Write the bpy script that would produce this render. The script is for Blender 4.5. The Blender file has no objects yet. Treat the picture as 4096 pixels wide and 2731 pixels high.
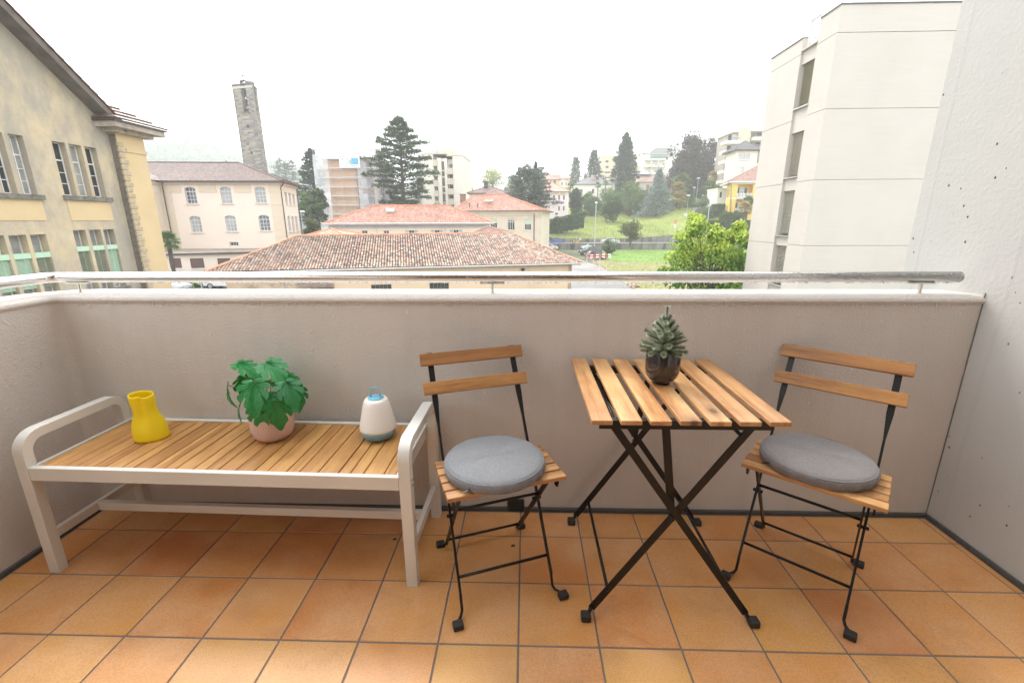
import bpy, math, random
import numpy as np
from mathutils import Vector, Matrix
random.seed(7); rng = np.random.default_rng(7)
PI = math.pi
# ------------------------------------------------------------------ camera
SC = bpy.context.scene
F_PX = 1802.29                       # focal length in pixels of a 4096 px wide picture
YAW, PITCH, ROLL = -0.0306286, 0.2623047, -0.0039196
CAM = np.array([1.76759, -1.60358, 1.26996])
def _axes():
    cy, sy, cp, sp = math.cos(YAW), math.sin(YAW), math.cos(PITCH), math.sin(PITCH)
    f = np.array([sy*cp, cy*cp, -sp]); r = np.array([cy, -sy, 0.0]); u = np.cross(r, f)
    return r*math.cos(ROLL)+u*math.sin(ROLL), -r*math.sin(ROLL)+u*math.cos(ROLL), f
AR, AU, AF = _axes()
def ray(x, y): return AF + AR*(x-2048)/F_PX - AU*(y-1365.5)/F_PX
def PY(x, y, Y): d = ray(x, y); return CAM + d*(Y-CAM[1])/d[1]      # point seen in direction (x, y) at distance plane Y
def PX(x, y, X): d = ray(x, y); return CAM + d*(X-CAM[0])/d[0]
def PZ(x, y, Z): d = ray(x, y); return CAM + d*(Z-CAM[2])/d[2]
cam_d = bpy.data.cameras.new("camera"); cam = bpy.data.objects.new("camera", cam_d)
SC.collection.objects.link(cam); SC.camera = cam
cam_d.sensor_width = 36; cam_d.lens = 36*F_PX/4096; cam_d.clip_start = 0.05; cam_d.clip_end = 6000
m = Matrix.Identity(4)
for i, a in enumerate((AR, AU, -AF)):
    for j in range(3): m[j][i] = a[j]
for j in range(3): m[j][3] = CAM[j]
cam.matrix_world = m
# ------------------------------------------------------------------ sky and sun (overcast)
SKY_STRENGTH = 1.0
SUN_EL, SUN_AZ = math.radians(48), math.radians(-28)     # brightest part of the cloud: in front, a little left
world = bpy.data.worlds.new("World"); SC.world = world; world.use_nodes = True
wn, wl = world.node_tree.nodes, world.node_tree.links
wn.clear()
wo = wn.new("ShaderNodeOutputWorld"); bg = wn.new("ShaderNodeBackground")
st = wn.new("ShaderNodeTexSky"); st.sky_type = 'NISHITA'; st.sun_disc = False
st.sun_elevation = SUN_EL; st.sun_rotation = SUN_AZ
hs = wn.new("ShaderNodeHueSaturation"); hs.inputs['Saturation'].default_value = 0.15; hs.inputs['Value'].default_value = 0.10
mx = wn.new("ShaderNodeMixRGB"); mx.inputs[0].default_value = 0.88
mx.inputs[2].default_value = (1.80, 1.84, 1.87, 1)         # the closed cloud layer
wl.new(st.outputs[0], hs.inputs['Color']); wl.new(hs.outputs[0], mx.inputs[1]); wl.new(mx.outputs[0], bg.inputs[0])
bg.inputs[1].default_value = SKY_STRENGTH; wl.new(bg.outputs[0], wo.inputs[0])
sun_d = bpy.data.lights.new("sun", 'SUN'); sun_d.energy = 2.2; sun_d.angle = math.radians(20); sun_d.color = (1, .97, .92)
sun = bpy.data.objects.new("sun", sun_d); SC.collection.objects.link(sun)
sd = Vector((math.sin(SUN_AZ)*math.cos(SUN_EL), math.cos(SUN_AZ)*math.cos(SUN_EL), math.sin(SUN_EL)))
sun.rotation_euler = sd.to_track_quat('Z', 'Y').to_euler()
vs = SC.view_settings; vs.view_transform = 'Standard'; vs.look = 'None'; vs.exposure = 0.76; vs.gamma = 1.0; vs.use_curve_mapping = False
SC.cycles.max_bounces = 8; SC.cycles.diffuse_bounces = 5; SC.cycles.volume_bounces = 1; SC.cycles.transparent_max_bounces = 12

# ------------------------------------------------------------------ materials
def lk(nt, a, b): nt.links.new(a, b)
def newmat(name):
    m = bpy.data.materials.new(name); m.use_nodes = True; nt = m.node_tree
    return m, nt, nt.nodes['Principled BSDF']
def coords(nt, kind, scale=(1, 1, 1), rnd=False):
    tc = nt.nodes.new("ShaderNodeTexCoord"); mp = nt.nodes.new("ShaderNodeMapping"); mp.inputs['Scale'].default_value = scale
    lk(nt, tc.outputs[kind], mp.inputs[0])
    if rnd:
        oi = nt.nodes.new("ShaderNodeObjectInfo"); ml = nt.nodes.new("ShaderNodeMath"); ml.operation = 'MULTIPLY'; ml.inputs[1].default_value = 37.0
        cx = nt.nodes.new("ShaderNodeCombineXYZ"); lk(nt, oi.outputs['Random'], ml.inputs[0])
        for i in range(3): lk(nt, ml.outputs[0], cx.inputs[i])
        lk(nt, cx.outputs[0], mp.inputs['Location'])
    return mp.outputs[0]
def noise(nt, vec, scale, detail=4, rough=.55):
    n = nt.nodes.new("ShaderNodeTexNoise"); n.inputs['Scale'].default_value = scale; n.inputs['Detail'].default_value = detail
    n.inputs['Roughness'].default_value = rough; lk(nt, vec, n.inputs['Vector']); return n.outputs['Fac']
def ramp(nt, fac, stops, interp='LINEAR'):
    r = nt.nodes.new("ShaderNodeValToRGB"); r.color_ramp.interpolation = interp
    e = r.color_ramp.elements
    while len(e) < len(stops): e.new(.5)
    for i, (p, c) in enumerate(stops):
        e[i].position = p; e[i].color = (c[0], c[1], c[2], 1) if not isinstance(c, (int, float)) else (c, c, c, 1)
    lk(nt, fac, r.inputs[0]); return r.outputs[0]
def mix(nt, fac, a, b, mode='MIX'):
    x = nt.nodes.new("ShaderNodeMixRGB"); x.blend_type = mode
    for i, v in ((0, fac), (1, a), (2, b)):
        if isinstance(v, (int, float)): x.inputs[i].default_value = v
        elif isinstance(v, tuple): x.inputs[i].default_value = (v[0], v[1], v[2], 1)
        else: lk(nt, v, x.inputs[i])
    return x.outputs[0]
def bumpn(nt, b, h, strength, dist):
    bp = nt.nodes.new("ShaderNodeBump"); bp.inputs['Strength'].default_value = strength; bp.inputs['Distance'].default_value = dist
    lk(nt, h, bp.inputs['Height']); lk(nt, bp.outputs[0], b.inputs['Normal']); return bp
def mat(name, col, rough=.6, var=.12, vs=3., metal=0, bump=0, bs=60., bd=.002, rnd=0., kind='Object', col2=None, c2pos=(.4, .65), spec=.5, stretch=(1, 1, 1), alpha=1, trans=0):
    m, nt, b = newmat(name)
    v = coords(nt, kind, stretch)
    c = tuple(col)
    n1 = noise(nt, v, vs)
    lo = tuple(x*(1-var) for x in c); hi = tuple(min(1, x*(1+var)) for x in c)
    colr = ramp(nt, n1, [(.3, lo), (.7, hi)])
    if col2:
        n2 = noise(nt, v, vs*.45, 6, .6)
        colr = mix(nt, ramp(nt, n2, [(c2pos[0], 0), (c2pos[1], 1)]), colr, col2)
    if rnd:
        oi = nt.nodes.new("ShaderNodeObjectInfo"); g = ramp(nt, oi.outputs['Random'], [(0, 1-rnd), (1, 1+rnd*.6)])
        colr = mix(nt, 1.0, colr, g, 'MULTIPLY')
    lk(nt, colr, b.inputs['Base Color'])
    b.inputs['Roughness'].default_value = rough; b.inputs['Metallic'].default_value = metal
    b.inputs['Specular IOR Level'].default_value = spec
    if alpha < 1: b.inputs['Alpha'].default_value = alpha
    if trans: b.inputs['Transmission Weight'].default_value = trans
    if bump: bumpn(nt, b, noise(nt, v, bs, 5, .6), bump, bd)
    return m
def wood(name, light, dark, axis='Y', rough=.42, knots=True, contrast=1.0):
    m, nt, b = newmat(name)
    st = {'X': (.6, 9, 9), 'Y': (9, .6, 9)}[axis]
    v = coords(nt, 'Object', st, True); v2 = coords(nt, 'Object', tuple(s*6 for s in st), True); v0 = coords(nt, 'Object', (1, 1, 1), True)
    g1 = noise(nt, v, 3.2, 6, .62); g2 = noise(nt, v2, 6, 4, .7)
    base = ramp(nt, g1, [(.28, dark), (.50, tuple((a*.7+d*.3) for a, d in zip(light, dark))), (.68, light)])
    fine = ramp(nt, g2, [(.35, .72), (.62, 1.06)])
    c = mix(nt, .75*contrast, base, fine, 'MULTIPLY')
    oi = nt.nodes.new("ShaderNodeObjectInfo")
    c = mix(nt, .8, c, ramp(nt, oi.outputs['Random'], [(0, (.72, .62, .52)), (.45, (1, .94, .86)), (1, (1.12, 1.1, 1.02))]), 'MULTIPLY')
    c = mix(nt, ramp(nt, noise(nt, v0, 5, 3), [(.48, 0), (.72, .62)]), c, dark)
    if knots:
        vo = nt.nodes.new("ShaderNodeTexVoronoi"); vo.voronoi_dimensions = '2D'; vo.inputs['Scale'].default_value = 4.2; lk(nt, coords(nt, 'Object', (1, .6, 1) if axis == 'Y' else (.6, 1, 1), True), vo.inputs['Vector'])
        c = mix(nt, ramp(nt, vo.outputs['Distance'], [(.03, .9), (.055, .5), (.10, .25), (.17, 0)]), c, tuple(d*.25 for d in dark))
    lk(nt, c, b.inputs['Base Color']); b.inputs['Roughness'].default_value = rough
    lk(nt, ramp(nt, g2, [(.3, rough*.8), (.7, rough*1.35)]), b.inputs['Roughness'])
    bumpn(nt, b, g2, .25, .0008)
    return m
MT = {}
# ------------------------------------------------------------------ mesh helpers
COL = SC.collection
ORG = {}
class MB:
    def __init__(s): s.v = []; s.f = []; s.uv = None; s.mi = []; s.cur = 0
    def _add(s, vs, fs):
        o = len(s.v); s.v.extend([tuple(map(float, p)) for p in vs])
        for f in fs: s.f.append(tuple(i+o for i in f)); s.mi.append(s.cur)
    def box(s, a, b):
        x0, y0, z0 = a; x1, y1, z1 = b
        s._add([(x0,y0,z0),(x1,y0,z0),(x1,y1,z0),(x0,y1,z0),(x0,y0,z1),(x1,y0,z1),(x1,y1,z1),(x0,y1,z1)],
               [(0,3,2,1),(4,5,6,7),(0,1,5,4),(1,2,6,5),(2,3,7,6),(3,0,4,7)]); return s
    def obox(s, O, U, V, W):      # oriented box from corner O with edge vectors
        O, U, V, W = map(np.array, (O, U, V, W))
        p = [O, O+U, O+U+V, O+V]; p += [q+W for q in p]
        fs = [(0,3,2,1),(4,5,6,7),(0,1,5,4),(1,2,6,5),(2,3,7,6),(3,0,4,7)]
        if np.dot(np.cross(U, V), W) < 0: fs = [f[::-1] for f in fs]
        s._add(p, fs); return s
    def bar(s, a, b, w, h, up=(0, 0, 1)):     # rectangular bar from a to b, w across, h along 'up'
        a, b = np.array(a, float), np.array(b, float); d = b-a; L = np.linalg.norm(d); d /= L
        up = np.array(up, float); sd = np.cross(d, up); n = np.linalg.norm(sd)
        if n < 1e-5: sd = np.cross(d, (1, 0, 0)); n = np.linalg.norm(sd)
        sd /= n; u2 = np.cross(sd, d)
        return s.obox(a-sd*w/2-u2*h/2, d*L, sd*w, u2*h)
    def tube(s, pts, r, n=8, cap=True):
        pts = [np.array(p, float) for p in pts]; rings = []; m_ = len(pts)
        rr = r if hasattr(r, '__len__') else [r]*m_
        ref = None
        for i, p in enumerate(pts):
            t = pts[min(i+1, m_-1)]-pts[max(i-1, 0)]; t = t/(np.linalg.norm(t)+1e-9)
            if ref is None:
                ref = np.array((0, 0, 1.)) if abs(t[2]) < .9 else np.array((1., 0, 0))
            a = np.cross(t, ref); a /= np.linalg.norm(a)+1e-9; b = np.cross(a, t); ref = b
            rings.append([p+(a*math.cos(2*PI*k/n)+b*math.sin(2*PI*k/n))*rr[i] for k in range(n)])
        vs = [q for rg in rings for q in rg]; fs = []
        for i in range(m_-1):
            for k in range(n):
                k2 = (k+1) % n; fs.append((i*n+k, i*n+k2, (i+1)*n+k2, (i+1)*n+k))
        if cap: fs.append(tuple(range(n-1, -1, -1))); fs.append(tuple((m_-1)*n+k for k in range(n)))
        s._add(vs, fs); return s
    def lathe(s, prof, c=(0, 0, 0), n=32, sx=1, sy=1, close=True):
        vs = []; fs = []; m_ = len(prof)
        for r, z in prof:
            for k in range(n): vs.append((c[0]+r*sx*math.cos(2*PI*k/n), c[1]+r*sy*math.sin(2*PI*k/n), c[2]+z))
        for i in range(m_-1):
            for k in range(n): k2 = (k+1) % n; fs.append((i*n+k, i*n+k2, (i+1)*n+k2, (i+1)*n+k))
        if close:
            fs.append(tuple(range(n-1, -1, -1))); fs.append(tuple((m_-1)*n+k for k in range(n)))
        s._add(vs, fs); return s
    def poly(s, pts, uv=None): s._add(pts, [tuple(range(len(pts)))]); return s
    def prism(s, pts, d):       # planar polygon pts extruded by vector d
        pts = [np.array(p, float) for p in pts]; d = np.array(d, float); n = len(pts)
        nrm = sum(np.cross(pts[i]-pts[0], pts[(i+1) % n]-pts[0]) for i in range(n))
        if np.dot(nrm, d) > 0: pts = pts[::-1]
        vs = pts+[p+d for p in pts]
        fs = [tuple(range(n)), tuple(n+k for k in range(n-1, -1, -1))]+[(k, n+k, n+(k+1) % n, (k+1) % n) for k in range(n)]
        s._add(vs, fs); return s
def mesh_from(name, verts, faces, mi=None, smooth=False):
    me = bpy.data.meshes.new(name); me.from_pydata(verts, [], faces)
    if mi is not None and len(mi) and max(mi) > 0: me.polygons.foreach_set('material_index', mi)
    if smooth: me.polygons.foreach_set('use_smooth', [True]*len(me.polygons))
    me.update(); return me
def obj(name, mb, m, parent=None, smooth=False, kind=None, label=None, bevel=0, world=True, seg=1, recalc=False):
    o_ = ORG.get(parent.name, (0, 0, 0)) if (parent and world) else (0, 0, 0)
    v = [(p[0]-o_[0], p[1]-o_[1], p[2]-o_[2]) for p in mb.v]
    me = mesh_from(name, v, mb.f, mb.mi, smooth)
    ms = m if isinstance(m, (list, tuple)) else [m]
    for q in ms: me.materials.append(q)
    o = bpy.data.objects.new(name, me); COL.objects.link(o)
    if parent: o.parent = parent; ORG[o.name] = o_
    if kind: o['kind'] = kind
    if label: o['label'] = label
    if bevel:
        b = o.modifiers.new("bevel", 'BEVEL'); b.width = bevel; b.segments = seg; b.limit_method = 'ANGLE'; b.angle_limit = math.radians(40)
    return o
def npobj(name, V, Fc, m, parent=None, kind=None, smooth=False):
    o_ = ORG.get(parent.name, (0, 0, 0)) if parent else (0, 0, 0)
    me = bpy.data.meshes.new(name); V = np.asarray(V, np.float32)-np.array(o_, np.float32); Fc = np.asarray(Fc, np.int32); k = Fc.shape[1]
    me.vertices.add(len(V)); me.vertices.foreach_set('co', V.ravel())
    me.loops.add(Fc.size); me.loops.foreach_set('vertex_index', Fc.ravel())
    me.polygons.add(len(Fc)); me.polygons.foreach_set('loop_start', np.arange(0, Fc.size, k, dtype=np.int32))
    me.polygons.foreach_set('loop_total', np.full(len(Fc), k, np.int32))
    me.update(calc_edges=True); me.validate(); me.materials.append(m)
    if smooth: me.polygons.foreach_set('use_smooth', [True]*len(me.polygons))
    o = bpy.data.objects.new(name, me); COL.objects.link(o)
    if parent: o.parent = parent; ORG[o.name] = o_
    if kind: o['kind'] = kind
    return o
def thing(name, label, cat, loc=(0, 0, 0), rz=0, group=None):
    o = bpy.data.objects.new(name, None); COL.objects.link(o); o.empty_display_size = .1
    o.location = tuple(map(float, loc)); o.rotation_euler = (0, 0, rz)
    o['label'] = label; o['category'] = cat
    if group: o['group'] = group
    ORG[o.name] = tuple(map(float, loc)); return o
def tag(o, label, cat, group=None):
    o['label'] = label; o['category'] = cat
    if group: o['group'] = group
    return o
def struct(o): o['kind'] = 'structure'; return o
def instance(src, name, parent, loc=None, rot=None, scale=None):
    c = bpy.data.objects.new(name, src.data); COL.objects.link(c); c.parent = parent
    if parent: ORG[c.name] = ORG.get(parent.name, (0, 0, 0))
    if loc is not None: c.location = loc
    if rot is not None: c.rotation_euler = rot
    if scale is not None: c.scale = scale
    return c
def copy_thing(root, loc, rz, label):
    def cp(o, par):
        c = o.copy(); COL.objects.link(c); c.parent = par
        for ch in list(o.children): cp(ch, c)
        return c
    r = cp(root, None); r.location = loc; r.rotation_euler = (0, 0, rz); r['label'] = label; return r
# ================================================================== BALCONY
FLW = -0.172; FRW = 3.54; FPW = 0.175; PTOP = 0.975
G = -5.8
def wallmat(name, col, bump, dots=.5):
    m, nt, b = newmat(name); v = coords(nt, 'Object')
    c = ramp(nt, noise(nt, v, 1.6, 5), [(.3, tuple(x*.93 for x in col)), (.7, tuple(min(1, x*1.04) for x in col))])
    sv = coords(nt, 'Object', (9, 9, .7)); c = mix(nt, ramp(nt, noise(nt, sv, 2, 3), [(.45, 0), (.8, .16)]), c, tuple(x*.72 for x in col))
    vo = nt.nodes.new("ShaderNodeTexVoronoi"); vo.inputs['Scale'].default_value = 22; lk(nt, coords(nt, 'Object', (1, 1, .55)), vo.inputs['Vector'])
    sp = ramp(nt, vo.outputs['Distance'], [(.06, dots), (.13, 0)])
    gate = ramp(nt, noise(nt, coords(nt, 'Object', (14, 14, .8)), 1.3, 2), [(.48, 0), (.58, 1)]); spg = mix(nt, 1., sp, gate, 'MULTIPLY')
    c = mix(nt, spg, c, tuple(min(1, x*1.35) for x in col))
    lk(nt, c, b.inputs['Base Color']); b.inputs['Roughness'].default_value = .72
    h = noise(nt, v, 115, 4, .62); h2 = noise(nt, v, 14, 4, .5)
    hh = mix(nt, .22, h, h2); hh = mix(nt, 1., hh, spg, 'ADD')
    bumpn(nt, b, hh, bump, .010)
    return m
M_par = wallmat('painted_parapet_plaster', (.61, .565, .525), .7)
M_ceil = mat('white_ceiling_paint', (.80, .79, .77), .8, bump=.3, bs=60)
def concmat():
    m, nt, b = newmat('pitted_painted_concrete'); v = coords(nt, 'Object')
    col = (.485, .478, .462)
    c = ramp(nt, noise(nt, v, 1.2, 5), [(.3, tuple(x*.94 for x in col)), (.7, tuple(x*1.05 for x in col))])
    st_ = coords(nt, 'Object', (1, 6, .35)); c = mix(nt, ramp(nt, noise(nt, st_, 2.2, 4), [(.5, 0), (.85, .22)]), c, (.44, .45, .44))
    vo = nt.nodes.new("ShaderNodeTexVoronoi"); vo.inputs['Scale'].default_value = 26; lk(nt, coords(nt, 'Object', (1, 1, .7)), vo.inputs['Vector'])
    hole = ramp(nt, vo.outputs['Distance'], [(.07, 1), (.12, 0)])
    vs_ = nt.nodes.new("ShaderNodeSeparateColor"); lk(nt, vo.outputs['Color'], vs_.inputs[0])
    pick = ramp(nt, vs_.outputs[0], [(.66, 0), (.68, 1)])
    gate = ramp(nt, noise(nt, v, 2.6, 3), [(.42, 0), (.50, 1)])
    hole = mix(nt, 1., mix(nt, 1., hole, gate, 'MULTIPLY'), pick, 'MULTIPLY')
    c = mix(nt, hole, c, (.04, .04, .035))
    # board joints (slightly raised vertical lines)
    wv = nt.nodes.new("ShaderNodeTexWave"); wv.wave_type = 'BANDS'; wv.bands_direction = 'Y'; wv.inputs['Scale'].default_value = .75; wv.inputs['Distortion'].default_value = .25; wv.inputs['Detail Scale'].default_value = .6
    lk(nt, v, wv.inputs['Vector']); jl = ramp(nt, wv.outputs['Fac'], [(.0, 1), (.006, 0)])
    c = mix(nt, mix(nt, .2, (0, 0, 0), jl), c, (.38, .38, .37))
    lk(nt, c, b.inputs['Base Color']); b.inputs['Roughness'].default_value = .7
    h = mix(nt, .4, noise(nt, v, 60, 4, .6), noise(nt, v, 9, 3)); h = mix(nt, 1., h, hole, 'SUBTRACT'); h = mix(nt, .2, h, jl, 'ADD')
    bumpn(nt, b, h, .6, .006)
    return m
M_conc = concmat()
M_joint = mat('dark_sealant', (.085, .083, .08), .8, bump=.4, bs=90)
M_grout = mat('grey_grout', (.17, .168, .16), .85, bump=.3, bs=200)
# floor slab with terracotta tiles, each tile a part
floor = struct(obj('floor', MB().box((FLW-.3, -2.4, -.25), (FRW+.3, FPW+.3, -.003)), M_grout))
def terracotta():
    m, nt, b = newmat('terracotta_tile'); v = coords(nt, 'Object', (1, 1, 1), True)
    oi = nt.nodes.new("ShaderNodeObjectInfo")
    hue = ramp(nt, oi.outputs['Random'], [(0, (.56, .215, .070)), (.22, (.60, .255, .078)), (.5, (.61, .275, .090)), (.78, (.64, .305, .088)), (1, (.62, .335, .10))])
    cl = noise(nt, v, 4.5, 4, .55)
    c = mix(nt, ramp(nt, cl, [(.36, .0), (.66, .75)]), hue, (.67, .375, .185))
    c = mix(nt, ramp(nt, noise(nt, v, 8, 4), [(.52, 0), (.8, .42)]), c, (.40, .19, .085))
    sp = noise(nt, v, 230, 3, .7); c = mix(nt, .55, c, ramp(nt, sp, [(.33, .62), (.55, 1.08)]), 'MULTIPLY')
    lk(nt, c, b.inputs['Base Color']); lk(nt, ramp(nt, cl, [(.3, .32), (.7, .5)]), b.inputs['Roughness'])
    b.inputs['Specular IOR Level'].default_value = .4
    bumpn(nt, b, noise(nt, v, 160, 3), .18, .001)
    return m
M_tile = terracotta()
tile0 = {}
def tile(i, x0, x1, y0, y1):
    k = (round(x1-x0, 3), round(y1-y0, 3)); g = .0028
    if k not in tile0:
        w, d = k
        tile0[k] = obj('tile', MB().box((-w/2+g, -d/2+g, -.012), (w/2-g, d/2-g, 0)), M_tile, floor, world=False, bevel=.0015)
        o = tile0[k]
    else:
        o = instance(tile0[k], 'tile', floor)
        bv = o.modifiers.new("bevel", 'BEVEL'); bv.width = .0015; bv.segments = 1
    o.location = ((x0+x1)/2, (y0+y1)/2, random.uniform(-.0004, .0004)); o.rotation_euler = (random.uniform(-.001, .001), random.uniform(-.001, .001), 0)
xs = [FLW+.012]+[.25*i for i in range(0, 15)]+[FRW-.012]
ys = [FPW-.012]+[-.25*j for j in range(0, 9)]
for j in range(len(ys)-1):
    for i in range(len(xs)-1): tile(0, xs[i], xs[i+1], ys[j+1], ys[j])
# parapet with a rolled nosing, mitred round the left corner
pw = thing('parapet_wall', 'rough plastered balcony parapet with rounded white top edge and steel rail above', 'parapet', (1.7, FPW, 0))
def sweep_profile(prof, path, close_ends=True):
    """prof: (inward offset, z) list; path: xy points with outward normals mitred"""
    mb = MB(); n = len(prof); vs = []; fs = []
    for i, p in enumerate(path):
        if i == 0: d1 = d2 = np.array(path[1])-p
        elif i == len(path)-1: d1 = d2 = np.array(p)-path[i-1]
        else: d1 = np.array(p)-path[i-1]; d2 = np.array(path[i+1])-p
        n1 = np.array((-d1[1], d1[0]))/np.linalg.norm(d1); n2 = np.array((-d2[1], d2[0]))/np.linalg.norm(d2)
        mdir = n1+n2; mdir = mdir/np.dot(mdir, n1)
        for o_, z in prof: q = np.array(p)+mdir*o_; vs.append((q[0], q[1], z))
    for i in range(len(path)-1):
        for k in range(n): k2 = (k+1) % n; fs.append((i*n+k, i*n+k2, (i+1)*n+k2, (i+1)*n+k))
    if close_ends: fs += [tuple(range(n-1, -1, -1)), tuple((len(path)-1)*n+k for k in range(n))]
    mb._add(vs, fs); return mb
# offsets to the left of the path direction = outward
path = [(FLW, -2.4), (FLW, -1.6), (FLW, -.8), (FLW, -.2)]
for k in range(7):
    a = PI-k*PI/2/6; path.append((FLW+.035+.035*math.cos(a), FPW-.035+.035*math.sin(a)))
path += [(.5, FPW), (1.5, FPW), (2.5, FPW), (FRW+.02, FPW)]
prof = [(0, -.25), (0, .948), (-.006, .954), (-.009, .962), (-.006, .971), (.004, .979), (.02, .983), (.10, .981), (.215, PTOP), (.225, PTOP-.01), (.225, -.8), (.1, -.8)]
wm = sweep_profile(prof, [np.array(p) for p in path]); obj('wall', wm, M_par, pw, smooth=False)
# dark joints at the foot of the wall
fj = [(-.001, .0005), (-.009, .0005), (-.009, .016), (-.001, .019)]
def strip(pts, name='joint'):
    return obj(name, sweep_profile(fj, [np.array(p) for p in pts]), M_joint, pw)
strip([(FLW, -2.4), (FLW, FPW)]); strip([(FLW, FPW), (FRW, FPW)])
obj('drain_opening', MB().box((1.69, FPW-.012, .001), (1.765, FPW-.0005, .062)), mat('black_bitumen', (.012, .012, .012), .6, bump=1., bs=80, bd=.01), pw, bevel=.004)
# corner cracks where parapet meets the concrete fin
cr = MB()
pts = [(FRW-.006, FPW-.004, .0)]
for k in range(24):
    z = k/23*.95; cr.box((FRW-.0035-random.uniform(0, .0015), FPW-.003, z), (FRW+.001, FPW-.001, z+.042))
for k in range(16):
    x = FRW-.11+k*.008; cr.box((x, .30+random.uniform(-.004, .004)-.0045*k, PTOP-.004), (x+.009, .304+random.uniform(0, .009)-.0045*k, PTOP+.004))
obj('crack', cr, mat('grey_crack', (.20, .19, .175), .9), pw)
# right concrete fin
rw = thing('concrete_wall', 'tall light grey concrete wall with small pits closing the balcony on the right', 'wall', (FRW, .1, 0))
obj('wall', MB().box((FRW, -2.4, G), (FRW+.32, .585, 5.2)), M_conc, rw, bevel=.006)
obj('joint', MB().box((FRW-.010, -2.4, .0005), (FRW-.0005, FPW-.011, .018)), M_joint, rw)
# back wall of the flat and slab above (behind and over the viewer)
hw = thing('house_wall', 'white house wall with wide glass door behind the balcony', 'wall', (1.7, -2.3, 0))
obj('wall', MB().box((-.6, -2.62, -.25), (.5, -2.32, 2.55)).box((2.9, -2.62, -.25), (FRW+.3, -2.32, 2.55)).box((.5, -2.62, 2.2), (2.9, -2.32, 2.55)), M_ceil, hw)
obj('glass_door', MB().box((.5, -2.56, -.2), (2.9, -2.54, 2.2)), mat('dark_glass', (.05, .055, .06), .06, spec=.8), hw)
obj('door_frame', MB().box((.5, -2.5, -.2), (.56, -2.42, 2.2)).box((2.84, -2.5, -.2), (2.9, -2.42, 2.2)).box((1.66, -2.5, -.2), (1.74, -2.42, 2.2)).box((.56, -2.5, 2.13), (2.84, -2.42, 2.2)), mat('white_frame', (.75, .75, .74), .4), hw)
ceil = struct(obj('ceiling', MB().box((-.55, -2.4, 2.56), (FRW, -1.0, 2.78)), M_ceil))  # unseen slab, ends short so more sky light reaches the balcony
# ------------------------------------------------------------------ hand rail
M_steel = mat('wet_brushed_steel', (.66, .64, .61), .2, var=.03, metal=1)
rail = thing('handrail', 'round stainless steel handrail beaded with raindrops above the parapet', 'handrail', (1.7, .24, PTOP))
RY, RZ, RR = .24, 1.047, .0215
rp = [(-.225, -2.3, RZ), (-.225, -1.2, RZ), (-.225, .1, RZ)]
for k in range(5):
    a = PI-k*PI/2/4; rp.append((-.225+.05+.05*math.cos(a), RY-.05+.05*math.sin(a), RZ))
rp += [(.8, RY, RZ), (2.0, RY, RZ), (3.485, RY, RZ)]
obj('tube', MB().tube(rp, RR, 28), M_steel, rail, smooth=True)
obj('end_cap', MB().tube([(3.485, RY, RZ), (3.490, RY, RZ)], [RR+.0006, RR-.002], 28), M_steel, rail)
for x in (318, 1970, 3683):
    p = PY(x, 1145, RY)
    pm = MB().tube([(p[0], RY, PTOP), (p[0], RY, RZ-RR-.003)], .0065, 12)
    pm.tube([(p[0], RY, PTOP), (p[0], RY, PTOP+.004)], .021, 20)
    pm.obox((p[0]-.05, RY-.009, RZ-RR-.005), (.1, 0, 0), (0, .018, 0), (0, 0, .004))
    obj('rail_post', pm, M_steel, rail)
M_drop = mat('rain_water', (.93, .95, .97), .03, var=0, spec=.8, trans=.85)
dv = []; df = []
oc = np.array([(1, 0, 0), (0, 1, 0), (-1, 0, 0), (0, -1, 0), (0, 0, 1), (0, 0, -1)], float)
ofc = [(0, 1, 4), (1, 2, 4), (2, 3, 4), (3, 0, 4), (1, 0, 5), (2, 1, 5), (3, 2, 5), (0, 3, 5)]
def ico(n=1):
    v = oc.copy(); f = list(ofc)
    nv = list(map(tuple, v)); cache = {}; nf = []
    def mid(a, b):
        k = (min(a, b), max(a, b))
        if k not in cache:
            q = (np.array(nv[a])+nv[b]); q /= np.linalg.norm(q); nv.append(tuple(q)); cache[k] = len(nv)-1
        return cache[k]
    for a, b, c in f:
        ab, bc, ca = mid(a, b), mid(b, c), mid(c, a); nf += [(a, ab, ca), (b, bc, ab), (c, ca, bc), (ab, bc, ca)]
    return np.array(nv), nf
iv, iff = ico(); iff = np.array(iff)
V = []; Fs = []
for k in range(2300):
    x = random.uniform(-.15, 3.48)
    if random.random() < .72: a = random.uniform(-.25, 1.3)*1.0+PI*.5; a = PI-(random.gauss(.55, .45)); r = random.uniform(.0007, .0024); dz = 0
    else: a = PI*1.5+random.gauss(0, .12); r = random.uniform(.0014, .0034); dz = r*.4
    c = np.array((x, RY+RR*math.cos(a), RZ+RR*math.sin(a)-dz))
    V.append(iv*np.array((r, r, r*random.uniform(.8, 1.3)))+c); Fs.append(iff+len(iv)*k)
npobj('raindrops', np.concatenate(V), np.concatenate(Fs), M_drop, rail, 'stuff', True)
# beads of water / paint along the nosing and on the plaster
V = []; Fs = []
for k in range(1300):
    if k < 800: x = random.uniform(-.1, 3.5); z = .953-abs(random.gauss(0, .006)); y = FPW-.003; r = random.uniform(.0010, .0028)
    else:
        x = random.uniform(-.1, 3.5); z = .95-abs(random.gauss(0, .22)); y = FPW; r = random.uniform(.0008, .0020)
        if z < .05: z = .5
    V.append(iv*np.array((r*.8, r*.6, r*1.5))+(x, y, z)); Fs.append(iff+len(iv)*k)
npobj('plaster_drips', np.concatenate(V), np.concatenate(Fs), mat('white_paint_drips', (.66, .65, .63), .5), pw, 'stuff', True)

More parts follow.
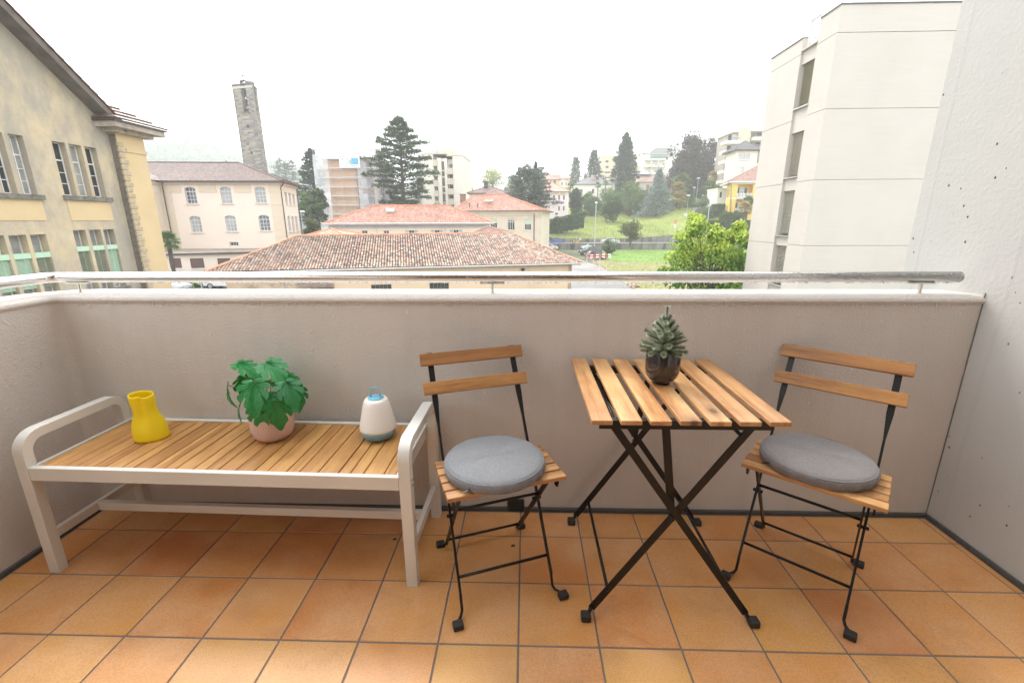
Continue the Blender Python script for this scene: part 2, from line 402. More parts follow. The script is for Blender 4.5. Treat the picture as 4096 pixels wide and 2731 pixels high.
# ================================================================== BENCH
M_alu = mat('taupe_powder_coated_metal', (.68, .66, .62), .42, var=.04, bump=.25, bs=420, bd=.0006)
bench = thing('bench', 'long light grey metal bench with a yellowish slatted wooden top and looped arms', 'bench', (.69, -.05, 0), math.radians(-1.35))
# local frame: centre of the bench, x along, y to the wall
BL, BD, BZ = .70, .213, .440
M_ben = wood('oiled_teak_slats', (.62, .35, .125), (.33, .14, .042), 'Y', .5, knots=False, contrast=.9)
def barm(*a, **k): return MB().bar(*a, **k)
fr = MB()
fr.box((-BL+.041, -BD+.001, BZ-.050), (BL-.041, -BD+.022, BZ)); fr.box((-BL+.041, BD-.022, BZ-.050), (BL-.041, BD-.001, BZ))
fr.box((-BL+.041, -BD+.0225, BZ-.050), (-BL+.054, BD-.0225, BZ+.0005)); fr.box((BL-.054, -BD+.0225, BZ-.050), (BL-.041, BD-.0225, BZ+.0005))
fr.box((-.02, -BD+.023, BZ-.046), (.02, BD-.023, BZ-.022))
obj('seat_frame', fr, M_alu, bench, world=False, bevel=.0015)
for sx in (-1, 1):
    # looped leg and arm: one rounded flat tube from front foot over the arm to the rear foot
    x0 = sx*(BL-.020); r = .058; za = .545; n = 7
    pts = [(-BD+.018, 0), (-BD+.018, za-r)]
    for k in range(1, n+1): a = PI-k*PI/2/n; pts.append((-BD+.018+r+r*math.cos(a), za-r+r*math.sin(a)))
    for k in range(0, n+1): a = PI/2-k*PI/2/n; pts.append((BD-.018-r+r*math.cos(a), za-r+r*math.sin(a)))
    pts.append((BD-.018, 0))
    prf = [(-.0165, -.020), (-.0175, -.0185), (-.0175, .0185), (-.0165, .020), (.0165, .020), (.0175, .0185), (.0175, -.0185), (.0165, -.020)]
    vsl = []; fsl = []; N = len(pts)
    for i, p in enumerate(pts):
        a = np.array(pts[max(i-1, 0)]); b = np.array(pts[min(i+1, N-1)]); t = (b-a)/np.linalg.norm(b-a); nn = np.array((-t[1], t[0]))
        for o1, o2 in prf: q = np.array(p)+nn*o1; vsl.append((x0+o2, q[0], q[1]))
    npf = len(prf)
    for i in range(N-1):
        for k in range(npf): k2 = (k+1) % npf; fsl.append((i*npf+k, i*npf+k2, (i+1)*npf+k2, (i+1)*npf+k))
    fsl += [tuple(range(npf-1, -1, -1)), tuple((N-1)*npf+k for k in range(npf))]
    if sx > 0: pass
    mb = MB(); mb._add(vsl, fsl); o = obj('leg_and_arm', mb, M_alu, bench, world=False)
    o.data.polygons.foreach_set('use_smooth', [True]*len(o.data.polygons))
    es = o.modifiers.new('w', 'EDGE_SPLIT'); es.split_angle = math.radians(30)
    obj('side_stretcher', MB().box((x0-.010, -BD+.036, .128), (x0+.010, BD-.036, .163)), M_alu, bench, world=False, bevel=.0015)
    if sx > 0:
        sc_ = MB()
        for z in (.405, .425): sc_.tube([(x0+.020, -BD+.018, z), (x0+.0235, -BD+.018, z)], .005, 8)
        obj('bolt', sc_, MT.setdefault('bolt', mat('zinc', (.6, .6, .6), .3, metal=1)), bench, world=False)
obj('long_stretcher', MB().box((-BL+.031, -.012, .128), (BL-.031, .012, .1625)), M_alu, bench, world=False, bevel=.0015)
edges = [172, 232, 281, 327, 396, 442, 511, 558, 630, 680, 727, 797, 847, 896, 966, 1039, 1091, 1165, 1215, 1288, 1366, 1412, 1463, 1541, 1587]
e0, e1 = edges[0], edges[-1]
for a, b in zip(edges[:-1], edges[1:]):
    xa = -BL+.0565+(a-e0)/(e1-e0)*(2*BL-.113); xb = -BL+.0565+(b-e0)/(e1-e0)*(2*BL-.113)
    s_ = obj('slat', MB().box((-(xb-xa)/2+.0018, -BD+.0245, -.016), ((xb-xa)/2-.0018, BD-.0245, 0)), M_ben, bench, world=False, bevel=.002)
    s_.location = ((xa+xb)/2, 0, BZ-.003+random.uniform(-.0006, .0006))

# ---- yellow jug
M_yel = mat('yellow_silicone', (.90, .67, .006), .4, var=.03)
jug = thing('vase', 'bright yellow pinched vase standing at the left end of the bench', 'vase', (.285, -.012, BZ-.0025), math.radians(28))
def jugprof(t, inner=0):     # t 0..1 height
    a = .060*(1-t)**1.0+.040*t - .012*math.exp(-((t-.62)/.22)**2) + .004*math.sin(t*PI)
    b = .046*(1-t)+.034*t - .006*math.exp(-((t-.6)/.25)**2)
    if t < .06: k = math.sqrt(max(0., 1-(1-t/.06)**2)); a *= .9+.1*k; b *= .9+.1*k
    return a-inner, b-inner
vsl = []; fsl = []; n = 72; lv = 26
for sgn, inner in ((1, 0), (-1, .0022)):
    for i in range(lv+1):
        t = i/lv; a, b = jugprof(t, inner)
        if inner: t = max(t, .02)
        for k in range(n):
            th = 2*PI*k/n; r = 1.0
            dth = (th-math.radians(285-28)+PI) % (2*PI)-PI
            r -= .62*min(1, max(0, (t-.18)/.75))**1.3*math.exp(-(dth/.30)**2)
            r += .10*max(0, (t-.2))*math.exp(-((abs(dth)-.62)/.28)**2)
            lip = .006*math.cos(th-2.2)*(t**6)
            vsl.append((a*r*math.cos(th)-.006*t, b*r*math.sin(th), t*.188+lip))
for i in range(lv):
    for k in range(n):
        k2 = (k+1) % n; o1 = 0; fsl.append((i*n+k, i*n+k2, (i+1)*n+k2, (i+1)*n+k))
        o1 = (lv+1)*n; fsl.append((o1+i*n+k, o1+(i+1)*n+k, o1+(i+1)*n+k2, o1+i*n+k2))
for k in range(n): k2 = (k+1) % n; fsl.append((lv*n+k, lv*n+k2, (lv+1)*n+lv*n+k2, (lv+1)*n+lv*n+k))
fsl.append(tuple(range(n-1, -1, -1))); fsl.append(tuple((lv+1)*n+k for k in range(n)))
mb = MB(); mb._add(vsl, fsl); obj('vessel', mb, M_yel, jug, smooth=True, world=False)

# ---- lantern
lan = thing('lantern', 'small white table lantern with light blue base and blue carrying loop', 'lantern', (1.186, .018, BZ-.0025))
M_blue = mat('light_blue_plastic', (.20, .50, .68), .45, var=.03); M_blue2 = mat('grey_blue_plastic', (.17, .33, .44), .45, var=.03)
M_lw = mat('opal_white_plastic', (.86, .82, .77), .4, var=.02)
obj('base', MB().lathe([(.030, 0), (.044, .003), (.058, .012), (.067, .028), (.070, .042)], n=40), M_blue2, lan, smooth=True, world=False)
obj('shade', MB().lathe([(.0703, .042), (.0705, .050), (.068, .064), (.060, .100), (.051, .140), (.046, .158), (.040, .166), (.026, .168)], n=40), M_lw, lan, smooth=True, world=False)
obj('cap', MB().lathe([(.030, .167), (.031, .169), (.030, .171), (.0, .172)], n=32, close=False), M_blue, lan, smooth=True, world=False)
hp = [(-.019*math.cos(k*PI/10)*1.0, 0, .192+.019*math.sin(k*PI/10)) for k in range(11)]
obj('handle', MB().tube([(-.019, 0, .168)]+hp+[(.019, 0, .168)], .0028, 8), M_blue, lan, smooth=True, world=False)

# ---- ribbed pink pot + leafy plant
pot = thing('flower_pot', 'pink ribbed flower pot in the middle of the bench', 'pot', (.765, .012, BZ-.0025))
M_pink = mat('pink_ceramic', (.68, .46, .40), .55, var=.05); M_soil = mat('dark_soil', (.03, .024, .02), .95, bump=1, bs=90, bd=.01)
vsl = []; fsl = []; n = 180; pr = [(.040, 0), (.054, .003), (.066, .013), (.0735, .030), (.078, .055), (.080, .085), (.0810, .110), (.0810, .1125), (.0775, .1125), (.076, .10), (.072, .085)]
for i, (r, z) in enumerate(pr):
    for k in range(n):
        rr = r+(.0010*math.cos(k*PI*2/n*60) if 1 < i < 6 else 0); vsl.append((rr*math.cos(2*PI*k/n), rr*math.sin(2*PI*k/n), z))
for i in range(len(pr)-1):
    for k in range(n): k2 = (k+1) % n; fsl.append((i*n+k, i*n+k2, (i+1)*n+k2, (i+1)*n+k))
fsl.append(tuple(range(n-1, -1, -1)))
mb = MB(); mb._add(vsl, fsl); obj('pot_body', mb, M_pink, pot, smooth=True, world=False)
obj('soil', MB().lathe([(.073, .088), (.04, .093), (.0, .094)], n=32, close=False), M_soil, pot, smooth=True, world=False)
plant = thing('houseplant', 'artificial plant with broad split green leaves growing from the pink pot', 'plant', (.765, .012, BZ+.09))
def leafmat(name, c1, c2, rough=.3, translucent=.25):
    m, nt, b = newmat(name); v = coords(nt, 'Object', (1, 1, 1), True)
    c = ramp(nt, noise(nt, v, 28, 3), [(.35, c1), (.65, c2)])
    oi = nt.nodes.new("ShaderNodeObjectInfo"); c = mix(nt, 1, c, ramp(nt, oi.outputs['Random'], [(0, .75), (1, 1.2)]), 'MULTIPLY')
    lk(nt, c, b.inputs['Base Color']); b.inputs['Roughness'].default_value = rough
    tr = nt.nodes.new('ShaderNodeBsdfTranslucent'); lk(nt, mix(nt, 1, c, (1.3, 1.6, .7), 'MULTIPLY'), tr.inputs[0])
    ms = nt.nodes.new('ShaderNodeMixShader'); ms.inputs[0].default_value = translucent
    out = nt.nodes['Material Output']; lk(nt, b.outputs[0], ms.inputs[1]); lk(nt, tr.outputs[0], ms.inputs[2]); lk(nt, ms.outputs[0], out.inputs[0])
    return m
M_mon = leafmat('glossy_split_leaf', (.018, .17, .045), (.05, .34, .11), .33)
M_stem = mat('olive_stem', (.16, .22, .05), .5)
def monstera(size):
    # leaf in local xy, petiole at origin, tip along +x
    mb = MB(); n = 84; outl = []
    for k in range(n+1):
        th = -PI*.93+2*PI*.93*k/n
        r = .56*(1+.55*math.cos(th))*(1-.18*abs(math.sin(th*1.0))**8)
        r = .50+.40*math.cos(th)+.16*abs(math.sin(th))
        r += .30*math.exp(-(th/.22)**2)
        if abs(th) > 2.5: r *= 1.15
        for s0, dp in ((.62, .50), (1.12, .55), (1.68, .50)):
            r *= 1-dp*math.exp(-((abs(th)-s0)/.06)**4)
        outl.append((r*math.cos(th)+.12, r*math.sin(th)*.86))
    def zz(x, y): return -.42*x*x+.10*abs(y)-.15*y*y+.03*math.sin(9*y+4*x)
    vs = [(.0, 0, 0)]; fs = []
    mids = [(x*.55+.04, y*.55) for x, y in outl]
    vs += [(x, y, zz(x, y)) for x, y in mids]; vs += [(x, y, zz(x, y)) for x, y in outl]
    for k in range(n):
        fs.append((0, 1+k, 2+k)); fs.append((1+k, n+2+k, n+3+k, 2+k))
    mb._add([(x*size, y*size, z*size) for x, y, z in vs], fs); return mb
protos = [obj('leaf', monstera(1.0), M_mon, plant, smooth=True, world=False) for _ in range(1)]
# leaf placement: (px, py) of the leaf centre in the photograph, distance offset, azimuth of tip, pitch, size
lf = [(980, 1460, .04, -8, 12, .074), (1085, 1465, .02, -25, 18, .076), (1010, 1560, -.085, -75, 42, .080), (1155, 1550, -.07, -40, 30, .070),
      (905, 1565, .0, 200, 70, .060), (955, 1610, -.02, 205, 50, .062), (1035, 1655, -.09, -80, 70, .066), (1110, 1635, -.085, -65, 62, .072),
      (970, 1520, .07, 150, 55, .066), (1175, 1510, .06, 20, 30, .066), (1205, 1575, .04, -20, 62, .062), (1070, 1520, .08, 60, 20, .06), (1150, 1610, .0, -15, 60, .06),
      (1000, 1600, .05, 180, 60, .06), (1060, 1600, -.02, -90, 45, .066), (1110, 1480, .10, 70, 20, .06)]
for i, (x, y, dy, az, pt, sz) in enumerate(lf):
    p = PY(x, y, .012+dy)-np.array((.765, .012, BZ+.09)); a = math.radians(az)
    if i == 0: o = protos[0]
    else: o = instance(protos[0], 'leaf', plant)
    o.rotation_euler = Matrix(((1, 0, 0), (0, 1, 0), (0, 0, 1))).to_euler()
    R_ = Matrix.Rotation(a, 3, 'Z') @ Matrix.Rotation(math.radians(pt), 3, 'Y') @ Matrix.Rotation(random.uniform(-.3, .3), 3, 'X')
    o.rotation_euler = R_.to_euler(); base = Vector(p)-R_ @ Vector((sz*.45, 0, 0)); o.location = base; o.scale = (sz*1.15,)*3
    b0 = np.array((random.uniform(-.02, .02), random.uniform(-.02, .02), 0)); mid = (b0+np.array(base))/2+np.array((0, 0, .03)); mid[0] *= .7; mid[1] *= .7
    q = [b0*(1-t)**2+2*t*(1-t)*mid+np.array(base)*t*t for t in np.linspace(0, 1, 7)]
    obj('stem', MB().tube(q, .0018, 6), M_stem, plant, smooth=True, world=False)

# ================================================================== CHAIRS AND TABLE
M_blk = mat('black_powder_coat', (.007, .007, .0075), .38, var=.1, spec=.35)
M_rub = mat('black_rubber', (.02, .02, .02), .6)
M_ac = wood('stained_acacia', (.64, .37, .155), (.24, .09, .03), 'X', .38)
M_ac2 = wood('stained_acacia_backrest', (.50, .245, .08), (.19, .075, .024), 'X', .38, knots=False)
M_act = wood('stained_acacia_table', (.72, .46, .225), (.36, .13, .036), 'Y', .33)
def make_chair(loc, rz, label):
    t = thing('folding_chair', label, 'chair', loc, rz, 'folding bistro chairs either side of the table')
    px_ = .163; ux = np.array((1., 0, 0)); bk = lambda z: .02+.61*z          # y of the long bar at height z
    for s in (-1, 1):
        x = s*px_
        mb = MB()
        # wide flat upper part, twist, then slender bar down to the front foot
        mb.bar((x, bk(.615), .615), (x, bk(.785), .785), .021, .005, up=(0, 1, -.6))
        for k in range(6):
            z0, z1 = .615-k*.011, .615-(k+1)*.011; w = .021-.0115*(k+1)/6; a = k/6*PI/2
            mb.bar((x, bk(z1), z1), (x, bk(z0), z0), w, .006+.006*k/6, up=(0, 1, -.6))
        mb.bar((x, bk(.062), .062), (x, bk(.55), .55), .0075, .013, up=(0, 1, -.6))
        mb.tube([(x, bk(.066), .066), (x, .045, .022), (x+s*.006, .036, .012), (x+s*.016, .022, .012)], .0048, 8)
        leg = obj('leg', mb, M_blk, t, world=False)
        f = MB().box((x+s*.006 if s > 0 else x-.040, -.010, 0), (x+.040 if s > 0 else x-.006, .018, .022))
        obj('rubber_foot', f, M_rub, leg, world=False, bevel=.004, seg=2)
        mb = MB(); xr = s*(px_-.012)
        mb.bar((xr, .375, .030), (xr, .075, .428), .006, .018, up=(0, 1, .7))
        mb.tube([(xr, .375, .034), (xr, .392, .014), (xr+s*.012, .398, .011)], .0055, 8)
        leg = obj('leg', mb, M_blk, t, world=False)
        f = MB().box((xr+s*.004 if s > 0 else xr-.038, .386, 0), (xr+.038 if s > 0 else xr-.004, .412, .021))
        obj('rubber_foot', f, M_rub, leg, world=False, bevel=.004, seg=2)
        obj('pivot_bolt', MB().tube([(s*(px_-.02), .193, .283), (s*(px_+.012), .193, .283)], .006, 10), M_blk, t, world=False)
        fr_ = MB().box((s*.175-.003, .045, .424), (s*.175+.003, .285, .436)); fr_.box((s*.175-.003, .050, .412), (s*.175+.003, .068, .424))
        obj('seat_rail', fr_, M_blk, t, world=False)
    for (y, z, w) in ((bk(.115), .115, px_), (.372, .045, px_-.012), (.152, .330, px_-.012), (bk(.44), .425, px_)):
        obj('stretcher', MB().tube([(-w, y, z), (w, y, z)], .0052, 10), M_blk, t, world=False, smooth=True)
    for k in range(5):
        s_ = obj('seat_slat', MB().box((-.200, -.0205, -.0075), (.200, .0205, .0075)), M_ac, t, world=False, bevel=.0025, seg=2)
        s_.location = (random.uniform(-.001, .001)+.004, .062+k*.0478, .4445)
    for zt in (.789, .695):
        zc = zt-.023; s_ = obj('back_slat', MB().box((-.202, -.0065, -.0235), (.202, .0065, .0235)), M_ac2, t, world=False, bevel=.002, seg=2)
        s_.location = (0, bk(zc)-.012, zc); s_.rotation_euler = (math.radians(-31), 0, 0)
    return t
ch1 = make_chair((1.730, -.3815, 0), math.radians(20.5), 'wooden slatted folding chair between the bench and the table')
ch2 = copy_thing(ch1, (2.645, -.330, 0), math.radians(-40), 'wooden slatted folding chair at the right of the table by the concrete wall')
def cushion(loc, rz, label, colr, tilt=(0, 0), sx=1.0):
    t = thing('seat_cushion', label, 'cushion', loc, rz, 'round grey seat cushions')
    m, nt, b = newmat('grey_woven_fabric'); v = coords(nt, 'Object')
    wv = nt.nodes.new("ShaderNodeTexWave"); wv.inputs['Scale'].default_value = 260; wv.bands_direction = 'DIAGONAL'; lk(nt, v, wv.inputs['Vector'])
    c = ramp(nt, noise(nt, v, 180, 3, .7), [(.3, tuple(x*.75 for x in colr)), (.7, tuple(x*1.25 for x in colr))])
    c = mix(nt, ramp(nt, noise(nt, v, 9, 3), [(.45, 0), (.7, .25)]), c, tuple(x*.8 for x in colr))
    lk(nt, c, b.inputs['Base Color']); b.inputs['Roughness'].default_value = .9; b.inputs['Sheen Weight'].default_value = .2
    bumpn(nt, b, wv.outputs['Fac'], .35, .0008)
    R0 = .172; n = 96; pr = [(.155, .0), (.168, .004), (R0, .013), (R0+.001, .024), (R0-.003, .031), (R0-.010, .0365), (.150, .041), (.11, .045), (.06, .047), (.015, .0475)]
    vsl = []; fsl = []
    for i, (r, z) in enumerate(pr):
        for k in range(n):
            th = 2*PI*k/n; w = (.0034*math.sin(th*23+1.3*math.sin(th*5))*(1 if i in (1, 2, 3) else 0))*max(0, math.cos(th+1.0))
            vsl.append(((r+w)*math.cos(th)*sx, (r+w)*math.sin(th), z+(.0020*math.sin(3*th+1)+.0012*math.sin(7*th))*(i/9)-(.003*math.exp(-((r*math.cos(th)-.03)**2+(r*math.sin(th)+.02)**2)/.003) if i > 5 else 0)))
    for i in range(len(pr)-1):
        for k in range(n): k2 = (k+1) % n; fsl.append((i*n+k, i*n+k2, (i+1)*n+k2, (i+1)*n+k))
    fsl.append(tuple(range(n-1, -1, -1))); fsl.append(tuple((len(pr)-1)*n+k for k in range(n)))
    mb = MB(); mb._add(vsl, fsl); obj('pad', mb, m, t, smooth=True, world=False)
    ring = lambda r, z: [(r*math.cos(2*PI*k/64)*sx, r*math.sin(2*PI*k/64), z) for k in range(65)]
    obj('piping', MB().tube(ring(R0-.0045, .0325), .0016, 6, False), m, t, smooth=True, world=False)
    obj('piping', MB().tube(ring(R0-.003, .0045), .0016, 6, False), m, t, smooth=True, world=False)
    st_ = MB()
    for k in range(150):
        a = 2*PI*k/150; a2 = a+.025; r = R0-.0125; st_.bar((r*math.cos(a)*sx, r*math.sin(a), .0378), (r*math.cos(a2)*sx, r*math.sin(a2), .0378), .0011, .0011)
    so = obj('stitching', st_, mat('pale_thread', (.28, .28, .29), .8), t, world=False, kind='stuff')
    a = math.radians(228); z_ = MB().bar((R0*math.cos(a), R0*math.sin(a), .016), ((R0+.018)*math.cos(a-.08), (R0+.018)*math.sin(a-.08), .010), .006, .002)
    obj('zip_pull', z_, M_blk, t, world=False)
    t.rotation_euler = (tilt[0], tilt[1], rz); return t
cushion((1.664, -.222, .453), math.radians(20), 'round grey seat cushion on the chair next to the bench', (.20, .205, .22))
cushion((2.772, -.178, .453), math.radians(-40), 'round brownish grey seat cushion on the chair at the right wall', (.20, .185, .185), tilt=(.0, .0))
# ---- table
tb = thing('folding_table', 'square slatted wooden bistro table with crossed black metal legs', 'table', (2.23, -.14, 0))
TZ = .7255; X0, X1, Y0, Y1 = 1.955, 2.512, -.430, .160
L_ = lambda *p: tuple(a-b for a, b in zip(p, (2.23, -.14, 0)))
M_ts = M_act
for k in range(7):
    xc = X0+.0302+k*(X1-X0-.0604)/6
    o = obj('table_slat', MB().box((-.0300, Y0+.135-.14-.0, -.0150), (.0300, 0, 0)), M_ts, tb, world=False) if False else None
    mb = MB().box((-.0301, -(Y1-Y0)/2, -.0145), (.0301, (Y1-Y0)/2, 0))
    o = obj('table_slat', mb, M_ts, tb, world=False, bevel=.0028, seg=2); o.location = (xc-2.23, (Y0+Y1)/2+.14, TZ+random.uniform(-.0005, .0005))
for y in (-.395, .100):
    mb = MB().obox(L_(X0+.028, y-.0015, TZ-.0415), (X1-X0-.056, 0, 0), (0, .003, 0), (0, 0, .0265)); mb.obox(L_(X0+.028, y+.0016, TZ-.0180), (X1-X0-.056, 0, 0), (0, .02, 0), (0, 0, .0028))
    obj('rail', mb, M_blk, tb, world=False)
def leg(ax, y, bx, zt, off, s, lean=0):
    a = np.array(L_(ax, y+off, .028)); b = np.array(L_(bx, y+off, zt))
    mb = MB().bar(a, b, .005, .023, up=(1, 0, .8))
    mb.tube([a+(0, 0, .004), a+(-s*.010, -.008, -.014), a+(-s*.016, -.014, -.015)], .007, 8)
    lg = obj('leg', mb, M_blk, tb, world=False)
    f = a+np.array((-s*.020, -.018, -.028))
    obj('rubber_foot', MB().box(tuple(f-(.016, .016, 0)), tuple(f+(.016, .016, .025))), M_rub, lg, world=False, bevel=.005, seg=2)
FX = (1.990, 2.490)
for y, cy in ((-.385, -1), (.108, 1)):
    leg(FX[0], y, 2.437, .700, -.004*cy, 1); leg(FX[1], y, 2.020, .700, .004*cy, -1)
    obj('pivot_bolt', MB().tube([L_(2.222, y-.012, .383), L_(2.222, y+.012, .383)], .007, 10), M_blk, tb, world=False)
    obj('support_bar', MB().bar(L_(2.222, y+.012, .40), L_(2.18 if cy < 0 else 2.27, y+.012, .700), .004, .024, up=(1, 0, 0)), M_blk, tb, world=False)
for x, z in ((2.04, .105), (2.425, .125)):
    obj('stretcher', MB().tube([L_(x, -.385, z), L_(x, .108, z)], .0055, 8), M_blk, tb, smooth=True, world=False)
obj('stretcher', MB().tube([L_(2.40, -.385, .66), L_(2.40, .108, .66)], .0055, 8), M_blk, tb, smooth=True, world=False)
obj('stretcher', MB().tube([L_(2.05, -.385, .66), L_(2.05, .108, .66)], .0055, 8), M_blk, tb, smooth=True, world=False)
# ---- small fir in black pot
TP = (2.238, -.118, TZ+.0006)
bp = thing('flower_pot', 'glossy black faceted pot on the slatted table', 'pot', TP)
M_bc = mat('glossy_black_ceramic', (.03, .027, .026), .08, var=.1, spec=.7)
vsl = []; fsl = []; n = 20; pr = [(.030, 0), (.030, .006), (.031, .008), (.043, .016), (.052, .029), (.0565, .046), (.0575, .070), (.0575, .114), (.0570, .1155), (.0545, .1155), (.052, .10)]
obj('pot_body', MB().lathe(pr, n=40), M_bc, bp, smooth=True, world=False)
fac = MB()
obj('soil', MB().lathe([(.0535, .100), (.0, .104)], n=24, close=False), M_soil, bp, world=False)
fir = thing('fir_sapling', 'small frosted artificial fir tree in the black pot', 'plant', (TP[0], TP[1], TP[2]+.10))
def needlemat():
    m, nt, b = newmat('frosted_needles'); at = nt.nodes.new('ShaderNodeAttribute'); at.attribute_name = 'tip'
    c = mix(nt, at.outputs['Fac'], (.05, .095, .03), (.40, .46, .32)); lk(nt, c, b.inputs['Base Color']); b.inputs['Roughness'].default_value = .6; return m
M_ndl = needlemat(); M_twig = mat('brown_twig', (.06, .05, .03), .8)
def twig(p0, p1, nn, L):
    p0, p1 = np.array(p0, float), np.array(p1, float); d = (p1-p0); ln = np.linalg.norm(d); d /= ln
    a = np.cross(d, (.3, .2, 1.)); a /= np.linalg.norm(a); b = np.cross(d, a); V = []; Fq = []; T = []
    for k in range(nn):
        t = random.random()**.85; th = random.uniform(0, 2*PI); o = p0+d*ln*t; r = a*math.cos(th)+b*math.sin(th)
        q = o+(r*.92+d*.45)*L*random.uniform(.7, 1.1); s = np.cross(r, d)*.00055
        i = len(V); V += [o-s, o+s, q+s*.6, q-s*.6]; Fq.append((i, i+1, i+2, i+3)); T += [0, 0, 1, 1]
    me_o = npobj('branch', V, Fq, M_ndl, fir)
    me_o.data.transform(Matrix.Translation(Vector(ORG[fir.name])))  # built local
    at = me_o.data.attributes.new('tip', 'FLOAT', 'POINT'); at.data.foreach_set('value', T)
    obj('stem', MB().tube([p0, p1], [.0022, .0012], 6), M_twig, me_o, world=False)
H_ = .252
twig((0, 0, .085), (0, 0, .166), 560, .0125)
obj('stem', MB().tube([(0, 0, -.005), (0, 0, .13)], [.006, .003], 8), M_twig, fir, world=False)
for i, (zb, nb, L, el) in enumerate(((.012, 10, .086, 4), (.026, 10, .086, 17), (.044, 9, .080, 28), (.062, 7, .068, 40), (.082, 5, .054, 50), (.100, 3, .044, 64))):
    for k in range(nb):
        az = 2*PI*(k+.37*i)/nb+random.uniform(-.15, .15); e = math.radians(el+random.uniform(-6, 8)); l = L*random.uniform(.80, 1.0)
        twig((0, 0, zb), (l*math.cos(az)*math.cos(e), l*math.sin(az)*math.cos(e), zb+l*math.sin(e)), 430, .0115)
# ---- crumbs on the floor
M_dry = mat('dry_leaf', (.035, .03, .015), .8)
for (x, y, lab) in ((1579, 2157, 'tiny dark leaf on the tile in front of the bench'), (2685, 2070, 'small brown seed on the floor under the table'), (2052, 2183, 'tiny dark twig on the tile under the left chair')):
    p = PZ(x, y, 0); mb = MB(); mb.lathe([(.001, 0), (.006, .001), (.007, .002), (.004, .0035), (.0, .004)], n=9, sx=1.3, sy=.8, close=False)
    o = obj('debris', mb, M_dry, None, world=False); o.location = (p[0], p[1], .0008); o.rotation_euler = (0, 0, random.random()*3); tag(o, lab, 'debris')
p = PZ(2773, 2100, 0)
o = obj('paper_tag', MB().box((-.022, -.009, 0), (.022, .009, .0012)), mat('pale_paper', (.45, .36, .25), .8), None, world=False); o.location = (p[0], p[1], .001); o.rotation_euler = (0, 0, .15); tag(o, 'small brown paper tag lying by the rear table foot', 'tag')
# ================================================================== GROUND, ROADS, HILL
def uvmap(o, fn):
    me = o.data; uv = me.uv_layers.new(name='UVMap')
    for l in me.loops: uv.data[l.index].uv = fn(me.vertices[l.vertex_index].co)
def smooth01(t): t = max(0., min(1., t)); return t*t*(3-2*t)
PRF = [(0, G), (110, G), (112, -4.45), (123, -4.4), (123.5, -3.65), (140, -1.3), (150, .4), (158, 1.7), (166, 2.5), (180, 4.5), (200, 9.5), (230, 14), (260, 19), (320, 24), (420, 27), (560, 28)]
PRR = [(0, G), (110, G), (112, -4.45), (121, -4.4), (122, -2.6), (124, -.6), (127, .9), (132, 1.5), (145, 2.8), (160, 5), (180, 8), (200, 12), (230, 16), (260, 20), (320, 25), (420, 28), (560, 29)]
def interp(P, y):
    for (a, za), (b, zb) in zip(P[:-1], P[1:]):
        if a <= y <= b: return za+(zb-za)*(y-a)/(b-a)
    return P[-1][1]
def hill_z(x, y):
    zc = interp(PRF, y); zr = interp(PRR, y); t = smooth01((x-44)/9)
    z = zc*(1-t)+zr*t
    yy = max(0, y-160); l = smooth01((x+4-yy*.10)/(10+yy*.22)) if y > 123.2 else 1
    if y > 123.2: z = G+.6+(z-G-.6)*l
    return z
def grassmat(name, c1, c2, c3=None, dist=1.):
    m, nt, b = newmat(name); v = coords(nt, 'Object')
    n1 = noise(nt, v, .12, 5, .6); n2 = noise(nt, v, 1.6, 5, .7)
    c = ramp(nt, n1, [(.35, c1), (.65, c2)])
    c = mix(nt, .7, c, ramp(nt, n2, [(.3, .62), (.7, 1.3)]), 'MULTIPLY')
    if c3: c = mix(nt, ramp(nt, noise(nt, v, .22, 6, .65), [(.52, 0), (.66, .8)]), c, c3)
    lk(nt, c, b.inputs['Base Color']); b.inputs['Roughness'].default_value = .9; b.inputs['Specular IOR Level'].default_value = .1
    bumpn(nt, b, n2, .8, .15); return m
M_gr1 = grassmat('lawn_grass', (.18, .225, .055), (.25, .29, .08), (.31, .32, .12))
M_gr2 = grassmat('fresh_grass', (.14, .235, .05), (.18, .29, .07), (.22, .30, .09))
M_gr3 = grassmat('patchy_grass', (.26, .22, .12), (.21, .24, .08), (.34, .26, .17))
M_asph = mat('wet_asphalt', (.11, .11, .115), .45, var=.2, vs=.4, bump=.2, bs=40, bd=.01)
M_grav = mat('pale_wet_gravel', (.21, .205, .195), .55, var=.2, vs=.3, bump=.5, bs=14, bd=.02, col2=(.14, .135, .125), c2pos=(.5, .62))
gnd = struct(obj('ground', MB().box((-1300, -60, G-.5), (1300, 1500, G)), grassmat('distant_ground', (.12, .14, .08), (.16, .17, .10))))
gy = [(-90, 60)]
def flat(name, pts, z, m):
    return struct(obj(name, MB().prism([(x, y, z-.003) for x, y in pts], (0, 0, .003)), m))
flat('car_park', [(-1, 20), (12.5, 20), (13.5, 70), (8, 118), (-2, 124), (-16, 124), (-12, 70)], G+.008, M_grav)
flat('yard', [(-60, 14), (-1, 14), (-12, 70), (-16, 110), (-60, 110)], G+.004, mat('grey_yard_asphalt', (.16, .16, .16), .6, vs=.3))
flat('patchy_field', [(13, 22), (60, 22), (60, 82), (14.2, 82)], G+.012, M_gr3)
flat('green_field', [(17, 78), (90, 78), (90, 111), (16, 111)], G+.016, M_gr2)
